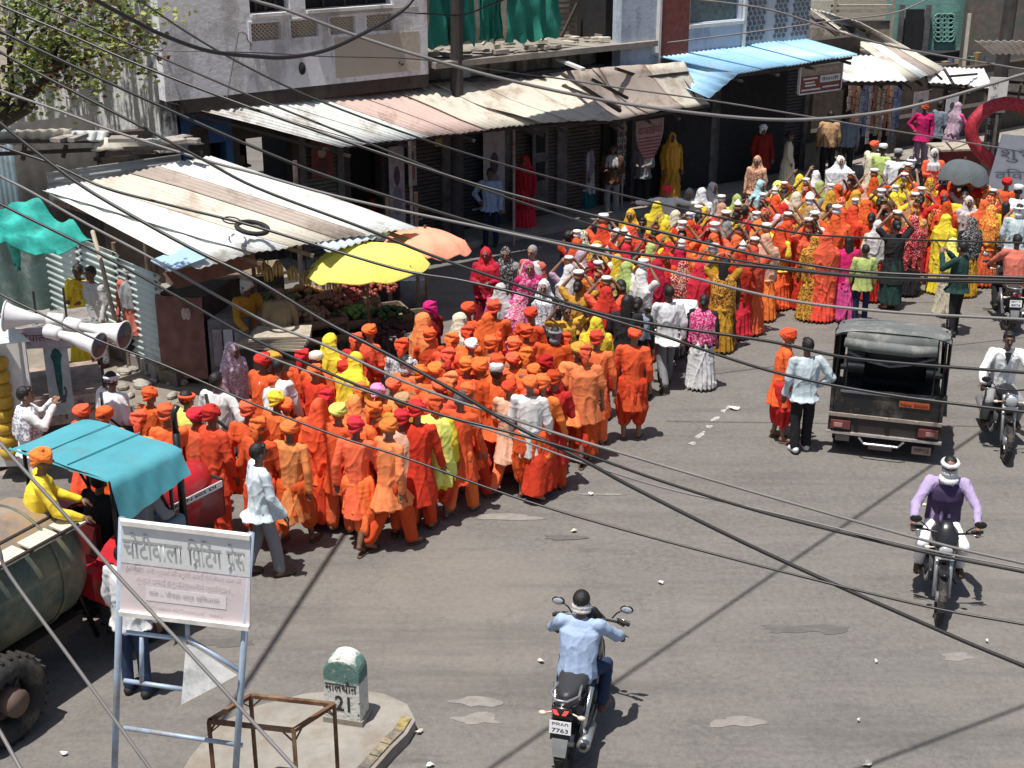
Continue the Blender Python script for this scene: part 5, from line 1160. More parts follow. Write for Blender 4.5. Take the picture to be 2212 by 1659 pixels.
def pot(label, loc, z, kind, m=0, s=1.0):
    g = thing('water_pot', label, 'pot', (loc[0], loc[1], z), random.uniform(0, 6), 'pots carried on heads'); g.scale = (s,) * 3
    link('vessel', pot_m, POTM[m], g, slot=True)
    if kind == 'leaf': link('coconut', leaf_m, mat('coconut_leaf', (.2, .16, .05), .7, var=.5, scale=20), g, slot=True)
    else: link('lid', lid_cone if kind == 'cone' else lid_flat, LIDW, g, slot=True)
W = []
def w_(U, V, top, bot=None, veil=None, P='stand', rz=150, note=None, pot_=None, bk='skirt', head='bun', hcol=None, **kw): W.append(dict(U=U, V=V, top=top, bot=bot or top, veil=veil, P=P, rz=rz, note=note, pot=pot_, bk=bk, head=head, hcol=hcol, kw=kw))
# singular ones, from the photo
w_(1050, 540, 'crimson', 'maroon', 'red', 'armsin', 170, 'woman in dark red shawl standing in the shade, facing camera')
w_(1092, 541, 'grey', 'maroon', 'dark_print', 'stand', 175, 'woman with grey veil beside the dark red shawl')
w_(1150, 533, 'coral', 'magenta', None, 'stand', 150, 'bald man in pale shawl behind the magenta wrapped woman', head='hathair', hcol='grey', bk='lungi', shawl=1)
w_(1142, 570, 'magenta', 'magenta', 'magenta_print', 'stand', 190, 'woman in magenta printed veil left of the cream saris')
w_(1081, 618, 'pink', 'pink', 'palewhite', 'stand', -20, 'woman with white veil hanging left over a pink sari')
w_(1120, 640, 'lavender', 'magenta', 'pink_print', 'stand', 10, 'woman in pink printed drape beside the white veil')
w_(1175, 612, 'dark', 'dark', 'white_print', 'stand', 170, 'woman with white and navy dotted scarf')
w_(1223, 660, 'gold', 'rust', None, 'tray', -160, 'woman with golden blouse raising a basket near the procession', head='bun')
w_(1288, 690, 'yellow', 'rust', 'yellow', 'stand', 0, 'woman in golden yellow veil behind the apricot shirt')
w_(1229, 575, 'lavender', 'palewhite', 'palewhite', 'carry', 10, 'woman in pinkish white sari holding a pot, crowd left', 'flat')
w_(1272, 604, 'orange_print', 'mustard', 'orange_print', 'carry1', -60, 'woman in orange printed sari with one arm raised')
w_(1249, 608, 'gold', 'brown', None, 'carry', -20, 'dark haired woman with both arms up beside orange print', 'flat', head='bun')
w_(1340, 607, 'dark', 'navy', None, 'standB', 20, 'dark haired woman in black top looking away', head='bun', bk='jeans')
w_(1354, 642, 'dark', 'denim', None, 'armsin', -10, 'young woman with long hair, black top and blue jeans', head='longhair', bk='jeans', hem=.8)
w_(1378, 648, 'dark', 'dark', 'greyblue', 'stand', -20, 'woman in black with pale blue scarf over her shoulder', hood=False, vdrop=1.05)
w_(1446, 617, 'white', 'grey', None, 'walkA', 10, 'slim person in loose white shirt and grey trousers at crowd edge', head='hair', bk='trousers', hem=.78)
w_(1522, 640, 'dark', 'white', None, 'stand', -20, 'woman in pink printed shawl and white skirt beside a scooter', head='bun', shawlc='magenta_print')
w_(1563, 566, 'mustard', 'mustard', 'gold_print', 'carry', -5, 'woman in mustard printed sari lifting a tray, right of the crowd edge', hood=False, vdrop=.7, head='longhair')
w_(1418, 566, 'crimson', 'crimson', 'crimson', 'stand', -10, 'woman in long plain crimson sari seen from behind', vdrop=.35)
w_(1477, 566, 'red_print', 'crimson', 'crimson_print', 'stand', -15, 'woman in crimson sari with floral print right of plain crimson')
w_(1510, 571, 'rust', 'rust', 'red', 'walkC', -20, 'woman in rust red sari with orange border', vdrop=.9)
w_(1629, 535, 'salmon', 'salmon', 'salmon', 'carry', -30, 'woman in pale salmon sari with raised arms at the crowd front', 'flat', vdrop=.9)
w_(1603, 545, 'rust', 'red', 'rust', 'carry', -40, 'woman in dark orange sari beside the pale salmon one', 'cone', vdrop=.7)
w_(1680, 468, 'lavender', 'lavender_print', 'lavender_print', 'stand', 10, 'woman in long lavender printed veil walking away', vdrop=.3)
w_(1785, 508, 'salmon', 'salmon', 'salmon', 'stand', -5, 'woman in bright salmon sari beside the magenta dress', vdrop=.4, vwide=1.15)
w_(1762, 512, 'gold_print', 'gold_print', 'gold_print', 'stand', 5, 'woman in golden printed skirt left of bright salmon sari', vdrop=.8)
w_(1835, 515, 'magenta', 'pink', 'magenta', 'armsin', 5, 'woman in magenta dress and scarf with long dark hair', hood=False, vdrop=.7, head='longhair')
w_(1871, 531, 'palegreen', 'navy', None, 'stand', 0, 'child in yellow green shirt and navy trousers', head='hair', bk='jeans', hem=.75, scale=.86)
w_(1897, 481, 'cream', 'red', 'palewhite', 'stand', -5, 'woman with long pale grey veil over red skirt')
w_(1938, 476, 'dark', 'darkgreen', None, 'carry', 5, 'woman in black dress holding a white topped pot high', 'flat', head='bun', bk='lungi', hem=.5)
w_(1975, 470, 'crimson', 'dark', 'crimson_dots', 'stand', 0, 'woman in crimson dotted veil over dark trousers', vdrop=.55, vwide=1.15)
w_(2045, 468, 'yellow', 'yellow', 'yellow', 'stand', -35, 'woman in glowing yellow sari with hooded veil at right', vdrop=.5, vwide=1.05)
w_(2059, 520, 'yellow', 'cream', 'lemon', 'stand', -60, 'child wrapped in yellow in front of the glowing yellow sari', scale=.85, hood=True, vdrop=1.0)
w_(2100, 474, 'dark', 'mustard', 'dark_print', 'stand', 10, 'woman in dark patterned veil right of the yellow sari')
w_(2094, 430, 'lavender', 'dark', 'palewhite', 'stand', 175, 'dark haired woman with draped white shawl, face to camera')
w_(2127, 437, 'orange', 'orange', 'salmon', 'stand', -10, 'woman in orange drape behind the draped white shawl')
w_(2174, 438, 'yellow', 'khaki', None, 'spread', -10, 'girl with very long dark hair in yellow dress', head='longhair')
w_(2203, 443, 'icewhite', 'dark', None, 'stand', -10, 'person with white headcloth and pale blue shirt at right edge', head='headcloth', hcol='white', bk='trousers', hem=.8)
w_(2081, 523, 'darkgreen', 'dark', None, 'photo', 40, 'man in dark green shirt and jeans taking a photo, seen from behind', head='hair', bk='jeans', hem=.8, shoes='shoe')
w_(1636, 342, 'peach', 'peach_print', 'peach_print', 'stand', 150, 'woman in tall brown and orange printed veil at the rear')
w_(1645, 395, 'skyblue', 'skyblue', 'skyblue', 'stand', -150, 'woman with sky blue veil at the back of the crowd', vwide=1.1)
w_(1816, 342, 'white', 'white', 'white', 'stand', 180, 'woman spread in a wide bright white veil', vwide=1.35, vdrop=.7)
w_(1889, 306, 'cream', 'cream', None, 'stand', -60, 'man in cream shirt with orange turban in the rear', head='turban1', hcol='salmon', bk='lungi')
w_(1908, 314, 'palegreen', 'yellow', None, 'stand', -50, 'man with white cap and yellow green vest beside him', head='cap', hcol='white', bk='lungi')
w_(1941, 325, 'white', 'dark', None, 'stand', -20, 'man in bright white shirt and grey cap at the rear', head='cap', hcol='grey', bk='trousers')
w_(1970, 340, 'dark', 'dark', None, 'stand', -20, 'man in black shirt with round white cap', head='headcloth', hcol='white', bk='trousers')
w_(2019, 325, 'salmon', 'orange', 'white', 'armsin', 175, 'woman with white hood over orange dress facing the camera', vdrop=1.2, vwide=.8)
w_(2099, 387, 'rust', 'rust', None, 'stand', -10, 'man with round orange turban near the heart arch', head='turban2', hcol='saffron', bk='lungi')
w_(2117, 381, 'red', 'maroon', None, 'stand', -10, 'man with bright red turban near the heart arch', head='turban3', hcol='red', bk='lungi')
w_(2176, 386, 'saffron', 'rust', None, 'stand', -30, 'man with dark red turban in front of the white banner', head='turban1', hcol='red', bk='lungi')
w_(2201, 403, 'white', 'grey', None, 'stand', -10, 'man with white cap at the right edge', head='cap', hcol='white', bk='trousers')
w_(1442, 400, 'white', 'cream', None, 'spread', 175, 'man in white with red headcloth spreading both arms', head='headcloth', hcol='red', bk='pajama')
w_(1516, 411, 'white', 'white', 'white', 'stand', -30, 'woman in full white veil right of the spread arms')
w_(1489, 413, 'grey', 'grey', 'grey', 'stand', 160, 'woman in grey veil beside the spread arms')
w_(1541, 400, 'lavender', 'coral', 'palewhite', 'stand', -150, 'woman in whitish veil above a coral sari')
w_(1420, 440, 'yellow', 'gold', 'yellow', 'stand', -10, 'woman in yellow green sari under the spread arms', vdrop=.4)
w_(1518, 452, 'gold', 'yellow', 'yellow_print', 'stand', -20, 'woman in golden yellow veil with white skirt, crowd rear left')
w_(1362, 458, 'gold', 'brown', 'yellow_print', 'stand', 160, 'woman with golden hood behind the orange draped pot carrier')
w_(1389, 472, 'dark', 'dark', None, 'stand', 160, 'dark clothed child near the golden hood', head='hair', bk='trousers', scale=.9)
w_(1303, 487, 'orange', 'maroon', 'orange', 'carry', -20, 'woman in flame orange sari carrying a white topped pot, left of crowd', 'flat', vdrop=.8)
w_(1229, 501, 'navy', 'dark', None, 'stand', -60, 'man in dark clothes at the left end of the women', head='hair', bk='trousers')
w_(1260, 503, 'cream', 'cream_print', 'cream_print', 'stand', -30, 'woman in cream and black patterned sari')
w_(1569, 560, 'brown', 'brown', None, 'stand', -10, 'dark haired woman directly behind the mustard printed sari', head='bun')
named = [d for d in W if d['note']]
for (U, V, veil, top, p_) in [(1356, 530, 'red', 'crimson', 'cone'), (1405, 528, 'palegreen', 'yellow', None), (1444, 528, 'red', 'red', None), (1471, 540, 'crimson', 'red', 'cone'), (1288, 554, 'cream', 'cream', 'flat'), (1254, 546, 'lavender', 'lavender', None), (1332, 556, 'yellow', 'orange', None), (1354, 571, 'palegreen', 'yellow', None), (1395, 560, 'orange', 'yellow', None), (1541, 554, 'yellow_print', 'mustard', 'flat'), (1541, 474, 'red', 'crimson', None), (1532, 492, 'crimson', 'red', None), (1569, 480, 'grey', 'brown', 'flat'), (1592, 425, 'palegreen', 'yellow', None), (1458, 460, 'cream', 'yellow', None), (1674, 425, 'orange', 'gold', 'cone'), (1680, 396, 'lemon', 'brown', None), (1727, 381, 'yellow', 'orange', None), (1761, 373, 'white', 'dark', None), (1721, 420, 'cream', 'cream', None), (1749, 420, 'white', 'grey', None), (1771, 396, 'palegreen', 'cream', None), (1758, 466, 'white', 'white', None), (1806, 468, 'orange', 'orange', 'flat')]:
    w_(U, V, top, None, veil, random.choice(['carry', 'carry1']) if p_ else random.choice(['stand', 'carry1', 'armsin', 'carry']), random.uniform(-60, 40), None, p_)
# packed middle of the crowd
rnd = random.Random(5); pts = [headpos(d['U'], d['V']) for d in W]; cnt = 0; tries = 0
PAL = ['red', 'orange', 'crimson', 'rust', 'salmon', 'yellow', 'gold', 'cream', 'orange', 'rust', 'red_print', 'orange', 'brown', 'orange_print', 'palewhite', 'salmon', 'yellow', 'peach', 'mustard', 'gold_print', 'saffron', 'rust', 'red', 'orange', 'tan']
def inpoly(x, y, poly):
    c = False; j = len(poly) - 1
    for i in range(len(poly)):
        if (poly[i][1] > y) != (poly[j][1] > y) and x < (poly[j][0] - poly[i][0]) * (y - poly[i][1]) / (poly[j][1] - poly[i][1]) + poly[i][0]: c = not c
        j = i
    return c
poly1 = [(1235, 520), (1330, 470), (1400, 480), (1470, 470), (1560, 440), (1640, 425), (1700, 400), (1850, 385), (1960, 370), (2080, 395), (2200, 420), (2215, 470), (2130, 450), (2060, 445), (1980, 455), (1900, 465), (1800, 485), (1710, 500), (1650, 510), (1560, 545), (1470, 555), (1380, 590), (1290, 640), (1240, 600)]
while cnt < 125 and tries < 9000:
    tries += 1; U, V = rnd.uniform(1235, 2215), rnd.uniform(365, 645)
    if not inpoly(U, V, poly1): continue
    p = headpos(U, V)
    if min((p - q).length for q in pts) < .42: continue
    pts.append(p); cnt += 1
    pk = rnd.random(); a, b = rnd.choice(PAL), rnd.choice(PAL)
    w_(U, V, a, b, (rnd.choice([a, a, b]) if rnd.random() < .75 else None), rnd.choice(['carry', 'carry', 'carry1', 'stand', 'tray']) if pk < .42 else rnd.choice(['stand', 'armsin', 'carry1']), rnd.choice([rnd.uniform(-70, 30), rnd.uniform(-60, 10), rnd.uniform(120, 220)]), None, (rnd.choice(['flat', 'cone', 'flat', 'leaf', 'flat']) if pk < .42 else None))
for d in W: d['pos'] = headpos(d['U'], d['V'])
rowlabel([d for d in W if not d['note']], 16)
for i, d in enumerate(W):
    v = nm(d['veil']) + ' veil' if d['veil'] else 'dark hair'
    if d['note'] is None: lab = '%s, %s dress, %s from left, %s row of the women' % (v, nm(d['top']), ORD[d['col']], ORD[d['row']])
    else: lab = d['note']
    kw = dict(d['kw']); s_ = kw.pop('scale', rnd.uniform(.90, .97) if d['note'] is None or d['bk'] == 'skirt' else 1.0); Pn = d['P']; hh = 1.66 if not d['head'] or d['veil'] else 1.68
    loc = headpos(d['U'], d['V'], hh, s_); shc = kw.pop('shawlc', None); sh1 = kw.pop('shawl', None)
    hem = kw.pop('hem', .80 if d['bk'] == 'skirt' else .6)
    kw.setdefault('vdrop', rnd.choice([.75, .9, 1.0])) if d['note'] is None else None
    facing = abs((d['rz'] + 180) % 360 - 180) > 60
    person(lab, loc, R(d['rz']), P=Pn, top=C(d['top']), hem=hem, sleeve='short' if 'carry' in Pn or Pn == 'tray' else 'long', bottom=C(d['bot']), bkind=d['bk'], head=None if (d['veil'] and kw.get('hood', True)) else d['head'], hcol=C(d['hcol']) if d['hcol'] else None,
           veil=C(d['veil']) if d['veil'] else (C(shc) if shc else (C('palewhite') if sh1 else None)), **({'hood': False} if (shc or sh1) else {}), skin=i % 3 if i % 5 else 1, scale=s_, face=facing, shoes=kw.pop('shoes', 'sandal' if i % 2 else None), group="crowd of women and onlookers", **kw)
    if d['pot']:
        ps = POSES[Pn]['head']; c, q = math.cos(R(d['rz'])), math.sin(R(d['rz'])); x, y = ps.x * s_, ps.y * s_
        pl = 'pot on the head of the ' + (d['note'].split(' in ')[0] + ' in ' + ' '.join(d['note'].split(' in ')[1].split()[:4]) if d['note'] and ' in ' in d['note'] else (' '.join(d['note'].split()[:8]) if d['note'] else 'woman %s from left, %s row' % (ORD[d['col']], ORD[d['row']])))
        pl = ({'flat': 'white topped ', 'cone': 'cone lidded ', 'leaf': 'coconut topped '}[d['pot']] + pl)
        pot(' '.join(pl.split()[:16]), (loc.x + x * c - y * q, loc.y + x * q + y * c), (ps.z + .10) * s_ + .01, d['pot'], i % 4 if d['pot'] != 'leaf' else 1, rnd.uniform(.52, .72))

# ================================================================ onlookers and others
def pp(label, U, V, foot=None, **kw):
    s_ = kw.get('scale', 1.0)
    loc = Pz(U, foot, kw.pop('gz', 0)) if foot else headpos(U, V, 1.68, s_); return person(label, loc, R(kw.pop('rz', 0)), **kw)
def strap(col, r=.014, bag=False):
    def f(g, P):
        sh = P['neck']; m = MB(); pts = [sh + V3(-.12, -.07, -.02), sh + V3(-.04, -.165, -.15), sh + V3(.06, -.175, -.30), sh + V3(.19, -.1, -.45)]
        m.tube(pts, r, 6); m.build('bag_strap', col, g)
        if bag: MB().box(sh + V3(.25, -.05, -.52), (.1, .22, .2)).build('bag', col, g)
    return f
pp('young man in white and grey shirt with grey trousers at left edge of road', 575, 949, 1243, rz=-60, P='walkC', top=C('icewhite'), hem=.78, bottom=C('grey'), bkind='trousers', head='hair', skin=1, shoes='shoe', shcol=SANDAL)
pp('man in light blue white shirt and black trousers beside the orange man', 1727, 735, 975, rz=10, P='hip', top=C('icewhite'), hem=.80, bottom=C('dark'), bkind='trousers', head='hair', skin=1, shoes='shoe', shcol=WSH)
pp('thin man in orange kurta and turban beside the white shirted man', 1681, 693, 950, rz=-95, P='armsin', top=C('orange'), hem=.58, bottom=C('red'), bkind='dhoti', head='turban1', hcol=C('orange'), skin=0)
pp('man in white shirt with black bag strap behind the tractor canopy', 237, 805, None, rz=-25, P='standB', top=C('white'), hem=.78, bottom=C('grey'), bkind='trousers', head='band', hcol=C('white'), skin=0, shoes='shoe', extra=strap(M_BLACK, .016, True))
pp('man in white shirt with black straps left of the orange crowd', 465, 808, None, rz=-20, P='hip', top=C('white'), hem=.78, bottom=C('dark'), bkind='trousers', head='hair', skin=0, shoes='shoe', extra=strap(M_BLACK, .022))
pp('seated woman in pinkish white dotted veil beside the kiosk', 502, 745, None, rz=-120, P='stand', top=C('lavender'), veil=C('lavender_print'), bottom=C('lavender'), bkind='skirt', skin=1, vdrop=.6, scale=.94)
pp('young man in white shirt and scarf filming with a camera at far left', 50, 838, None, rz=-70, P='photo', top=C('white'), hem=.8, veil=C('white_print'), hood=False, vdrop=1.05, bottom=C('white'), bkind='pajama', head='hair', skin=0, shoes='shoe')
pp('woman in yellow sari standing at the tin fence', 168, 572, None, rz=170, P='armsin', top=C('yellow'), bottom=C('yellow'), bkind='skirt', veil=C('yellow_print'), hood=False, vdrop=.75, head='bun', skin=1)
pp('person in white checked shirt behind the woman in yellow', 195, 578, None, rz=150, P='stand', top=C('palewhite'), hem=.8, bottom=C('white_print'), bkind='trousers', head='hair', skin=1)
pp('shaded person in pale shawl inside the dark shed', 280, 575, None, rz=170, P='stand', top=C('coral'), veil=C('grey'), hood=False, vdrop=1.0, bottom=C('dark'), bkind='trousers', head='turban2', hcol=C('palewhite'), skin=1)
pp('man in dull yellow kurta reaching out at the kiosk', 523, 602, None, rz=-140, P='reach', top=C('mustard'), hem=.5, bottom=C('khaki'), bkind='pajama', head='turban3', hcol=C('palewhite'), skin=1)
pp('vendor in pale shirt among hanging bananas', 600, 615, None, rz=-160, P='stand', top=C('khaki'), hem=.75, bottom=C('dark'), bkind='trousers', head='hair', skin=1)
pp('man in light blue shirt with folded sleeves standing in awning shade', 1060, 357, 532, rz=165, P='hip', top=C('paleblue'), hem=.8, bottom=C('navy'), bkind='jeans', head='hair', skin=1, shoes='shoe')
pp('woman in red sari behind the awning post', 1133, 372, 500, rz=160, P='stand', top=C('crimson'), bottom=C('red'), bkind='skirt', veil=C('red'), skin=1, vdrop=.7)
pp('woman in pale pink and white sari with teal petticoat before the shutter', 1262, 316, 458, rz=130, P='stand', top=C('lavender'), bottom=C('teal'), bkind='skirt', veil=C('palewhite'), hood=False, vdrop=.45, head='bun', skin=1, scale=1.05)
pp('man in dark waistcoat with white scarf, arms folded, by the shutter', 1320, 325, 468, rz=170, P='armsin', top=C('brown'), hem=.8, bottom=C('grey'), bkind='trousers', head='hair', skin=1, veil=C('palewhite'), hood=False, vdrop=1.18, vwide=.75)
pp('man in grey checked shirt with hands together under the shield sign', 1385, 318, 455, rz=165, P='armsin', top=C('grey'), hem=.8, bottom=C('dark'), bkind='trousers', head='headcloth', hcol=C('grey'), skin=0)
pp('woman in mustard yellow sari right of the shield sign', 1446, 316, 440, rz=190, P='stand', top=C('mustard'), bottom=C('gold'), bkind='skirt', veil=C('gold'), skin=1)
pp('tall man in white shirt with red and gold scarf standing by the shutter', 1510, 255, 405, rz=170, P='hip', top=C('palewhite'), hem=.8, bottom=C('brown'), bkind='trousers', head='hair', skin=1, veil=C('red_print'), hood=False, vdrop=1.2, vwide=.6)
pp('small child in gold top beside the tall man in white', 1549, 290, 400, rz=170, P='stand', top=C('mustard'), hem=.75, bottom=C('cream'), bkind='pajama', head='hair', skin=1, scale=.72)
pp('man in maroon with white headcloth left of the brown veil', 1640, 285, 415, rz=190, P='stand', top=C('maroon'), hem=.6, bottom=C('dark'), bkind='trousers', head='headcloth', hcol=C('white'), skin=1)
pp('girl in long cream dress beside the tall notice board', 1697, 292, 412, rz=-100, P='stand', top=C('cream'), hem=.6, bottom=C('cream'), bkind='skirt', head='bun', skin=1, scale=.86)
pp('man in tan shirt and dark trousers at the packet shop, left of pair', 1783, 232, 392, rz=-10, P='stand', top=C('tan'), hem=.85, bottom=C('dark'), bkind='trousers', head='hair', skin=1, scale=1.06)
pp('man in white and blue shirt at the packet shop, right of pair', 1822, 232, 392, rz=-10, P='stand', top=C('greyblue'), hem=.85, bottom=C('dark'), bkind='trousers', head='hair', skin=1, scale=1.06)
pp('man in pink shirt with glowing orange turban under the far awning', 1985, 240, 360, rz=160, P='hip', top=C('magenta'), hem=.7, bottom=C('lavender'), bkind='pajama', head='turban2', hcol=C('orange'), skin=1)
pp('man in grey shirt right of the glowing orange turban', 2018, 248, 355, rz=-60, P='stand', top=C('greyblue'), hem=.78, bottom=C('dark'), bkind='trousers', head='hair', skin=1)
pp('woman in pink and white leaning at the cart under the far awning', 2048, 262, 360, rz=-60, P='reach', top=C('pink'), bottom=C('lavender'), bkind='skirt', veil=C('lavender'), skin=1)
pp('person in blue shirt inside the packet shop', 1890, 215, None, rz=150, P='stand', top=C('paleblue'), hem=.8, bottom=C('dark'), bkind='trousers', head='hair', skin=1)
pp('dim figure in dark shirt deep in the open shop below the long awning', 700, 380, 560, rz=170, P='stand', top=C('dark'), hem=.8, bottom=C('dark'), bkind='trousers', head='hair', skin=1)
pp('seated red clothed person in the shade left of the portrait poster', 826, 408, 530, rz=160, P='sit', top=C('rust'), bottom=C('maroon'), bkind='pajama', hem=.45, head='headcloth', hcol=C('red'), skin=1, flare=.0)
pp('man in dark red shirt before the portrait poster', 870, 375, 500, rz=170, P='stand', top=C('maroon'), hem=.8, bottom=C('dark'), bkind='trousers', head='hair', skin=1)
pp('stooping man in pale clothes under the yellow parasol', 835, 590, 645, rz=120, P='sit', top=C('palewhite'), hem=.45, bottom=C('palewhite'), bkind='pajama', head='turban2', hcol=C('palewhite'), skin=1, flare=.0)
MB().box((Pz(826, 530).x, Pz(826, 530).y, .22), (.5, .4, .42)).build('wooden_stool', M_DARKB, None, label='low dark stool under the seated red clothed person', cat='stool')
MB().box((Pz(835, 645).x, Pz(835, 645).y, .22), (.5, .4, .42)).build('wooden_stool', M_DARKB, None, label='low dark stool under the stooping man in pale clothes', cat='stool')
# ================================================================ motorcycles
M_PLAST = mat('gloss_black', (.018, .018, .02), .25, var=.2, bmp=0); M_TYRE = mat('tyre_rubber', (.028, .027, .026), .85, var=.3, scale=20, dirt=(.12, .10, .08), dirt_amt=.3, bmp=.5)
M_SEAT = mat('seat_vinyl', (.035, .035, .037), .5, var=.2); M_REDL = mat('red_lens', (.55, .02, .02), .25, bmp=0); M_AMB = mat('pale_indicator', (.75, .62, .48), .3, bmp=0); M_ALU = mat('alloy', (.40, .40, .41), .4, .6, var=.2)
M_LENS = mat('headlamp_glass', (.55, .58, .6), .15, .3, var=.1, bmp=0); M_PLATE = mat('number_plate_white', (.75, .75, .75), .5, var=.05, bmp=0)
def wheel(parent, c, r, w, spokes=5, ax=(1, 0, 0), rimm=None, name='wheel', hubr=.06, rimk=.72):
    c = Vector(c); wl = D.objects.new(name, None); COL.objects.link(wl); wl.parent = parent; wl.location = c
    q = MB(); q.torus((0, 0, 0), r - w / 2, w / 2, ax, 32, 10)
    for k in range(28):
        a = 2 * math.pi * k / 28; A = Vector(ax).normalized(); x = A.orthogonal().normalized(); y = A.cross(x); d = x * math.cos(a) + y * math.sin(a); t_ = A.cross(d)
        q.bar(d * (r - .012) - A * w * .32 - t_ * .008 * (k % 2), d * (r - .012) + A * w * .32, .02 * r / .3, .022)
    q.build('tyre', M_TYRE, wl, True)
    q = MB(); q.torus((0, 0, 0), r * rimk, w * .22, ax, 28, 8); A = Vector(ax).normalized(); x = A.orthogonal().normalized(); y = A.cross(x)
    q.tube([-A * w * .6, A * w * .6], hubr, 12)
    for k in range(spokes):
        a = 2 * math.pi * k / spokes; d = x * math.cos(a) + y * math.sin(a); q.bar(d * hubr * .8, d * r * rimk, .028, .02)
    q.build('rim', rimm or M_ALU, wl, True); return wl
def motorcycle(label, loc, rz, body=M_PLAST, classic=False, plate=('PB60', '7763'), group=None, tail=True):
    g = thing('motorcycle', label, 'motorcycle', loc, rz, group); B_ = lambda mb, n, m, p=g, s=True: mb.build(n, m, p, s)
    wheel(g, (0, -.64, .30), .30, .125); wheel(g, (0, .68, .30), .30, .095)
    for x in (-.075, .075):
        f = B_(MB().tube([(x, .68, .30), (x, .50, .78)], .024, 8).tube([(x, .50, .78), (x, .46, .90)], .03, 8), 'fork_tube', M_ALU)
    B_(MB().loft([(0, .66, .60, .055, .14), (0, .67, .635, .06, .17), (0, .67, .645, .05, .15)], 14), 'front_mudguard', body)
    h = thing('handlebar', None, None); h.parent = g
    B_(MB().tube([(-.33, .38, .97), (-.25, .42, .98), (-.08, .46, .97), (.08, .46, .97), (.25, .42, .98), (.33, .38, .97)], .013, 8), 'bar', M_BLKM, h)
    for s_ in (-1, 1):
        B_(MB().tube([(.26 * s_, .42, 1.0), (.38 * s_, .375, .99)], .02, 8), 'grip', M_BLACK, h); B_(MB().tube([(.24 * s_, .47, .99), (.38 * s_, .46, .975)], .007, 5), 'lever', M_CHROME, h)
        mi = B_(MB().tube([(.2 * s_, .44, 1.0), (.24 * s_, .46, 1.05), (.31 * s_, .46, 1.10)], .008, 6), 'mirror', M_BLKM)
        B_(MB().ell((.34 * s_, .455, 1.11), (.066, .018, .045), 14, 8), 'mirror_shell', M_BLKM, mi); B_(MB().ell((.34 * s_, .442, 1.11), (.054, .008, .034), 12, 6), 'mirror_glass', M_LENS, mi)
        B_(MB().bar((.1 * s_, .52, .82), (.17 * s_, .53, .82), .012).ell((.19 * s_, .535, .82), (.035, .025, .02), 10, 6), 'indicator', M_AMB); B_(MB().bar((.09 * s_, -.80, .70), (.15 * s_, -.82, .69), .012).ell((.18 * s_, -.83, .69), (.04, .025, .022), 10, 6), 'indicator', M_AMB)
        B_(MB().tube([(.12 * s_, .02, .32), (.24 * s_, .02, .31)], .014, 6), 'footrest', M_BLACK); B_(MB().tube([(.13 * s_, -.60, .33), (.17 * s_, -.35, .72)], .028, 8), 'shock_absorber', M_CHROME)
    if classic:
        B_(MB().ell((0, .56, .86), (.095, .085, .095), 16, 10), 'headlight', M_CHROME); B_(MB().ell((0, .62, .86), (.08, .03, .08), 14, 8), 'headlight_glass', M_LENS)
    else:
        B_(MB().loft([(0, .52, .74, .04, .05), (0, .54, .84, .12, .075), (0, .50, .95, .13, .08), (0, .46, 1.03, .085, .04), (0, .43, 1.10, .05, .015)], 16), 'front_fairing', body); B_(MB().ell((0, .60, .83), (.075, .03, .05), 14, 8), 'headlight', M_LENS)
    B_(MB().frame_box((-.10, .585, .715), (.2, 0, 0), (0, .012, 0), (0, 0, .055)), 'front_plate', M_PLATE, g, False)
    B_(MB().loft([(0, .16, .66, .10, .20), (0, .17, .76, .155, .27), (0, .20, .86, .15, .27), (0, .22, .92, .09, .18), (0, .22, .935, .03, .06)], 20), 'fuel_tank', body)
    B_(MB().loft([(0, -.30, .735, .12, .38), (0, -.31, .78, .145, .42), (0, -.32, .82, .13, .40), (0, -.34, .835, .08, .33)], 20), 'seat', M_SEAT)
    B_(MB().loft([(0, -.45, .58, .08, .22), (0, -.5, .68, .11, .30), (0, -.58, .77, .10, .30), (0, -.66, .80, .06, .2)], 16), 'tail_panel', body)
    B_(MB().tube([(-.10, -.42, .80), (-.13, -.72, .84), (-.05, -.86, .86), (.05, -.86, .86), (.13, -.72, .84), (.10, -.42, .80)], .012, 6), 'grab_rail', M_ALU)
    tl = B_(MB().ell((0, -.855, .755), (.095, .035, .045), 14, 8), 'tail_light', M_PLAST)
    for s_ in (-1, 1): B_(MB().slab([(s_ * .012, -.895, .735), (s_ * .05, -.893, .735), (s_ * .075, -.885, .78), (s_ * .038, -.89, .78)][::s_], .004), 'light_element', mat('lit_tail_light', (.9, .05, .04), .3, emit=1.6, bmp=0) if tail else M_REDL, tl, False)
    rm = B_(MB().slab([(-.085, -.84, .70), (.085, -.84, .70), (.095, -.90, .47), (-.095, -.90, .47)], .012), 'rear_mudguard', M_PLAST, g, False)
    B_(MB().slab([(-.075, -.905, .485), (.075, -.905, .485), (.06, -.945, .32), (-.06, -.945, .32)], .01), 'mud_flap', mat('grey_flap', (.24, .25, .25), .5), rm, False)
    pl = B_(MB().slab([(-.10, -.885, .665), (.10, -.885, .665), (.10, -.905, .545), (-.10, -.905, .545)][::-1], .008), 'number_plate', M_PLATE, g, False)
    for k, s_ in enumerate(plate): text(s_, 'plate_lettering', M_INK, pl, (-.075, -.897 - .011 * k, .615 - .055 * k), (1, 0, 0), (0, .13, 1), .15, .04, .01, .004)
    en = MB(); en.box((0, .10, .42), (.26, .34, .24)); en.tube([(0, .18, .5), (0, .28, .66)], .085, 12); en.ell((.14, .05, .38), (.04, .11, .10)); en.ell((-.14, .05, .38), (.04, .11, .10)); B_(en, 'engine', mat('engine_grey', (.10, .10, .105), .5, .4, var=.3))
    fr = MB()
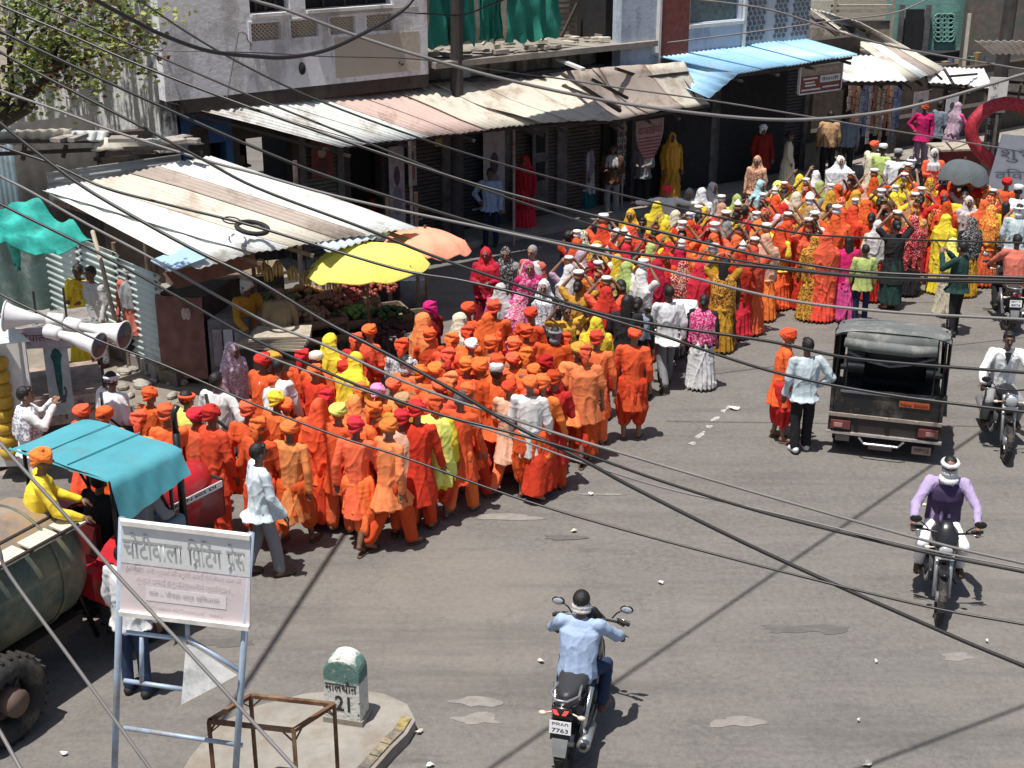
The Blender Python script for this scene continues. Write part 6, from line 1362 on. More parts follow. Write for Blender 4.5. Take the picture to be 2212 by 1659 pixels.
    for s_ in (-1, 1): fr.tube([(.05 * s_, .42, .84), (.10 * s_, .28, .30), (.10 * s_, -.10, .27), (.10 * s_, -.28, .60), (.09 * s_, -.78, .74)], .018, 6); fr.tube([(.06 * s_, .40, .86), (.09 * s_, -.28, .72)], .018, 6); fr.tube([(.09 * s_, -.1, .32), (.085 * s_, -.64, .30)], .022, 6)
    B_(fr, 'frame', M_BLKM)
    ex = B_(MB().tube([(.10, .26, .42), (.14, .18, .24), (.15, -.2, .24), (.17, -.35, .28)], .022, 8).tube([(.17, -.3, .27), (.19, -.78, .36)], [.045, .062], 12), 'exhaust', M_ALU); B_(MB().tube([(.19, -.775, .36), (.19, -.785, .361)], .035, 10), 'exhaust_tip', M_DARK, ex)
    B_(MB().tube([(-.1, -.05, .27), (-.22, -.12, .06)], .01, 5), 'side_stand', M_BLKM)
    return g
p = Pz(1236, 1640); motorcycle('black motorcycle with red tail light ridden away at lower centre', (p.x + .10, p.y + .50, 0), R(-15), plate=('PB60', '7763'))
person('man in light blue shirt and jeans riding the black motorcycle away', (p.x + .10 - .05, p.y + .50 - .21, 0.02), R(-15), P='ride', top=C('paleblue'), hem=.74, sleeve='long', bottom=C('denim'), bkind='jeans', head='lowscarf', hcol=C('palewhite'), skin=1, shoes='shoe', shcol=mat('brown_shoe', (.09, .04, .025), .5), fit=1.08, foldk=9, grip=.9, amp=.012, flare=0, scale=.94)
p = Pz(2037, 1345); a_ = 180 - 14
motorcycle('dark motorcycle coming towards the camera at right with masked rider', (p.x + .12, p.y + .70, 0), R(a_), plate=('MP15', '1234'))
def waistcoat(g, P):
    m = MB(); nk, hp = P['neck'], P['hip']
    m.loft([(nk.x, nk.y, nk.z - .05, .13, .085), (nk.x, nk.y - .01, nk.z - .13, .19, .130), (nk.x, nk.y - .03, nk.z - .25, .20, .150), (hp.x, hp.y + .01, hp.z + .1, .19, .152), (hp.x, hp.y, hp.z - .03, .20, .165)], 26)
    link('waistcoat', solid(m, .013, 2, folds(.006, 1.3, .8, 7)), C('purpledark'), g, slot=True)
    MB().ell(P['head'] + V3(-.033, .098, .016), (.026, .008, .018), 8, 6).ell(P['head'] + V3(.033, .098, .016), (.026, .008, .018), 8, 6).bar(P['head'] + V3(-.08, .03, .02), P['head'] + V3(-.05, .095, .02), .006).bar(P['head'] + V3(.08, .03, .02), P['head'] + V3(.05, .095, .02), .006).build('sunglasses', M_PLAST, g, True)
person('masked rider in lilac shirt and dark waistcoat on the oncoming motorcycle', (p.x + .12 + .06, p.y + .70 + .25, 0), R(a_), P='ride', top=C('lilac'), hem=.74, bottom=C('white'), bkind='trousers', head='wrapface', hcol=C('white'), skin=0, shoes='shoe', shcol=SANDAL, fit=1.03, grip=.9, flare=0, extra=waistcoat)
p = Pz(2175, 998)
motorcycle('black classic motorcycle with round headlamp at the right edge', (p.x + .1, p.y + .72, 0), R(170), classic=True, plate=('MP16', '4021'))
person('rider in open white shirt on the classic motorcycle', (p.x + .14, p.y + .97, 0), R(170), P='ride', top=C('white'), hem=.74, bottom=C('grey'), bkind='trousers', head='hair', skin=1, shoes='shoe', shcol=SANDAL, mous=True, grip=.9, flare=0, extra=lambda g, P: MB().slab([P['neck'] + V3(-.05, .118, -.02), P['neck'] + V3(.05, .118, -.02), P['neck'] + V3(0, .155, -.2)], .006).build('dark_undershirt', C('dark'), g))
p = Pz(2172, 712)
motorcycle('dark motorcycle under the pink shirted rider at the right edge', (p.x + .1, p.y + .5, 0), R(-8), plate=('MP15', '8876'), tail=False)
person('rider in dusty pink shirt seen from behind at the right edge', (p.x + .13, p.y + .27, 0), R(-8), P='ride', top=C('coral'), hem=.74, bottom=C('dark'), bkind='trousers', head='hair', skin=1, shoes='shoe', fit=1.1, grip=.9, flare=0)
p = Pz(1452, 830)
motorcycle('small scooterette parked behind the woman in white skirt', (p.x + .1, p.y + .7, 0), R(160), body=mat('maroon_paint', (.2, .03, .03), .3), plate=('MP15', '2210'), tail=False)
q = MB(); vs = []; ps_ = Pz(1475, 775)
q = MB(); q.loft([(ps_.x, ps_.y, 1.02, .20, .12), (ps_.x - .03, ps_.y - .08, .85, .26, .16), (ps_.x - .07, ps_.y - .15, .62, .22, .12)], 20)
link('white_cloth', solid(q, .014, 2, folds(.03, 1.0, .6, 9)), C('white'), None, label='white cloth spread over the handlebar of the scooterette', cat='cloth')

# ================================================================ jeep taxi
def jeep(loc, rz):
    g = thing('jeep', 'black soft top passenger jeep with grey canvas roof and open rear', 'jeep', loc, rz)
    Bk = mat('jeep_black_paint', (.016, .017, .019), .3, var=.3, dirt=(.10, .085, .07), dirt_amt=.35); CV = mat('grey_canvas', (.14, .15, .145), .8, var=.25, scale=3, dirt=(.28, .27, .25), dirt_amt=.4, bmp=.3); DC = mat('dark_canvas', (.045, .048, .047), .8, var=.4, scale=4); DULL = mat('dull_beige_trim', (.30, .25, .21), .5, var=.2)
    b = lambda mb, n, m, p=g, s=False: mb.build(n, m, p, s); W_ = .80; Lr, Lf = -1.30, -.10
    for x in (-.66, .66):
        wheel(g, (x, -.80, .34), .34, .18, 6, rimk=.5); wheel(g, (x, .85, .34), .34, .18, 6, rimk=.5)
    bd = MB(); bd.frame_box((-W_, Lr, .62), (.05, 0, 0), (0, Lf - Lr, 0), (0, 0, .42)); bd.frame_box((W_ - .05, Lr, .62), (.05, 0, 0), (0, Lf - Lr, 0), (0, 0, .42)); bd.box((0, (Lr + Lf) / 2, .63), (2 * W_, Lf - Lr, .06))
    bd.frame_box((-.62, -.1, .50), (1.24, 0, 0), (0, 1.25, 0), (0, 0, .40)); bd.box((0, -.1, .52), (.9, 2.3, .12)); b(bd, 'body', Bk)
    b(MB().frame_box((-.60, -.05, .905), (1.2, 0, 0), (0, 1.2, -.06), (0, 0, .03)), 'bonnet', Bk)
    for x in (-.72, .72): b(MB().frame_box((x - .10, .50, .68), (.2, 0, 0), (0, .7, -.03), (0, 0, .05)), 'front_wing', Bk); b(MB().frame_box((x - .07, -1.15, .74), (.2, 0, 0), (0, .7, 0), (0, 0, .04)), 'wheel_arch', Bk)
    tg = b(MB().frame_box((-W_ + .06, Lr - .03, .66), (2 * W_ - .12, 0, 0), (0, .05, 0), (0, 0, .40)), 'tailgate', Bk)
    b(MB().frame_box((-.66, Lr - .05, 1.0), (1.32, 0, 0), (0, .02, 0), (0, 0, .03)), 'pressed_rib', mat('rib_grey', (.15, .16, .18), .4), tg)
    b(MB().frame_box((.18, Lr - .045, .86), (.42, 0, 0), (0, .012, 0), (0, 0, .09)), 'name_panel', mat('orange_tape', (.45, .10, .03), .5), tg); text('New Shubh', 'lettering', mat('dark_red_ink', (.10, .015, .01), .6), tg, (.2, Lr - .0475, .875), (1, 0, 0), (0, 0, 1), .38, .055, .012)
    b(MB().frame_box((-W_, Lr - .06, .62), (2 * W_, 0, 0), (0, .04, 0), (0, 0, .05)), 'beige_rail', DULL)
    for x in (-.42, .02, .45): b(MB().box((x, Lr - .08, .66), (.06, .05, .04)), 'latch', DULL)
    b(MB().frame_box((-W_, Lr - .03, .36), (2 * W_, 0, 0), (0, .06, 0), (0, 0, .26)), 'rear_valance', mat('rear_dark', (.03, .022, .02), .6))
    b(MB().frame_box((-W_ - .02, Lr - .08, .35), (2 * W_ + .04, 0, 0), (0, .06, 0), (0, 0, .035)), 'rear_bumper', mat('bare_bumper', (.5, .46, .44), .4, .4))
    for x in (-.62, .62):
        l = b(MB().box((x, Lr - .06, .50), (.28, .05, .12)), 'tail_lamp', mat('tail_red', (.17, .05, .045), .3)); b(MB().box((x + .03 * (1 if x > 0 else -1), Lr - .09, .50), (.12, .02, .06)), 'lens', mat('lens_pink', (.4, .22, .2), .25), l)
    b(MB().tube([(-.34, Lr - .1, .34), (-.26, Lr - .13, .26), (.22, Lr - .13, .26), (.30, Lr - .1, .34)], .018, 6), 'step_bar', M_CHROME)
    b(MB().frame_box((.42, Lr - .02, .14), (.27, 0, 0), (0, .02, 0), (0, 0, .12)), 'number_plate', mat('old_plate', (.33, .24, .18), .6)); text('MP15', 'lettering', M_INK, g, (.46, Lr - .024, .18), (1, 0, 0), (0, 0, 1), .2, .06)
    b(MB().frame_box((-.68, Lr - .01, .22), (.2, 0, 0), (0, .02, 0), (0, 0, .09)), 'reflector_plate', mat('reflector_grey', (.2, .17, .16), .4)); b(MB().frame_box((-.2, Lr + .02, .12), (.34, 0, 0), (0, .08, 0), (0, 0, .1)), 'silencer', mat('rust_grey', (.2, .15, .14), .7))
    # seats inside
    for x in (-.56, .56): b(MB().box((x, -.85, .86), (.34, .75, .12)), 'bench_seat', M_SEAT)
    b(MB().box((0, -.25, .90), (1.3, .28, .14)), 'front_seat', M_SEAT); b(MB().loft([(.06, -.42, .95, .45, .07), (.06, -.44, 1.3, .45, .06), (.06, -.44, 1.45, .36, .04)], 20), 'seat_back', M_SEAT, g, True)
    # hoops and canvas
    for y in (Lr + .05, -.7, Lf - .05):
        for x in (-W_ + .04, W_ - .04): b(MB().tube([(x, y, 1.02), (x * .96, y, 1.86)], .018, 6), 'hoop', M_BLKM)
    b(MB().tube([(-W_ + .06, Lf, 1.0), (-W_ + .1, Lf - .1, 1.60), (W_ - .1, Lf - .1, 1.60), (W_ - .06, Lf, 1.0)], .03, 6), 'windscreen_frame', Bk); b(MB().slab([(-.68, Lf, 1.02), (.68, Lf, 1.02), (.66, Lf - .09, 1.56), (-.66, Lf - .09, 1.56)], .006), 'windscreen', mat('dusty_glass', (.35, .38, .38), .2, var=.1))
    q = MB(); vs = []; ny, nx = 14, 16
    for j in range(ny + 1):
        for i in range(nx + 1):
            y = Lr - .04 + (Lf - Lr) * j / ny; u = i / nx * 2 - 1; x = u * .80; z = 1.97 - .085 * abs(u) ** 5 - .012 * math.cos(j / ny * math.pi * 6) + .012 * noise.noise(Vector((x * 3, y * 3, 0))) - .20 * (j / ny) ** 1.5
            vs.append((x, y, z))
    q.add(vs, [(j * (nx + 1) + i, j * (nx + 1) + i + 1, (j + 1) * (nx + 1) + i + 1, (j + 1) * (nx + 1) + i) for j in range(ny) for i in range(nx)])
    q.add([(x, y, z - .02) for x, y, z in vs], [(j * (nx + 1) + i, (j + 1) * (nx + 1) + i, (j + 1) * (nx + 1) + i + 1, j * (nx + 1) + i + 1) for j in range(ny) for i in range(nx)]); b(q, 'canvas_roof', CV, g, True)
    for s_ in (-1, 1):
        q = MB(); q.add([(s_ * (.80 + .015 * math.sin(k * 1.7)), Lr - .03 + (Lf - Lr) * k / 12, 1.03 + (.89 - .18 * (k / 12) ** 1.5) * v) for v in (0, .33, .66, 1) for k in range(13)], [(v * 13 + k, v * 13 + k + 1, (v + 1) * 13 + k + 1, (v + 1) * 13 + k) for v in range(3) for k in range(12)]); b(q, 'side_curtain', DC, g, True)
    q = MB(); q.tube([(-.66, Lr - .07, 1.78), (-.3, Lr - .10, 1.75), (.3, Lr - .10, 1.74), (.62, Lr - .07, 1.76)], [.07, .085, .085, .07], 10); q.frame_box((-.62, Lr - .045, 1.66), (1.24, 0, 0), (0, .03, 0), (0, 0, .27)); b(q, 'rolled_flap', CV, g, True)
    b(MB().tube([(-.60, Lr - .05, 1.63), (-.3, Lr - .07, 1.52), (0, Lr - .07, 1.47), (.25, Lr - .07, 1.52), (.6, Lr - .05, 1.64)], .02, 6), 'hanging_strap', CV)
    b(MB().tube([(-.6, Lr - .02, 1.0), (-.6, Lr - .02, 1.6)], .012, 5).tube([(.62, Lr - .02, 1.0), (.62, Lr - .02, 1.6)], .012, 5), 'rear_bars', M_BLKM)
    return g
    for s_ in (-1, 1): b(MB().loft([(s_ * .70, Lr - .06, 1.08, .05, .03), (s_ * .72, Lr - .06, 1.4, .06, .035), (s_ * .70, Lr - .06, 1.78, .10, .05)], 10), 'gathered_curtain', CV, g, True)
p = Pz(1928, 972); jeep((p.x + .12, p.y + .88, 0), R(-17)).scale = (.95,) * 3

# ================================================================ tractor and water tanker
RED = mat('tractor_red', (.50, .02, .028), .3, var=.15, dirt=(.25, .1, .08), dirt_amt=.2); RED2 = mat('dull_red', (.20, .015, .018), .4, var=.3)
TRR = R(-33); TR = thing('tractor', 'red tractor with turquoise cloth canopy pulling the tanker', 'tractor', (-4.36, 13.60, 0), TRR)
b = lambda mb, n, m, p=TR, s=False: mb.build(n, m, p, s)
# local frame: +y forward; centre of the rear axle at y = 0
for x in (-.60, .60): wheel(TR, (x, -.1, .60), .60, .30, 8, rimm=RED2, hubr=.14, rimk=.55); wheel(TR, (x * .8, 1.15, .33), .33, .17, 6, rimm=RED2, hubr=.09, rimk=.5)
hd_ = b(MB().loft([(0, .98, .80, .25, .50), (0, .98, 1.16, .27, .52), (0, .96, 1.32, .24, .49), (0, .93, 1.40, .14, .44), (0, .93, 1.42, .05, .36)], 32), 'bonnet', RED, TR, True)
b(MB().box((0, .98, .94), (.50, .98, .44)), 'side_panel', RED2)
for s_ in (-1, 1): b(MB().box((s_ * .268, .98, 1.14), (.012, .94, .08)), 'white_stripe', M_WHITE)
text('ARJUN 605 DI', 'lettering', M_INK, TR, (.278, .60, 1.115), (0, 1, 0), (0, 0, 1), .74, .05, .01)
b(MB().box((0, .5, .55), (.38, 1.7, .34)), 'engine_block', mat('greasy_grey', (.05, .048, .045), .6, var=.4)); b(MB().box((0, 1.485, .95), (.46, .04, .46)), 'grille', M_DARK)
b(MB().tube([(.36, .74, .9), (.36, .74, 2.05)], .042, 10).tube([(.36, .74, 2.0), (.36, .73, 2.28), (.38, .78, 2.36)], .034, 8), 'exhaust_stack', M_BLKM, TR, True)
b(MB().tube([(-.12, .62, 1.36), (-.12, .62, 1.65)], .035, 8).lathe((-.12, .62, 1.62), [(0, .06), (.1, .07), (.12, .04)]), 'air_cleaner', M_BLKM, TR, True)
for s_ in (-1, 1):
    q = MB(); pts = [(s_ * .60, -.1 + .64 * math.cos(a), .60 + .70 * math.sin(a)) for a in [R(10 + 16 * k) for k in range(11)]]
    for u, v in zip(pts[:-1], pts[1:]): q.frame_box(Vector(u) - Vector((.17, 0, 0)), (.34, 0, 0), Vector(v) - Vector(u), (0, 0, .025))
    b(q, 'mudguard', RED)
b(MB().box((0, -.15, .98), (.46, .36, .1)).box((0, -.34, 1.15), (.46, .08, .36)), 'driver_seat', RED2); b(MB().tube([(0, .45, .95), (0, .30, 1.2)], .02, 6).torus((0, .28, 1.22), .17, .015, (0, -.5, .8)), 'steering_wheel', M_BLACK, TR, True)
b(MB().box((.0, -.5, .55), (.6, .22, .32)).box((0, -.68, .45), (.18, .45, .08)), 'drawbar_hitch', M_BLKM)
b(MB().box((.34, -.62, .90), (.46, .26, .30)), 'red_tool_box', RED); b(MB().ell((.14, -.74, 1.10), (.12, .05, .06)), 'work_lamp', M_LENS, TR, True)
TQ = mat('turquoise_tarp', (.075, .33, .39), .8, var=.15, scale=2, dirt=(.10, .26, .29), dirt_amt=.3, bmp=.15)
for x in (-.66, .66):
    for y in (-.46, .32): b(MB().tube([(x, y, .9), (x, y, 2.06)], .022, 7), 'canopy_post', M_BLKM)
    b(MB().tube([(x, .32, 1.3), (x, .0, 2.0)], .016, 6), 'canopy_brace', M_BLKM)
q = MB(); vs = []; nx, ny = 18, 12
for i in range(nx + 1):
    for j in range(ny + 1):
        u = i / nx * 2 - 1; y = -.56 + .98 * j / ny; vs.append((u * .76, y + .02 * math.sin(i * .4), 2.10 - .04 * abs(u) ** 6 + .012 * noise.noise(Vector((u * 2, y * 2, 1)))))
for i in range(1, 7):
    for j in range(ny + 1): vs.append((.765 + .018 * i + .012 * math.sin(j * 1.9 + i * .6), -.56 + .98 * j / ny, 2.06 - .065 * i * (1.15 - .5 * j / ny)))
tot = nx + 7
q.add(vs, [(i * (ny + 1) + j, (i + 1) * (ny + 1) + j, (i + 1) * (ny + 1) + j + 1, i * (ny + 1) + j + 1) for i in range(tot - 1) for j in range(ny)])
can = b(q, 'canopy', TQ, TR, True)
for x in (-.3, .15): b(MB().tube([(x, -.56, 2.112), (x, .42, 2.112)], .008, 5), 'canopy_seam', TQ, can)
b(MB().tube([(-.76, -.56, 2.07), (.76, -.56, 2.07)], .014, 5), 'canopy_hem', TQ, can)
c_, s__ = math.cos(TRR), math.sin(TRR)
def trl(x, y, z=0): return Vector((TR.location.x + x * c_ - y * s__, TR.location.y + x * s__ + y * c_, z))
def on_tractor(label, x, y, z, **kw): return person(label, trl(x, y, z), R(kw.pop('rz', -33)), **kw)
on_tractor('tractor driver in dark shirt under the turquoise canopy', 0, -.15, .40, P='drive', top=C('dark'), hem=.5, bottom=C('dark'), bkind='trousers', head='hair', skin=1, flare=0)
on_tractor('passenger in grey shirt leaning on the tractor mudguard', .52, -.05, .72, P='sit', top=C('grey'), hem=.42, bottom=C('greyblue'), bkind='trousers', head='cap', hcol=C('greyblue'), skin=1, flare=0)
# tanker
TK = mat('tank_green', (.085, .115, .095), .6, .2, var=.35, scale=3, dirt=(.20, .19, .12), dirt_amt=.65, dscale=1.8, bmp=.3); TKR = mat('tank_top_rust', (.26, .20, .16), .75, var=.35, scale=3, dirt=(.33, .22, .10), dirt_amt=.5)
ang = R(-28); dirv = Vector((-math.sin(ang), math.cos(ang), 0))
TN = thing('water_tanker', 'old green water tanker trailer with rusty top and platform rail', 'tanker trailer', (-5.62, 11.42, 0), ang); TN.scale = (.99,) * 3
b = lambda mb, n, m, p=TN, s=True: mb.build(n, m, p, s)
tb = MB(); prof = [(-2.2, .05), (-2.17, .35), (-2.1, .6), (-2.0, .66), (1.55, .66), (1.68, .60), (1.76, .35), (1.79, .05)]
b(tb.lathe((0, 0, 1.22), prof, (0, 1, 0), 32), 'tank', TK)
q = MB(); vs = []; 
for j in range(13):
    for i in range(13):
        a = R(38 + 104 * i / 12); vs.append((.668 * math.cos(a), -1.98 + 3.5 * j / 12, 1.22 + .668 * math.sin(a)))
q.add(vs, [(j * 13 + i, (j + 1) * 13 + i, (j + 1) * 13 + i + 1, j * 13 + i + 1) for j in range(12) for i in range(12)]); b(q, 'rusty_top_skin', TKR)
for y in (-1.0, .3, 1.3): b(MB().torus((0, y, 1.22), .668, .018, (0, 1, 0), 40, 6), 'band', TK)
rl = b(MB().frame_box((.35, -2.0, 1.76), (.03, 0, 0), (0, 3.6, 0), (0, 0, .03)).frame_box((.62, -2.0, 1.70), (.03, 0, 0), (0, 3.6, 0), (0, 0, .03)), 'walkway_rail', M_DARKB)
for k in range(9): b(MB().frame_box((.37, -1.95 + k * .42, 1.72), (.28, 0, -.03), (0, .36, 0), (0, 0, .02)), 'walkway_plank', M_CREAM, rl, False)
hatch = b(MB().lathe((0, -.35, 1.84), [(0, .24), (.16, .24), (.17, .27), (.2, .27)], n=20), 'hatch', TK)
b(MB().frame_box((-.42, -2.1, .42), (.84, 0, 0), (0, 3.8, 0), (0, 0, .16)), 'chassis', M_DARKB, TN, False)
b(MB().frame_box((.38, -1.0, .42), (.36, 0, 0), (0, .4, 0), (0, 0, .4)), 'bracket_plate', mat('teal_bracket', (.06, .1, .1), .6), TN, False)
for x in (-.80, .80): wheel(TN, (x, .30, .46), .46, .25, 6, rimm=mat('rust_hub', (.14, .09, .07), .7), hubr=.14, rimk=.6)
for k, (a1, a2) in enumerate([((.2, 1.7, .5), (.5, 2.4, .2)), ((-.2, 1.7, .5), (.1, 2.9, .5)), ((.3, 1.75, .9), (.34, 1.95, .15))]): b(MB().tube([a1, a2], .03, 6), 'hitch_bar', M_BLKM)
for k in range(9): b(MB().torus((.34 + .01 * k, 1.95 + .04 * k, .75 - .08 * k), .04, .01, (1, k % 2, .3), 10, 5), 'chain_link', M_ALU)
tq = lambda x, y, z=0: Vector((TN.location.x + x * math.cos(ang) - y * math.sin(ang), TN.location.y + x * math.sin(ang) + y * math.cos(ang), z))
h_ = Pz(55, 968, 2.45)
person('man in bright yellow kurta and striped orange turban riding on the tanker drawbar', (h_.x, h_.y, .72), R(-70), P='reach', top=C('yellow'), hem=.55, bottom=C('brown'), bkind='pajama', head='turban2', hcol=C('saffron'), skin=1, foldk=8, amp=.014)
h2 = Pz(300, 1335, 1.2); person('man in white shirt and jeans standing behind the printing press board', Pz(300, 1500), R(-20), P='stand', top=C('white'), hem=.8, bottom=C('denim'), bkind='jeans', head='hair', skin=1, shoes='shoe')

# ================================================================ loudspeaker van at left
VN = thing('loudspeaker_van', 'small publicity van with Hindi lettering, posters and rooftop banner', 'van')
vp = lambda U, V, z: Pz(U, V, z)
VC = mat('van_cream', (.55, .44, .38), .6, var=.2, dirt=(.25, .19, .16), dirt_amt=.4)
a, b2 = Pz(-40, 1010), Pz(232, 985)
a = Vector((-7.4, 17.9, 0)); b2 = Vector((-5.75, 18.6, 0)); dv = (b2 - a).normalized(); nvv = Vector((dv.y, -dv.x, 0)); back = -nvv
def vb(u0, u1, d0, d1, z0, z1, name, m, parent=VN): return MB().frame_box(a + dv * u0 + back * d0 + Vector((0, 0, z0)), dv * (u1 - u0), back * (d1 - d0), (0, 0, z1 - z0)).build(name, m, parent)
Lv = (b2 - a).length
vb(0, Lv, 0, 1.3, .35, .75, 'lower_body', VC); vb(0, Lv, .02, 1.28, .75, .80, 'deck', mat('dusty_deck', (.38, .28, .23), .8, dirt=(.2, .15, .13)))
text('क', 'lettering', mat('orange_ink', (.5, .2, .08), .7), VN, a + dv * .12 + nvv * .004 + Vector((0, 0, .43)), dv, (0, 0, 1), .22, .22, .01); text('न वैन', 'lettering', mat('brown_ink', (.2, .13, .1), .7), VN, a + dv * 1.05 + nvv * .004 + Vector((0, 0, .42)), dv, (0, 0, 1), .6, .27, .01)
for u in (.05, 1.25, Lv - .05):
    for d in (.05, 1.2): vb(u - .02, u + .02, d, d + .04, .8, 1.68, 'frame_post', M_DARKB)
vb(.42, .74, .0, .03, .85, 1.5, 'grey_panel', mat('mauve_panel', (.22, .18, .2), .7)); vb(.46, .70, -.02, .0, 1.28, 1.62, 'paper_sheet', M_PAPER)
pn = vb(.98, 1.30, -.02, .02, .50, 1.58, 'bird_panel', mat('ice_panel', (.55, .62, .62), .6))
FP2 = lambda u, z, d=-.024: a + dv * u + back * d + Vector((0, 0, z))
q = MB(); q.add([FP2(1.14 + .09 * math.cos(k * .524) * (1 if math.sin(k * .524) > 0 else .55), 1.28 + (.22 if math.sin(k * .524) > 0 else .55) * math.sin(k * .524)) for k in range(12)], [tuple(range(12))]); q.build('printed_tail', mat('peacock_green', (.02, .13, .11), .6, var=.6, scale=20), pn)
q = MB(); q.add([FP2(1.14 + .065 * math.cos(k * .628) + .03 * math.sin(k), .74 + .06 * math.sin(k * .628), -.027) for k in range(10)], [tuple(range(10))]); q.tube([FP2(1.19, .74, -.03), FP2(1.22, .84, -.03), FP2(1.2, .92, -.03)], .015, 6); q.build('printed_bird', mat('bird_grey', (.12, .14, .17), .6), pn)
bn = MB().slab([a + dv * .05 + nvv * .06 + Vector((0, 0, 1.60)), a + dv * Lv * .99 + nvv * .06 + Vector((0, 0, 1.48)), a + dv * Lv * .99 + nvv * .06 + Vector((0, 0, 1.78)), a + dv * .05 + nvv * .06 + Vector((0, 0, 1.90))], -.02).build('roof_banner', mat('lilac_white_board', (.55, .5, .52), .7), VN)
text('बाल मा. विद्यालय खिमलासा', 'lettering', mat('red_ink', (.22, .05, .06), .7), bn, a + dv * .15 + nvv * .086 + Vector((0, 0, 1.68)), (dv.x * 1, dv.y * 1, -.09), (0, 0, 1), Lv * .85, .17)
vb(0, Lv, .0, 1.0, 1.70, 1.73, 'roof_rack', mat('grey_tin_roof', (.3, .28, .26), .7, dirt=(.18, .15, .13)))
for x in range(5): vb(.1 + .4 * x, .14 + .4 * x, 0, 1.0, 1.73, 1.77, 'rack_bar', M_ALU)
wheel(VN, a + dv * .15 + back * .1 + Vector((0, 0, .32)), .32, .16, 5, ax=tuple(nvv), rimm=M_ALU, rimk=.55); wheel(VN, a + dv * 1.6 + back * .1 + Vector((0, 0, .32)), .32, .16, 5, ax=tuple(nvv), rimm=M_ALU, rimk=.55)
HW = mat('horn_white', (.75, .74, .73), .4, var=.1); HG = mat('horn_grey', (.30, .27, .29), .5, var=.2)
def horn(label, c, d, L, r):
    c, d = Vector(c), Vector(d).normalized(); g = thing('horn_loudspeaker', label, 'loudspeaker', c)
    MB().lathe((0, 0, 0), [(0, .05), (L * .35, .07), (L * .6, .11), (L * .82, .18 * r / .24), (L * .95, r * .92), (L, r)], d, 24).build('horn_bell', HW, g, True)
    MB().lathe(d * (L + .003), [(0, r * .98), (-.001, .01)], d, 24).build('bell_mouth', HG, g, True); MB().torus(d * L, r, .012, d, 28, 6).build('rim', HW, g, True)
    MB().lathe(-d * .22, [(0, .07), (.02, .09), (.2, .09), (.22, .05)], d, 14).build('driver_unit', HW, g, True); text('AHUJA', 'lettering', M_INK, g, d * (L + .02) + Vector((-.09, 0, -.04)), (1, -.3, 0), (0, 0, 1), .2, .06)
    return g
horn('white horn loudspeaker pointing right, nearer of the two on the van roof', Pz(130, 722, 2.3), (.92, -.35, -.13), .58, .165)
horn('white horn loudspeaker pointing right, farther of the pair on the van roof', Pz(175, 705, 2.35), (.93, -.30, -.08), .62, .175)
horn('white horn loudspeaker pointing left at the far left of the van', Pz(100, 690, 2.4), (-.95, -.1, .12), .50, .19)
for u_ in (.35, .95, 1.35): vb(u_, u_ + .03, .3, .33, 1.77, 2.25, 'horn_bracket', M_DARKB)
# pale canopy with advert column
CB = thing('advert_booth', 'little booth with pale tin roof and yellow bottle picture', 'booth')
q = MB(); q.slab([Pz(-60, 690, 2.2), Pz(10, 690, 2.35), Pz(66, 738, 2.1), Pz(-60, 752, 2.05)], -.02); q.build('tin_roof', mat('pale_ice_tin', (.6, .68, .70), .45), CB)
c0 = Pz(-5, 960, 0); cz = Vector((c0.x, c0.y, 0))
pb = MB().frame_box(Vector((-6.95, 17.2, .2)), (.5, .05, 0), (-.03, .3, 0), (0, 0, 1.75)).build('picture_column', M_PAPER, CB)
for k in range(8): MB().lathe(Vector((-6.72, 17.18, .35 + k * .18)), [(0, .1), (.05, .13), (.12, .13), (.17, .1)], n=14).build('bottle_ring', mat('amber_yellow', (.55, .33, .03), .4, var=.3), pb, True)
MB().frame_box(Vector((-6.4, 17.25, .2)), (.04, 0, 0), (0, .04, 0), (0, 0, 1.8)).build('booth_post', M_WHITE, CB)

# ================================================================ sign, milestone, rusty stand
SG = thing('signboard', 'faded pink printing press board on a pale blue pipe frame in the foreground', 'signboard')
yS0, yS1 = 9.9, 9.75
tl_, tr_, br_, bl_ = Py(262, 1127, yS0), Py(541, 1160, yS1), Py(539, 1355, yS1), Py(259, 1322, yS0)
PB = mat('pipe_pale_blue', (.38, .47, .58), .5, .2, var=.2, dirt=(.3, .27, .25), dirt_amt=.3)
for t_, b_, U in ((tl_, bl_, 267), (tr_, br_, 522)):
    ft = Pz(U, 1745); MB().tube([(ft.x, t_.y + .03, 0), (t_.x + (b_.x - t_.x) * .0, t_.y + .03, t_.z + .02)], .028, 10).build('pipe_post', PB, SG, True)
up = Vector((0, 0, 1)); xd = (tr_ - tl_); MB().slab([bl_, br_, tr_, tl_], -.02).build('board', mat('faded_pink_board', (.82, .70, .70), .75, var=.1, scale=2, dirt=(.42, .36, .36), dirt_amt=.35), SG)
def onb(u, v, d=.0015):
    p = tl_.lerp(tr_, u).lerp(bl_.lerp(br_, u), v); nn = (tr_ - tl_).cross(bl_ - tl_).normalized(); nn = nn if nn.y < 0 else -nn; return p + nn * d
MB().slab([onb(.0, .02), onb(1, .02), onb(1, .44), onb(.0, .44)][::-1], .001).build('pale_band', mat('pale_band_print', (.76, .76, .75), .75, var=.08), SG)
GI = mat('grey_letter', (.42, .43, .42), .75, var=.1); PI_ = mat('faint_pink_letter', (.88, .80, .80), .75, var=.05); PG = mat('faint_grey_letter', (.55, .48, .49), .75, var=.1)
xv = (onb(1, .3) - onb(0, .3)); 
for s_, u0, u1 in (('चोटीवाला', .03, .49), ('िपिटंग', .53, .79), ('पेस', .83, .97)):
    text(s_, 'lettering', GI, SG, onb(u0, .385), onb(u1, .385) - onb(u0, .385), up, (onb(u1, .3) - onb(u0, .3)).length, .235, .012, .002)
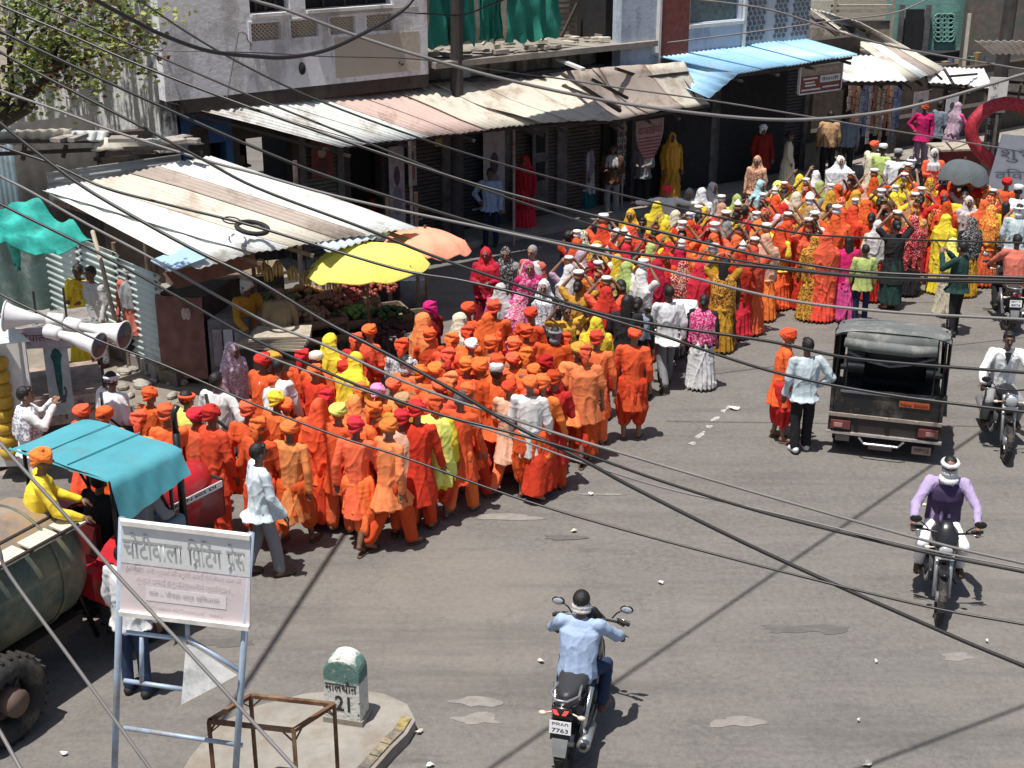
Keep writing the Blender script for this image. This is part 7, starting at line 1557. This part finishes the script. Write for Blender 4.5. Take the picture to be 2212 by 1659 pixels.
for u in (.585, .855): MB().bar(onb(u, .33, .004), onb(u - .018, .365, .006), .02, .002).build('letter_stroke', GI, SG)
text('हमारे यहां सभी प्रकार की बहुरंगी छपाई एवं सफल काम की', 'lettering', PI_, SG, onb(.04, .53), xv, up, xv.length * .9, .075, 0, .002); text('सुन्दर छपाई हेतु विश्वसनीय प्रतिष्ठान', 'lettering', PI_, SG, onb(.12, .65), xv, up, xv.length * .74, .085, 0, .002)
MB().slab([onb(.2, .68), onb(.82, .68), onb(.82, .83), onb(.2, .83)][::-1], .001).build('address_panel', mat('address_panel_pale', (.86, .79, .78), .75, var=.05), SG)
text('पता :- चौपड़ा वार्ड खिमलासा', 'lettering', PG, SG, onb(.23, .79, .003), xv, up, xv.length * .55, .075, 0, .002)
text('प्रो. रमेश चोटीवाला मो. 9893', 'lettering', PI_, SG, onb(.2, .93), xv, up, xv.length * .6, .06, 0, .002)
MB().bar(onb(0, .0, .0), onb(1, .0, .0), .05, .04).build('frame_rail', mat('frame_cream', (.85, .80, .74), .7), SG); MB().bar(onb(0, 1, 0), onb(1, 1, 0), .06, .04).build('frame_rail', mat('frame_cream', (.85, .80, .74), .7), SG)
pr_ = lambda U, V: Py(U, V, yS0 + .03 - (U - 262) / 279 * .15)
for nme, A_, B__ in (('cross_pipe', (268, 1365), (405, 1382)), ('cross_pipe', (268, 1470), (405, 1490)), ('cross_pipe', (268, 1572), (524, 1610)), ('cross_pipe', (405, 1345), (405, 1380)), ('cross_pipe', (306, 1375), (306, 1475)), ('cross_pipe', (405, 1378), (520, 1450))): MB().tube([pr_(*A_), pr_(*B__)], .02, 8).build(nme, PB, SG, True)
MB().slab([pr_(402, 1385), pr_(404, 1490) + Vector((0, -.22, 0)), pr_(515, 1450) + Vector((0, -.06, 0))], -.015).build('triangle_plate', mat('chipped_white', (.52, .52, .51), .7, dirt=(.3, .3, .3), dirt_amt=.4, dscale=5), SG)
# milestone
mp = Pz(752, 1574); ML = thing('milestone', 'white kilometre stone with green arched top, Hindi name and 21', 'milestone', (mp.x, mp.y, .13), R(-14))
Mw, Mh, Md = .37, .73, .24
prof = [(-Mw / 2, 0), (Mw / 2, 0)] + [(Mw / 2 * math.cos(R(a)), Mh - Mw / 2 + Mw / 2 * math.sin(R(a)) * 1.0) for a in range(0, 181, 12)]
def ml_mat():
    m, nt, bs = base('milestone_paint'); tc = nt.nodes.new('ShaderNodeTexCoord'); sx = nt.nodes.new('ShaderNodeSeparateXYZ'); nt.links.new(tc.outputs['Object'], sx.inputs[0])
    ad = _n(nt, 'ShaderNodeMath', operation='MULTIPLY_ADD'); nt.links.new(nz(nt, 14, 4), ad.inputs[0]); ad.inputs[1].default_value = .14; nt.links.new(sx.outputs['Z'], ad.inputs[2])
    g = ramp(nt, ad.outputs[0], [(.52, 0.0), (.54, 1.0)]); g2 = ramp(nt, ad.outputs[0], [(.74, 1.0), (.77, 0.0)])
    mm = _n(nt, 'ShaderNodeMath', operation='MULTIPLY'); nt.links.new(g, mm.inputs[0]); nt.links.new(g2, mm.inputs[1])
    c = mix(nt, mm.outputs[0], (.62, .62, .57), (.10, .20, .17)); c = mix(nt, ramp(nt, nz(nt, 9, 6, .75), [(.56, 0.0), (.62, 1.0)]), c, (.33, .33, .28)); c = mix(nt, ramp(nt, nz(nt, 22, 4), [(.64, 0.0), (.68, 1.0)]), c, (.10, .12, .11))
    nt.links.new(c, bs.inputs['Base Color']); bs.inputs['Roughness'].default_value = .8; bump(nt, bs, nz(nt, 16, 5), .5, .02); return m
n_ = len(prof); nr = 4; q = MB(); vs = []
for (yy, kk) in ((-Md / 2, .955), (-Md / 2 + .02, 1.0), (Md / 2 - .02, 1.0), (Md / 2, .955)): vs += [(x * kk, yy, max(0, z * (kk if z > .4 else 1))) for x, z in prof]
q.add(vs, [tuple(range(n_)), tuple(range(3 * n_, 4 * n_))[::-1]] + [(r_ * n_ + i, (r_ + 1) * n_ + i, (r_ + 1) * n_ + (i + 1) % n_, r_ * n_ + (i + 1) % n_) for r_ in range(3) for i in range(n_)]); q.build('stone', ml_mat(), ML)
text('मालथौन', 'lettering', M_INK, ML, (-.165, -Md / 2, .36), (1, 0, 0), (0, 0, 1), .32, .125, .02, .004); text('21', 'lettering', M_INK, ML, (-.07, -Md / 2, .15), (1, 0, 0), (0, 0, 1), .15, .17, .02, .004)
MB().box((-.0, -.0, .03), (Mw + .03, Md + .02, .06)).build('plinth', M_CONC, ML)
# rusty stand (angle iron table frame)
RS = thing('rusty_stand', 'empty rusty angle iron stand on the traffic island corner', 'metal stand')
zt = 1.02; c4 = [Pz(451, 1558, zt), Pz(541, 1503, zt), Pz(722, 1522, zt), Pz(634, 1578, zt)]
for i in range(4):
    MB().bar(c4[i], c4[(i + 1) % 4], .035, .035).build('top_rail', M_RUSTP, RS); MB().frame_box(c4[i] - Vector((.016, .016, c4[i].z)), (.032, 0, 0), (0, .032, 0), (0, 0, zt)).build('leg', M_RUSTP, RS)
    lo = [Vector((c.x, c.y, .12)) for c in c4]; MB().bar(lo[i], lo[(i + 1) % 4], .03, .03).build('bottom_rail', M_RUSTP, RS)
    d = (c4[(i + 1) % 4] - c4[i]).normalized(); MB().bar(c4[i] + d * .12, c4[i] - Vector((0, 0, .12)), .012).build('corner_brace', M_RUSTP, RS)
    d2 = (c4[i - 1] - c4[i]).normalized(); MB().bar(c4[i] + d2 * .12, c4[i] - Vector((0, 0, .12)), .012).build('corner_brace', M_RUSTP, RS)

# ================================================================ far right: heart arch, umbrella, cart
HA = thing('heart_arch', 'red heart shaped tinsel arch over a white banner at the right edge', 'arch')
hc = Py(2232, 332, 31.5); q = MB(); pts = []
for k in range(41):
    t_ = 2 * math.pi * k / 40; x = .068 * 16 * math.sin(t_) ** 3; z = .068 * (13 * math.cos(t_) - 5 * math.cos(2 * t_) - 2 * math.cos(3 * t_) - math.cos(4 * t_)) * 1.1; pts.append(hc + Vector((x * 1.35, 0, z + .25)))
q.tube(pts, .15, 10, False); link('heart_ring', q.mesh('h', True), mat('red_tinsel', (.5, .03, .05), .5, var=.6, scale=18, bmp=.8), HA)
a_, b_ = Py(2165, 290, 31.3), Py(2125, 425, 31.3); c_2, d_2 = Py(2290, 300, 31.3), Py(2260, 430, 31.3)
WB = thing('white_banner', 'slanting white printed cloth banner below the heart arch', 'banner')
MB().slab([a_, c_2, d_2, b_], .02).build('cloth', mat('banner_white', (.90, .90, .92), .8, var=.1), WB)
text('शुभ', 'lettering', mat('grey_ink2', (.3, .3, .34), .8), WB, a_.lerp(b_, .45) + Vector((.15, -.03, 0)), (1, 0, 0), (-.15, 0, 1), .8, .3); text('विवाह', 'lettering', mat('grey_ink2', (.3, .3, .34), .8), WB, a_.lerp(b_, .75) + Vector((.15, -.03, 0)), (1, 0, 0), (-.15, 0, 1), 1.0, .3)
MB().bar(Vector((a_.x - .1, 31.5, 0)), a_ + Vector((-.1, .2, .4)), .06).build('arch_post', M_WOODL, HA)
parasol('grey open umbrella among the crowd before the heart arch', Pz(2085, 345, 2.1), .54, cloth('umbrella_grey', (.11, .125, .13)), 2.1, .26, n=8, name='umbrella', tilt=(-.1, .0))
CT = thing('push_cart', 'small cart with pale board top behind the umbrella', 'cart'); p = Pz(2078, 316, 1.0)
MB().box((p.x, p.y, 1.0), (1.5, .9, .05), R(10)).build('board_top', M_WOODL, CT); MB().box((p.x, p.y, .7), (1.3, .7, .5), R(10)).build('cart_box', RED2, CT)
for s_ in (-1, 1): wheel(CT, (p.x + .5 * s_, p.y - .3, .3), .3, .06, 8, ax=(0, 1, 0))
# ================================================================ tree at upper left
TREE = thing('tree', 'leafy tree with dark branches in front of the streaked wall at upper left', 'tree')
TB = mat('tree_bark', (.05, .04, .035), .9, var=.4)
yb_ = 17.6; P_ = lambda U, V, dy=0: Py(U, V, yb_ + dy)
brs = [([(-80, 330), (0, 265), (70, 200), (115, 155), (150, 110)], .10, .03, 'trunk'), ([(-60, 300), (10, 262), (60, 235), (70, 222)], .09, .05, 'branch'), ([(0, 258), (25, 190), (20, 110), (35, 40), (30, -20)], .05, .02, 'branch'), ([(70, 205), (45, 150), (60, 80), (110, 20)], .035, .012, 'branch'),
       ([(115, 155), (170, 130), (215, 120)], .03, .01, 'branch'), ([(0, 240), (-10, 180), (-30, 90)], .05, .02, 'branch'), ([(110, 160), (125, 100), (180, 60), (230, 40)], .025, .008, 'branch')]
for pts, r0, r1, nme in brs: MB().tube([P_(U, V, .2 * math.sin(i * 1.3)) for i, (U, V) in enumerate(pts)], r0, 8, True, r1).build(nme, TB, TREE, True)
MB().tube([P_(-80, 330), Vector((P_(-100, 400).x, yb_, 0))], .16, 8).build('trunk', TB, TREE, True)
def leafmat(n, c):
    m, nt, bs = base(n); cc = mix(nt, nz(nt, 3, 2), sc(c, .6), sc(c, 1.4)); nt.links.new(cc, bs.inputs['Base Color']); bs.inputs['Roughness'].default_value = .6
    tr = nt.nodes.new('ShaderNodeBsdfTranslucent'); nt.links.new(cc, tr.inputs[0]); mx = nt.nodes.new('ShaderNodeMixShader'); mx.inputs[0].default_value = .3; nt.links.new(bs.outputs[0], mx.inputs[1]); nt.links.new(tr.outputs[0], mx.inputs[2]); nt.links.new(mx.outputs[0], nt.nodes['Material Output'].inputs[0]); return m
rl_ = random.Random(3); crowns = [(300, 60, .7), (310, 110, .5), (-10, 40, 1.6), (60, 20, 1.5), (130, 30, 1.5), (60, 110, 1.3), (150, 90, 1.3), (220, 70, 1.2), (20, 150, 1.0), (115, 130, 1.0), (190, 130, .8), (240, 115, .8), (-20, 220, .5), (255, 40, .9), (100, -40, 1.6), (70, 170, .5), (200, 10, 1.2), (85, 140, .6)]
for kk, (mname, c, share) in enumerate((('leaf_green', (.20, .27, .07), .17), ('leaf_yellow', (.36, .39, .10), .20), ('leaf_dark', (.07, .10, .04), .06), ('leaf_red', (.12, .055, .03), .06))):
    q = MB()
    for U, V, r_ in crowns:
        c0 = P_(U, V)
        for cl in range(int(24 * share * r_ * r_) + 1):
            d = Vector((rl_.gauss(0, 1), rl_.gauss(0, 1), rl_.gauss(0, .8))); d = d.normalized() * rl_.random() ** .5 * r_ * .70; cc0 = c0 + d
            for l in range(15):
                o = cc0 + Vector((rl_.gauss(0, .11), rl_.gauss(0, .11), rl_.gauss(0, .09))); a1 = Vector((rl_.gauss(0, 1), rl_.gauss(0, 1), rl_.gauss(0, .5))).normalized() * rl_.uniform(.05, .095); b1 = a1.cross(Vector((rl_.gauss(0, .6), rl_.gauss(0, .6), 1))).normalized() * rl_.uniform(.03, .05)
                q.add([o, o + a1 * .5 + b1, o + a1, o + a1 * .5 - b1], [(0, 1, 2, 3)])
    q.build('crown', leafmat(mname, c), TREE)['kind'] = 'stuff'

# ================================================================ overhead cables
def cable(label, pts, y0, y1, r, m=M_CABLE):
    n = len(pts); U0, U1 = pts[0][0], pts[-1][0]; W3 = []
    for U, V in pts: W3.append(Py(U, V, y0 + (y1 - y0) * (U - U0) / (U1 - U0 + 1e-6)))
    # extend past both picture edges
    W3 = [W3[0] + (W3[0] - W3[1]) * 1.0 + Vector((0, 0, .02))] + W3 + [W3[-1] + (W3[-1] - W3[-2]) * 1.0]
    out = []
    for i in range(len(W3) - 1):
        p0, p1, p2, p3 = W3[max(i - 1, 0)], W3[i], W3[i + 1], W3[min(i + 2, len(W3) - 1)]
        for k in range(6):
            t_ = k / 6; out.append(.5 * ((2 * p1) + (p2 - p0) * t_ + (2 * p0 - 5 * p1 + 4 * p2 - p3) * t_ ** 2 + (3 * p1 - p0 - 3 * p2 + p3) * t_ ** 3))
    out.append(W3[-1]); q = MB(); q.tube(out, r, 8); q.build('cable', m, None, True, label=label, cat='cable', group='overhead cables')
CB_ = [
 ('cable starting highest on the left edge, passing the women crowd on the right', [(0, 11), (150, 75), (300, 140), (553, 237), (900, 357), (1106, 420), (1431, 502), (1659, 556), (1876, 588), (2212, 600)], 12, 10, .012, 0),
 ('cable entering at the top left corner over the tree crown', [(66, 0), (187, 54), (350, 125), (553, 212), (803, 312), (1106, 430), (1500, 545), (1900, 600), (2212, 612)], 12.5, 11, .010, 0),
 ('thick black cable sagging in a deep curve across the white building', [(200, -4), (290, 45), (350, 75), (450, 110), (553, 122), (620, 124), (700, 110), (770, 80), (860, 30), (895, -4)], 10, 13, .017, 0),
 ('cable crossing the white building corner and the long awning', [(300, 0), (462, 105), (660, 205), (903, 297), (1106, 360), (1306, 412), (1659, 492), (1834, 512), (2212, 525)], 13, 12, .010, 0),
 ('grey cable passing the poles and sagging under the blue awning', [(553, 2), (620, 22), (778, 80), (928, 127), (1106, 175), (1356, 225), (1659, 258), (1871, 247), (2021, 217), (2212, 160)], 14, 14, .017, 1),
 ('cable ending low on the right through the salmon sari, from left edge', [(0, 67), (217, 170), (360, 235), (553, 320), (700, 378), (890, 440), (1106, 502), (1350, 545), (1659, 578), (1900, 600), (2212, 606)], 11, 10, .013, 0),
 ('cable running down across yellow parasol towards the jeep', [(0, 112), (105, 170), (270, 255), (430, 340), (553, 405), (778, 490), (928, 550), (1106, 612), (1331, 685), (1659, 737), (1850, 775), (2212, 805)], 10.5, 9, .012, 0),
 ('grey cable from mid left edge to the right over women in crimson', [(0, 195), (130, 240), (250, 285), (440, 345), (553, 375), (693, 415), (828, 447), (1106, 505), (1350, 560), (1659, 640), (1900, 672), (2212, 690)], 11, 9, .011, 1),
 ('cable crossing the shed roof then the thick lower right diagonal', [(0, 265), (100, 345), (190, 410), (310, 480), (430, 545), (553, 605), (703, 695), (828, 760), (1000, 855), (1106, 917), (1256, 992), (1381, 1060), (1659, 1197), (2034, 1364), (2212, 1439)], 9.5, 7.0, .013, 0),
 ('cable crossing the tyre on the shed roof then the jeep canopy', [(0, 315), (120, 357), (225, 405), (375, 445), (553, 490), (853, 580), (1003, 607), (1180, 650), (1400, 715), (1659, 800), (1900, 850), (2212, 890)], 10.5, 8.5, .011, 0),
 ('pale grey cable above the loudspeakers, upper of the four lower right lines', [(0, 380), (68, 415), (190, 485), (332, 560), (553, 685), (700, 745), (900, 835), (1106, 905), (1296, 965), (1659, 1072), (2009, 1170), (2212, 1217)], 9.5, 7.5, .010, 1),
 ('cable second of the four lower right lines', [(0, 440), (200, 540), (400, 650), (553, 735), (780, 835), (950, 895), (1106, 935), (1246, 975), (1431, 1040), (1659, 1110), (1984, 1190), (2212, 1236)], 9, 7.4, .010, 0),
 ('thin pale line merging with the second of four lower lines', [(700, 815), (900, 880), (1106, 945), (1246, 995), (1431, 1053), (1659, 1105), (1984, 1183), (2212, 1228)], 8.8, 7.3, .007, 1),
 ('lowest long cable crossing the road below the procession', [(0, 635), (87, 677), (212, 735), (350, 787), (553, 875), (728, 942), (878, 990), (1106, 1072), (1331, 1140), (1659, 1227), (1996, 1309), (2212, 1349)], 8.5, 6.5, .0075, 0),
 ('steep dark cable in front of the printing press board', [(0, 957), (145, 1117), (255, 1244), (400, 1400), (553, 1567), (640, 1662)], 6.2, 5.2, .009, 1),
 ('steep cable over the tanker wheel at lower left', [(0, 1192), (22, 1244), (162, 1436), (325, 1662)], 5.8, 5.2, .009, 1),
 ('short cable at the bottom left corner', [(-20, 1555), (0, 1581), (45, 1662)], 5.2, 5.0, .009, 1),
 ('thin cable over the blue awning towards the sloping shed', [(1480, -5), (1659, 20), (1800, 65), (1950, 105), (2212, 150)], 18, 18, .012, 1),
 ('thin wire below the red hoarding', [(1340, 190), (1500, 212), (1659, 237), (1884, 275), (2071, 305)], 20, 22, .012, 1),
 ('thin wire from the balcony house to the top edge', [(1620, 70), (1800, 45), (1930, 28), (2000, 0)], 24, 24, .012, 1),
 ('thin wire along the wall between building and pole', [(300, 108), (553, 114), (700, 122), (900, 128), (1060, 150)], 24, 26, .010, 1),
 ('cable looping beside the first pole over the nets', [(930, 30), (1000, 32), (1060, 10)], 27, 27, .014, 0),
]
for l, pts, y0, y1, r_, k in CB_:
    fk = .60 if y0 < 15 else 1.0; cable(l, pts, y0 * fk, y1 * fk, r_ * fk, M_CABLEG if k else M_CABLE)
# cables higher than the picture whose shadows cross the road
def overhead(label, g0, g1, h, r):
    o = Vector((-SUNV.x / -SUNV.z, -SUNV.y / -SUNV.z, 1)) * h; a, b = Vector((g0.x, g0.y, 0)), Vector((g1.x, g1.y, 0)); d = (b - a) * .35
    q = MB(); q.tube([a - d + o, a + o, a.lerp(b, .5) + o, b + o, b + d + o], r, 8); q.build('cable', M_CABLE, None, True, label=label, cat='cable', group='overhead cables')
overhead('thick bundled cable above the picture shading the long road diagonal', Pz(1060, 1659), Pz(2130, 925), 7.9, .022)
overhead('bundled cable above the picture shading the road left of centre', Pz(530, 1480), Pz(740, 1160), 7.9, .034)
overhead('bundled cable above the picture shading the lower right road', Pz(1860, 1659), Pz(2212, 1525), 7.9, .022)
# unseen cloth and ropes, added overhead to shade the road before the shops
fc = thing('added_shade_cloth', 'unseen brown cloth added high above the long awning to shade the road', 'added shade cloth'); q = MB(); vs = []
for j in range(9):
    for i in range(13): vs.append(FP(-9.2 + 9.5 * i / 12, 1.45 + 3.0 * j / 8, 8.6 - .25 * math.sin(math.pi * i / 12)))
q.add(vs, [(j * 13 + i, j * 13 + i + 1, (j + 1) * 13 + i + 1, (j + 1) * 13 + i) for j in range(8) for i in range(12)]); q.add([v - Vector((0, 0, .02)) for v in vs], [(j * 13 + i, (j + 1) * 13 + i, (j + 1) * 13 + i + 1, j * 13 + i + 1) for j in range(8) for i in range(12)]); q.build('cloth', M_WOOD, fc)
for a, b2_ in (((-9.2, 1.45), (-9.2, -1)), ((.3, 1.45), (.3, -1))): MB().tube([FP(a[0], a[1], 8.6), FP(b2_[0], b2_[1], 6.3)], .02, 5).build('shade_cloth_rope', M_DARKB, fc)
# ================================================================ litter on the road
LIT = [(1240, 1150, 'dull grey crumpled paper by the dark stain, centre of the road', .09), (1276, 1070, 'small white cup below the lowest long cable', .07), (1426, 1262, 'tiny white scrap right of the parked shadow line', .07), (1168, 1432, 'small white packet left of the light blue rider', .09), (1892, 1432, 'white paper twist at lower right', .07), (1855, 1560, 'small white crumb near the bottom right', .06), (1875, 1655, 'pale flat wrapper at the bottom right edge', .12), (633, 1235, 'white scrap right of the grey shirted young man', .08), (1585, 885, 'white crumpled paper at the lane marks by the orange man', .16), (1612, 744, 'white paper behind the white skirt', .1), (1770, 686, 'white scrap on the road before the jeep', .1), (2132, 1388, 'small white scrap right of the oncoming motorcycle', .07), (907, 1585, 'white scrap at the tip of the traffic island', .09), (930, 1660, 'pale stick like scrap beside the kerb', .08), (138, 1632, 'white scrap on the shaded road at lower left', .07), (1720, 870, 'pale pebble like scrap between the walkers and jeep', .05)]
for i, (U, V, lab, s_) in enumerate(LIT):
    s_ *= .62
    p = Pz(U, min(V, 1657)); q = MB(); n_ = 7; vs = [(s_ * math.cos(k * .9) * (.6 + .4 * math.sin(i + k * 2)), s_ * .6 * math.sin(k * .9), .012 + .03 * abs(math.sin(k * 2.3 + i))) for k in range(n_)]
    q.add(vs + [(0, 0, .05)], [(k, (k + 1) % n_, n_) for k in range(n_)]); q.build('paper_scrap', M_PAPER if i % 3 else M_CREAM, None, loc=(p.x, p.y, .002), label=lab, cat='litter')
p = Pz(1218, 1162); MB().add([(p.x + .22 * math.cos(k) + .1 * math.cos(2 * k), p.y + .07 * math.sin(k), .009) for k in [j * .4 for j in range(16)]], [tuple(range(16))]).build('road_stain', M_DPATCH, None, kind='structure')
bpy.context.view_layer.update()
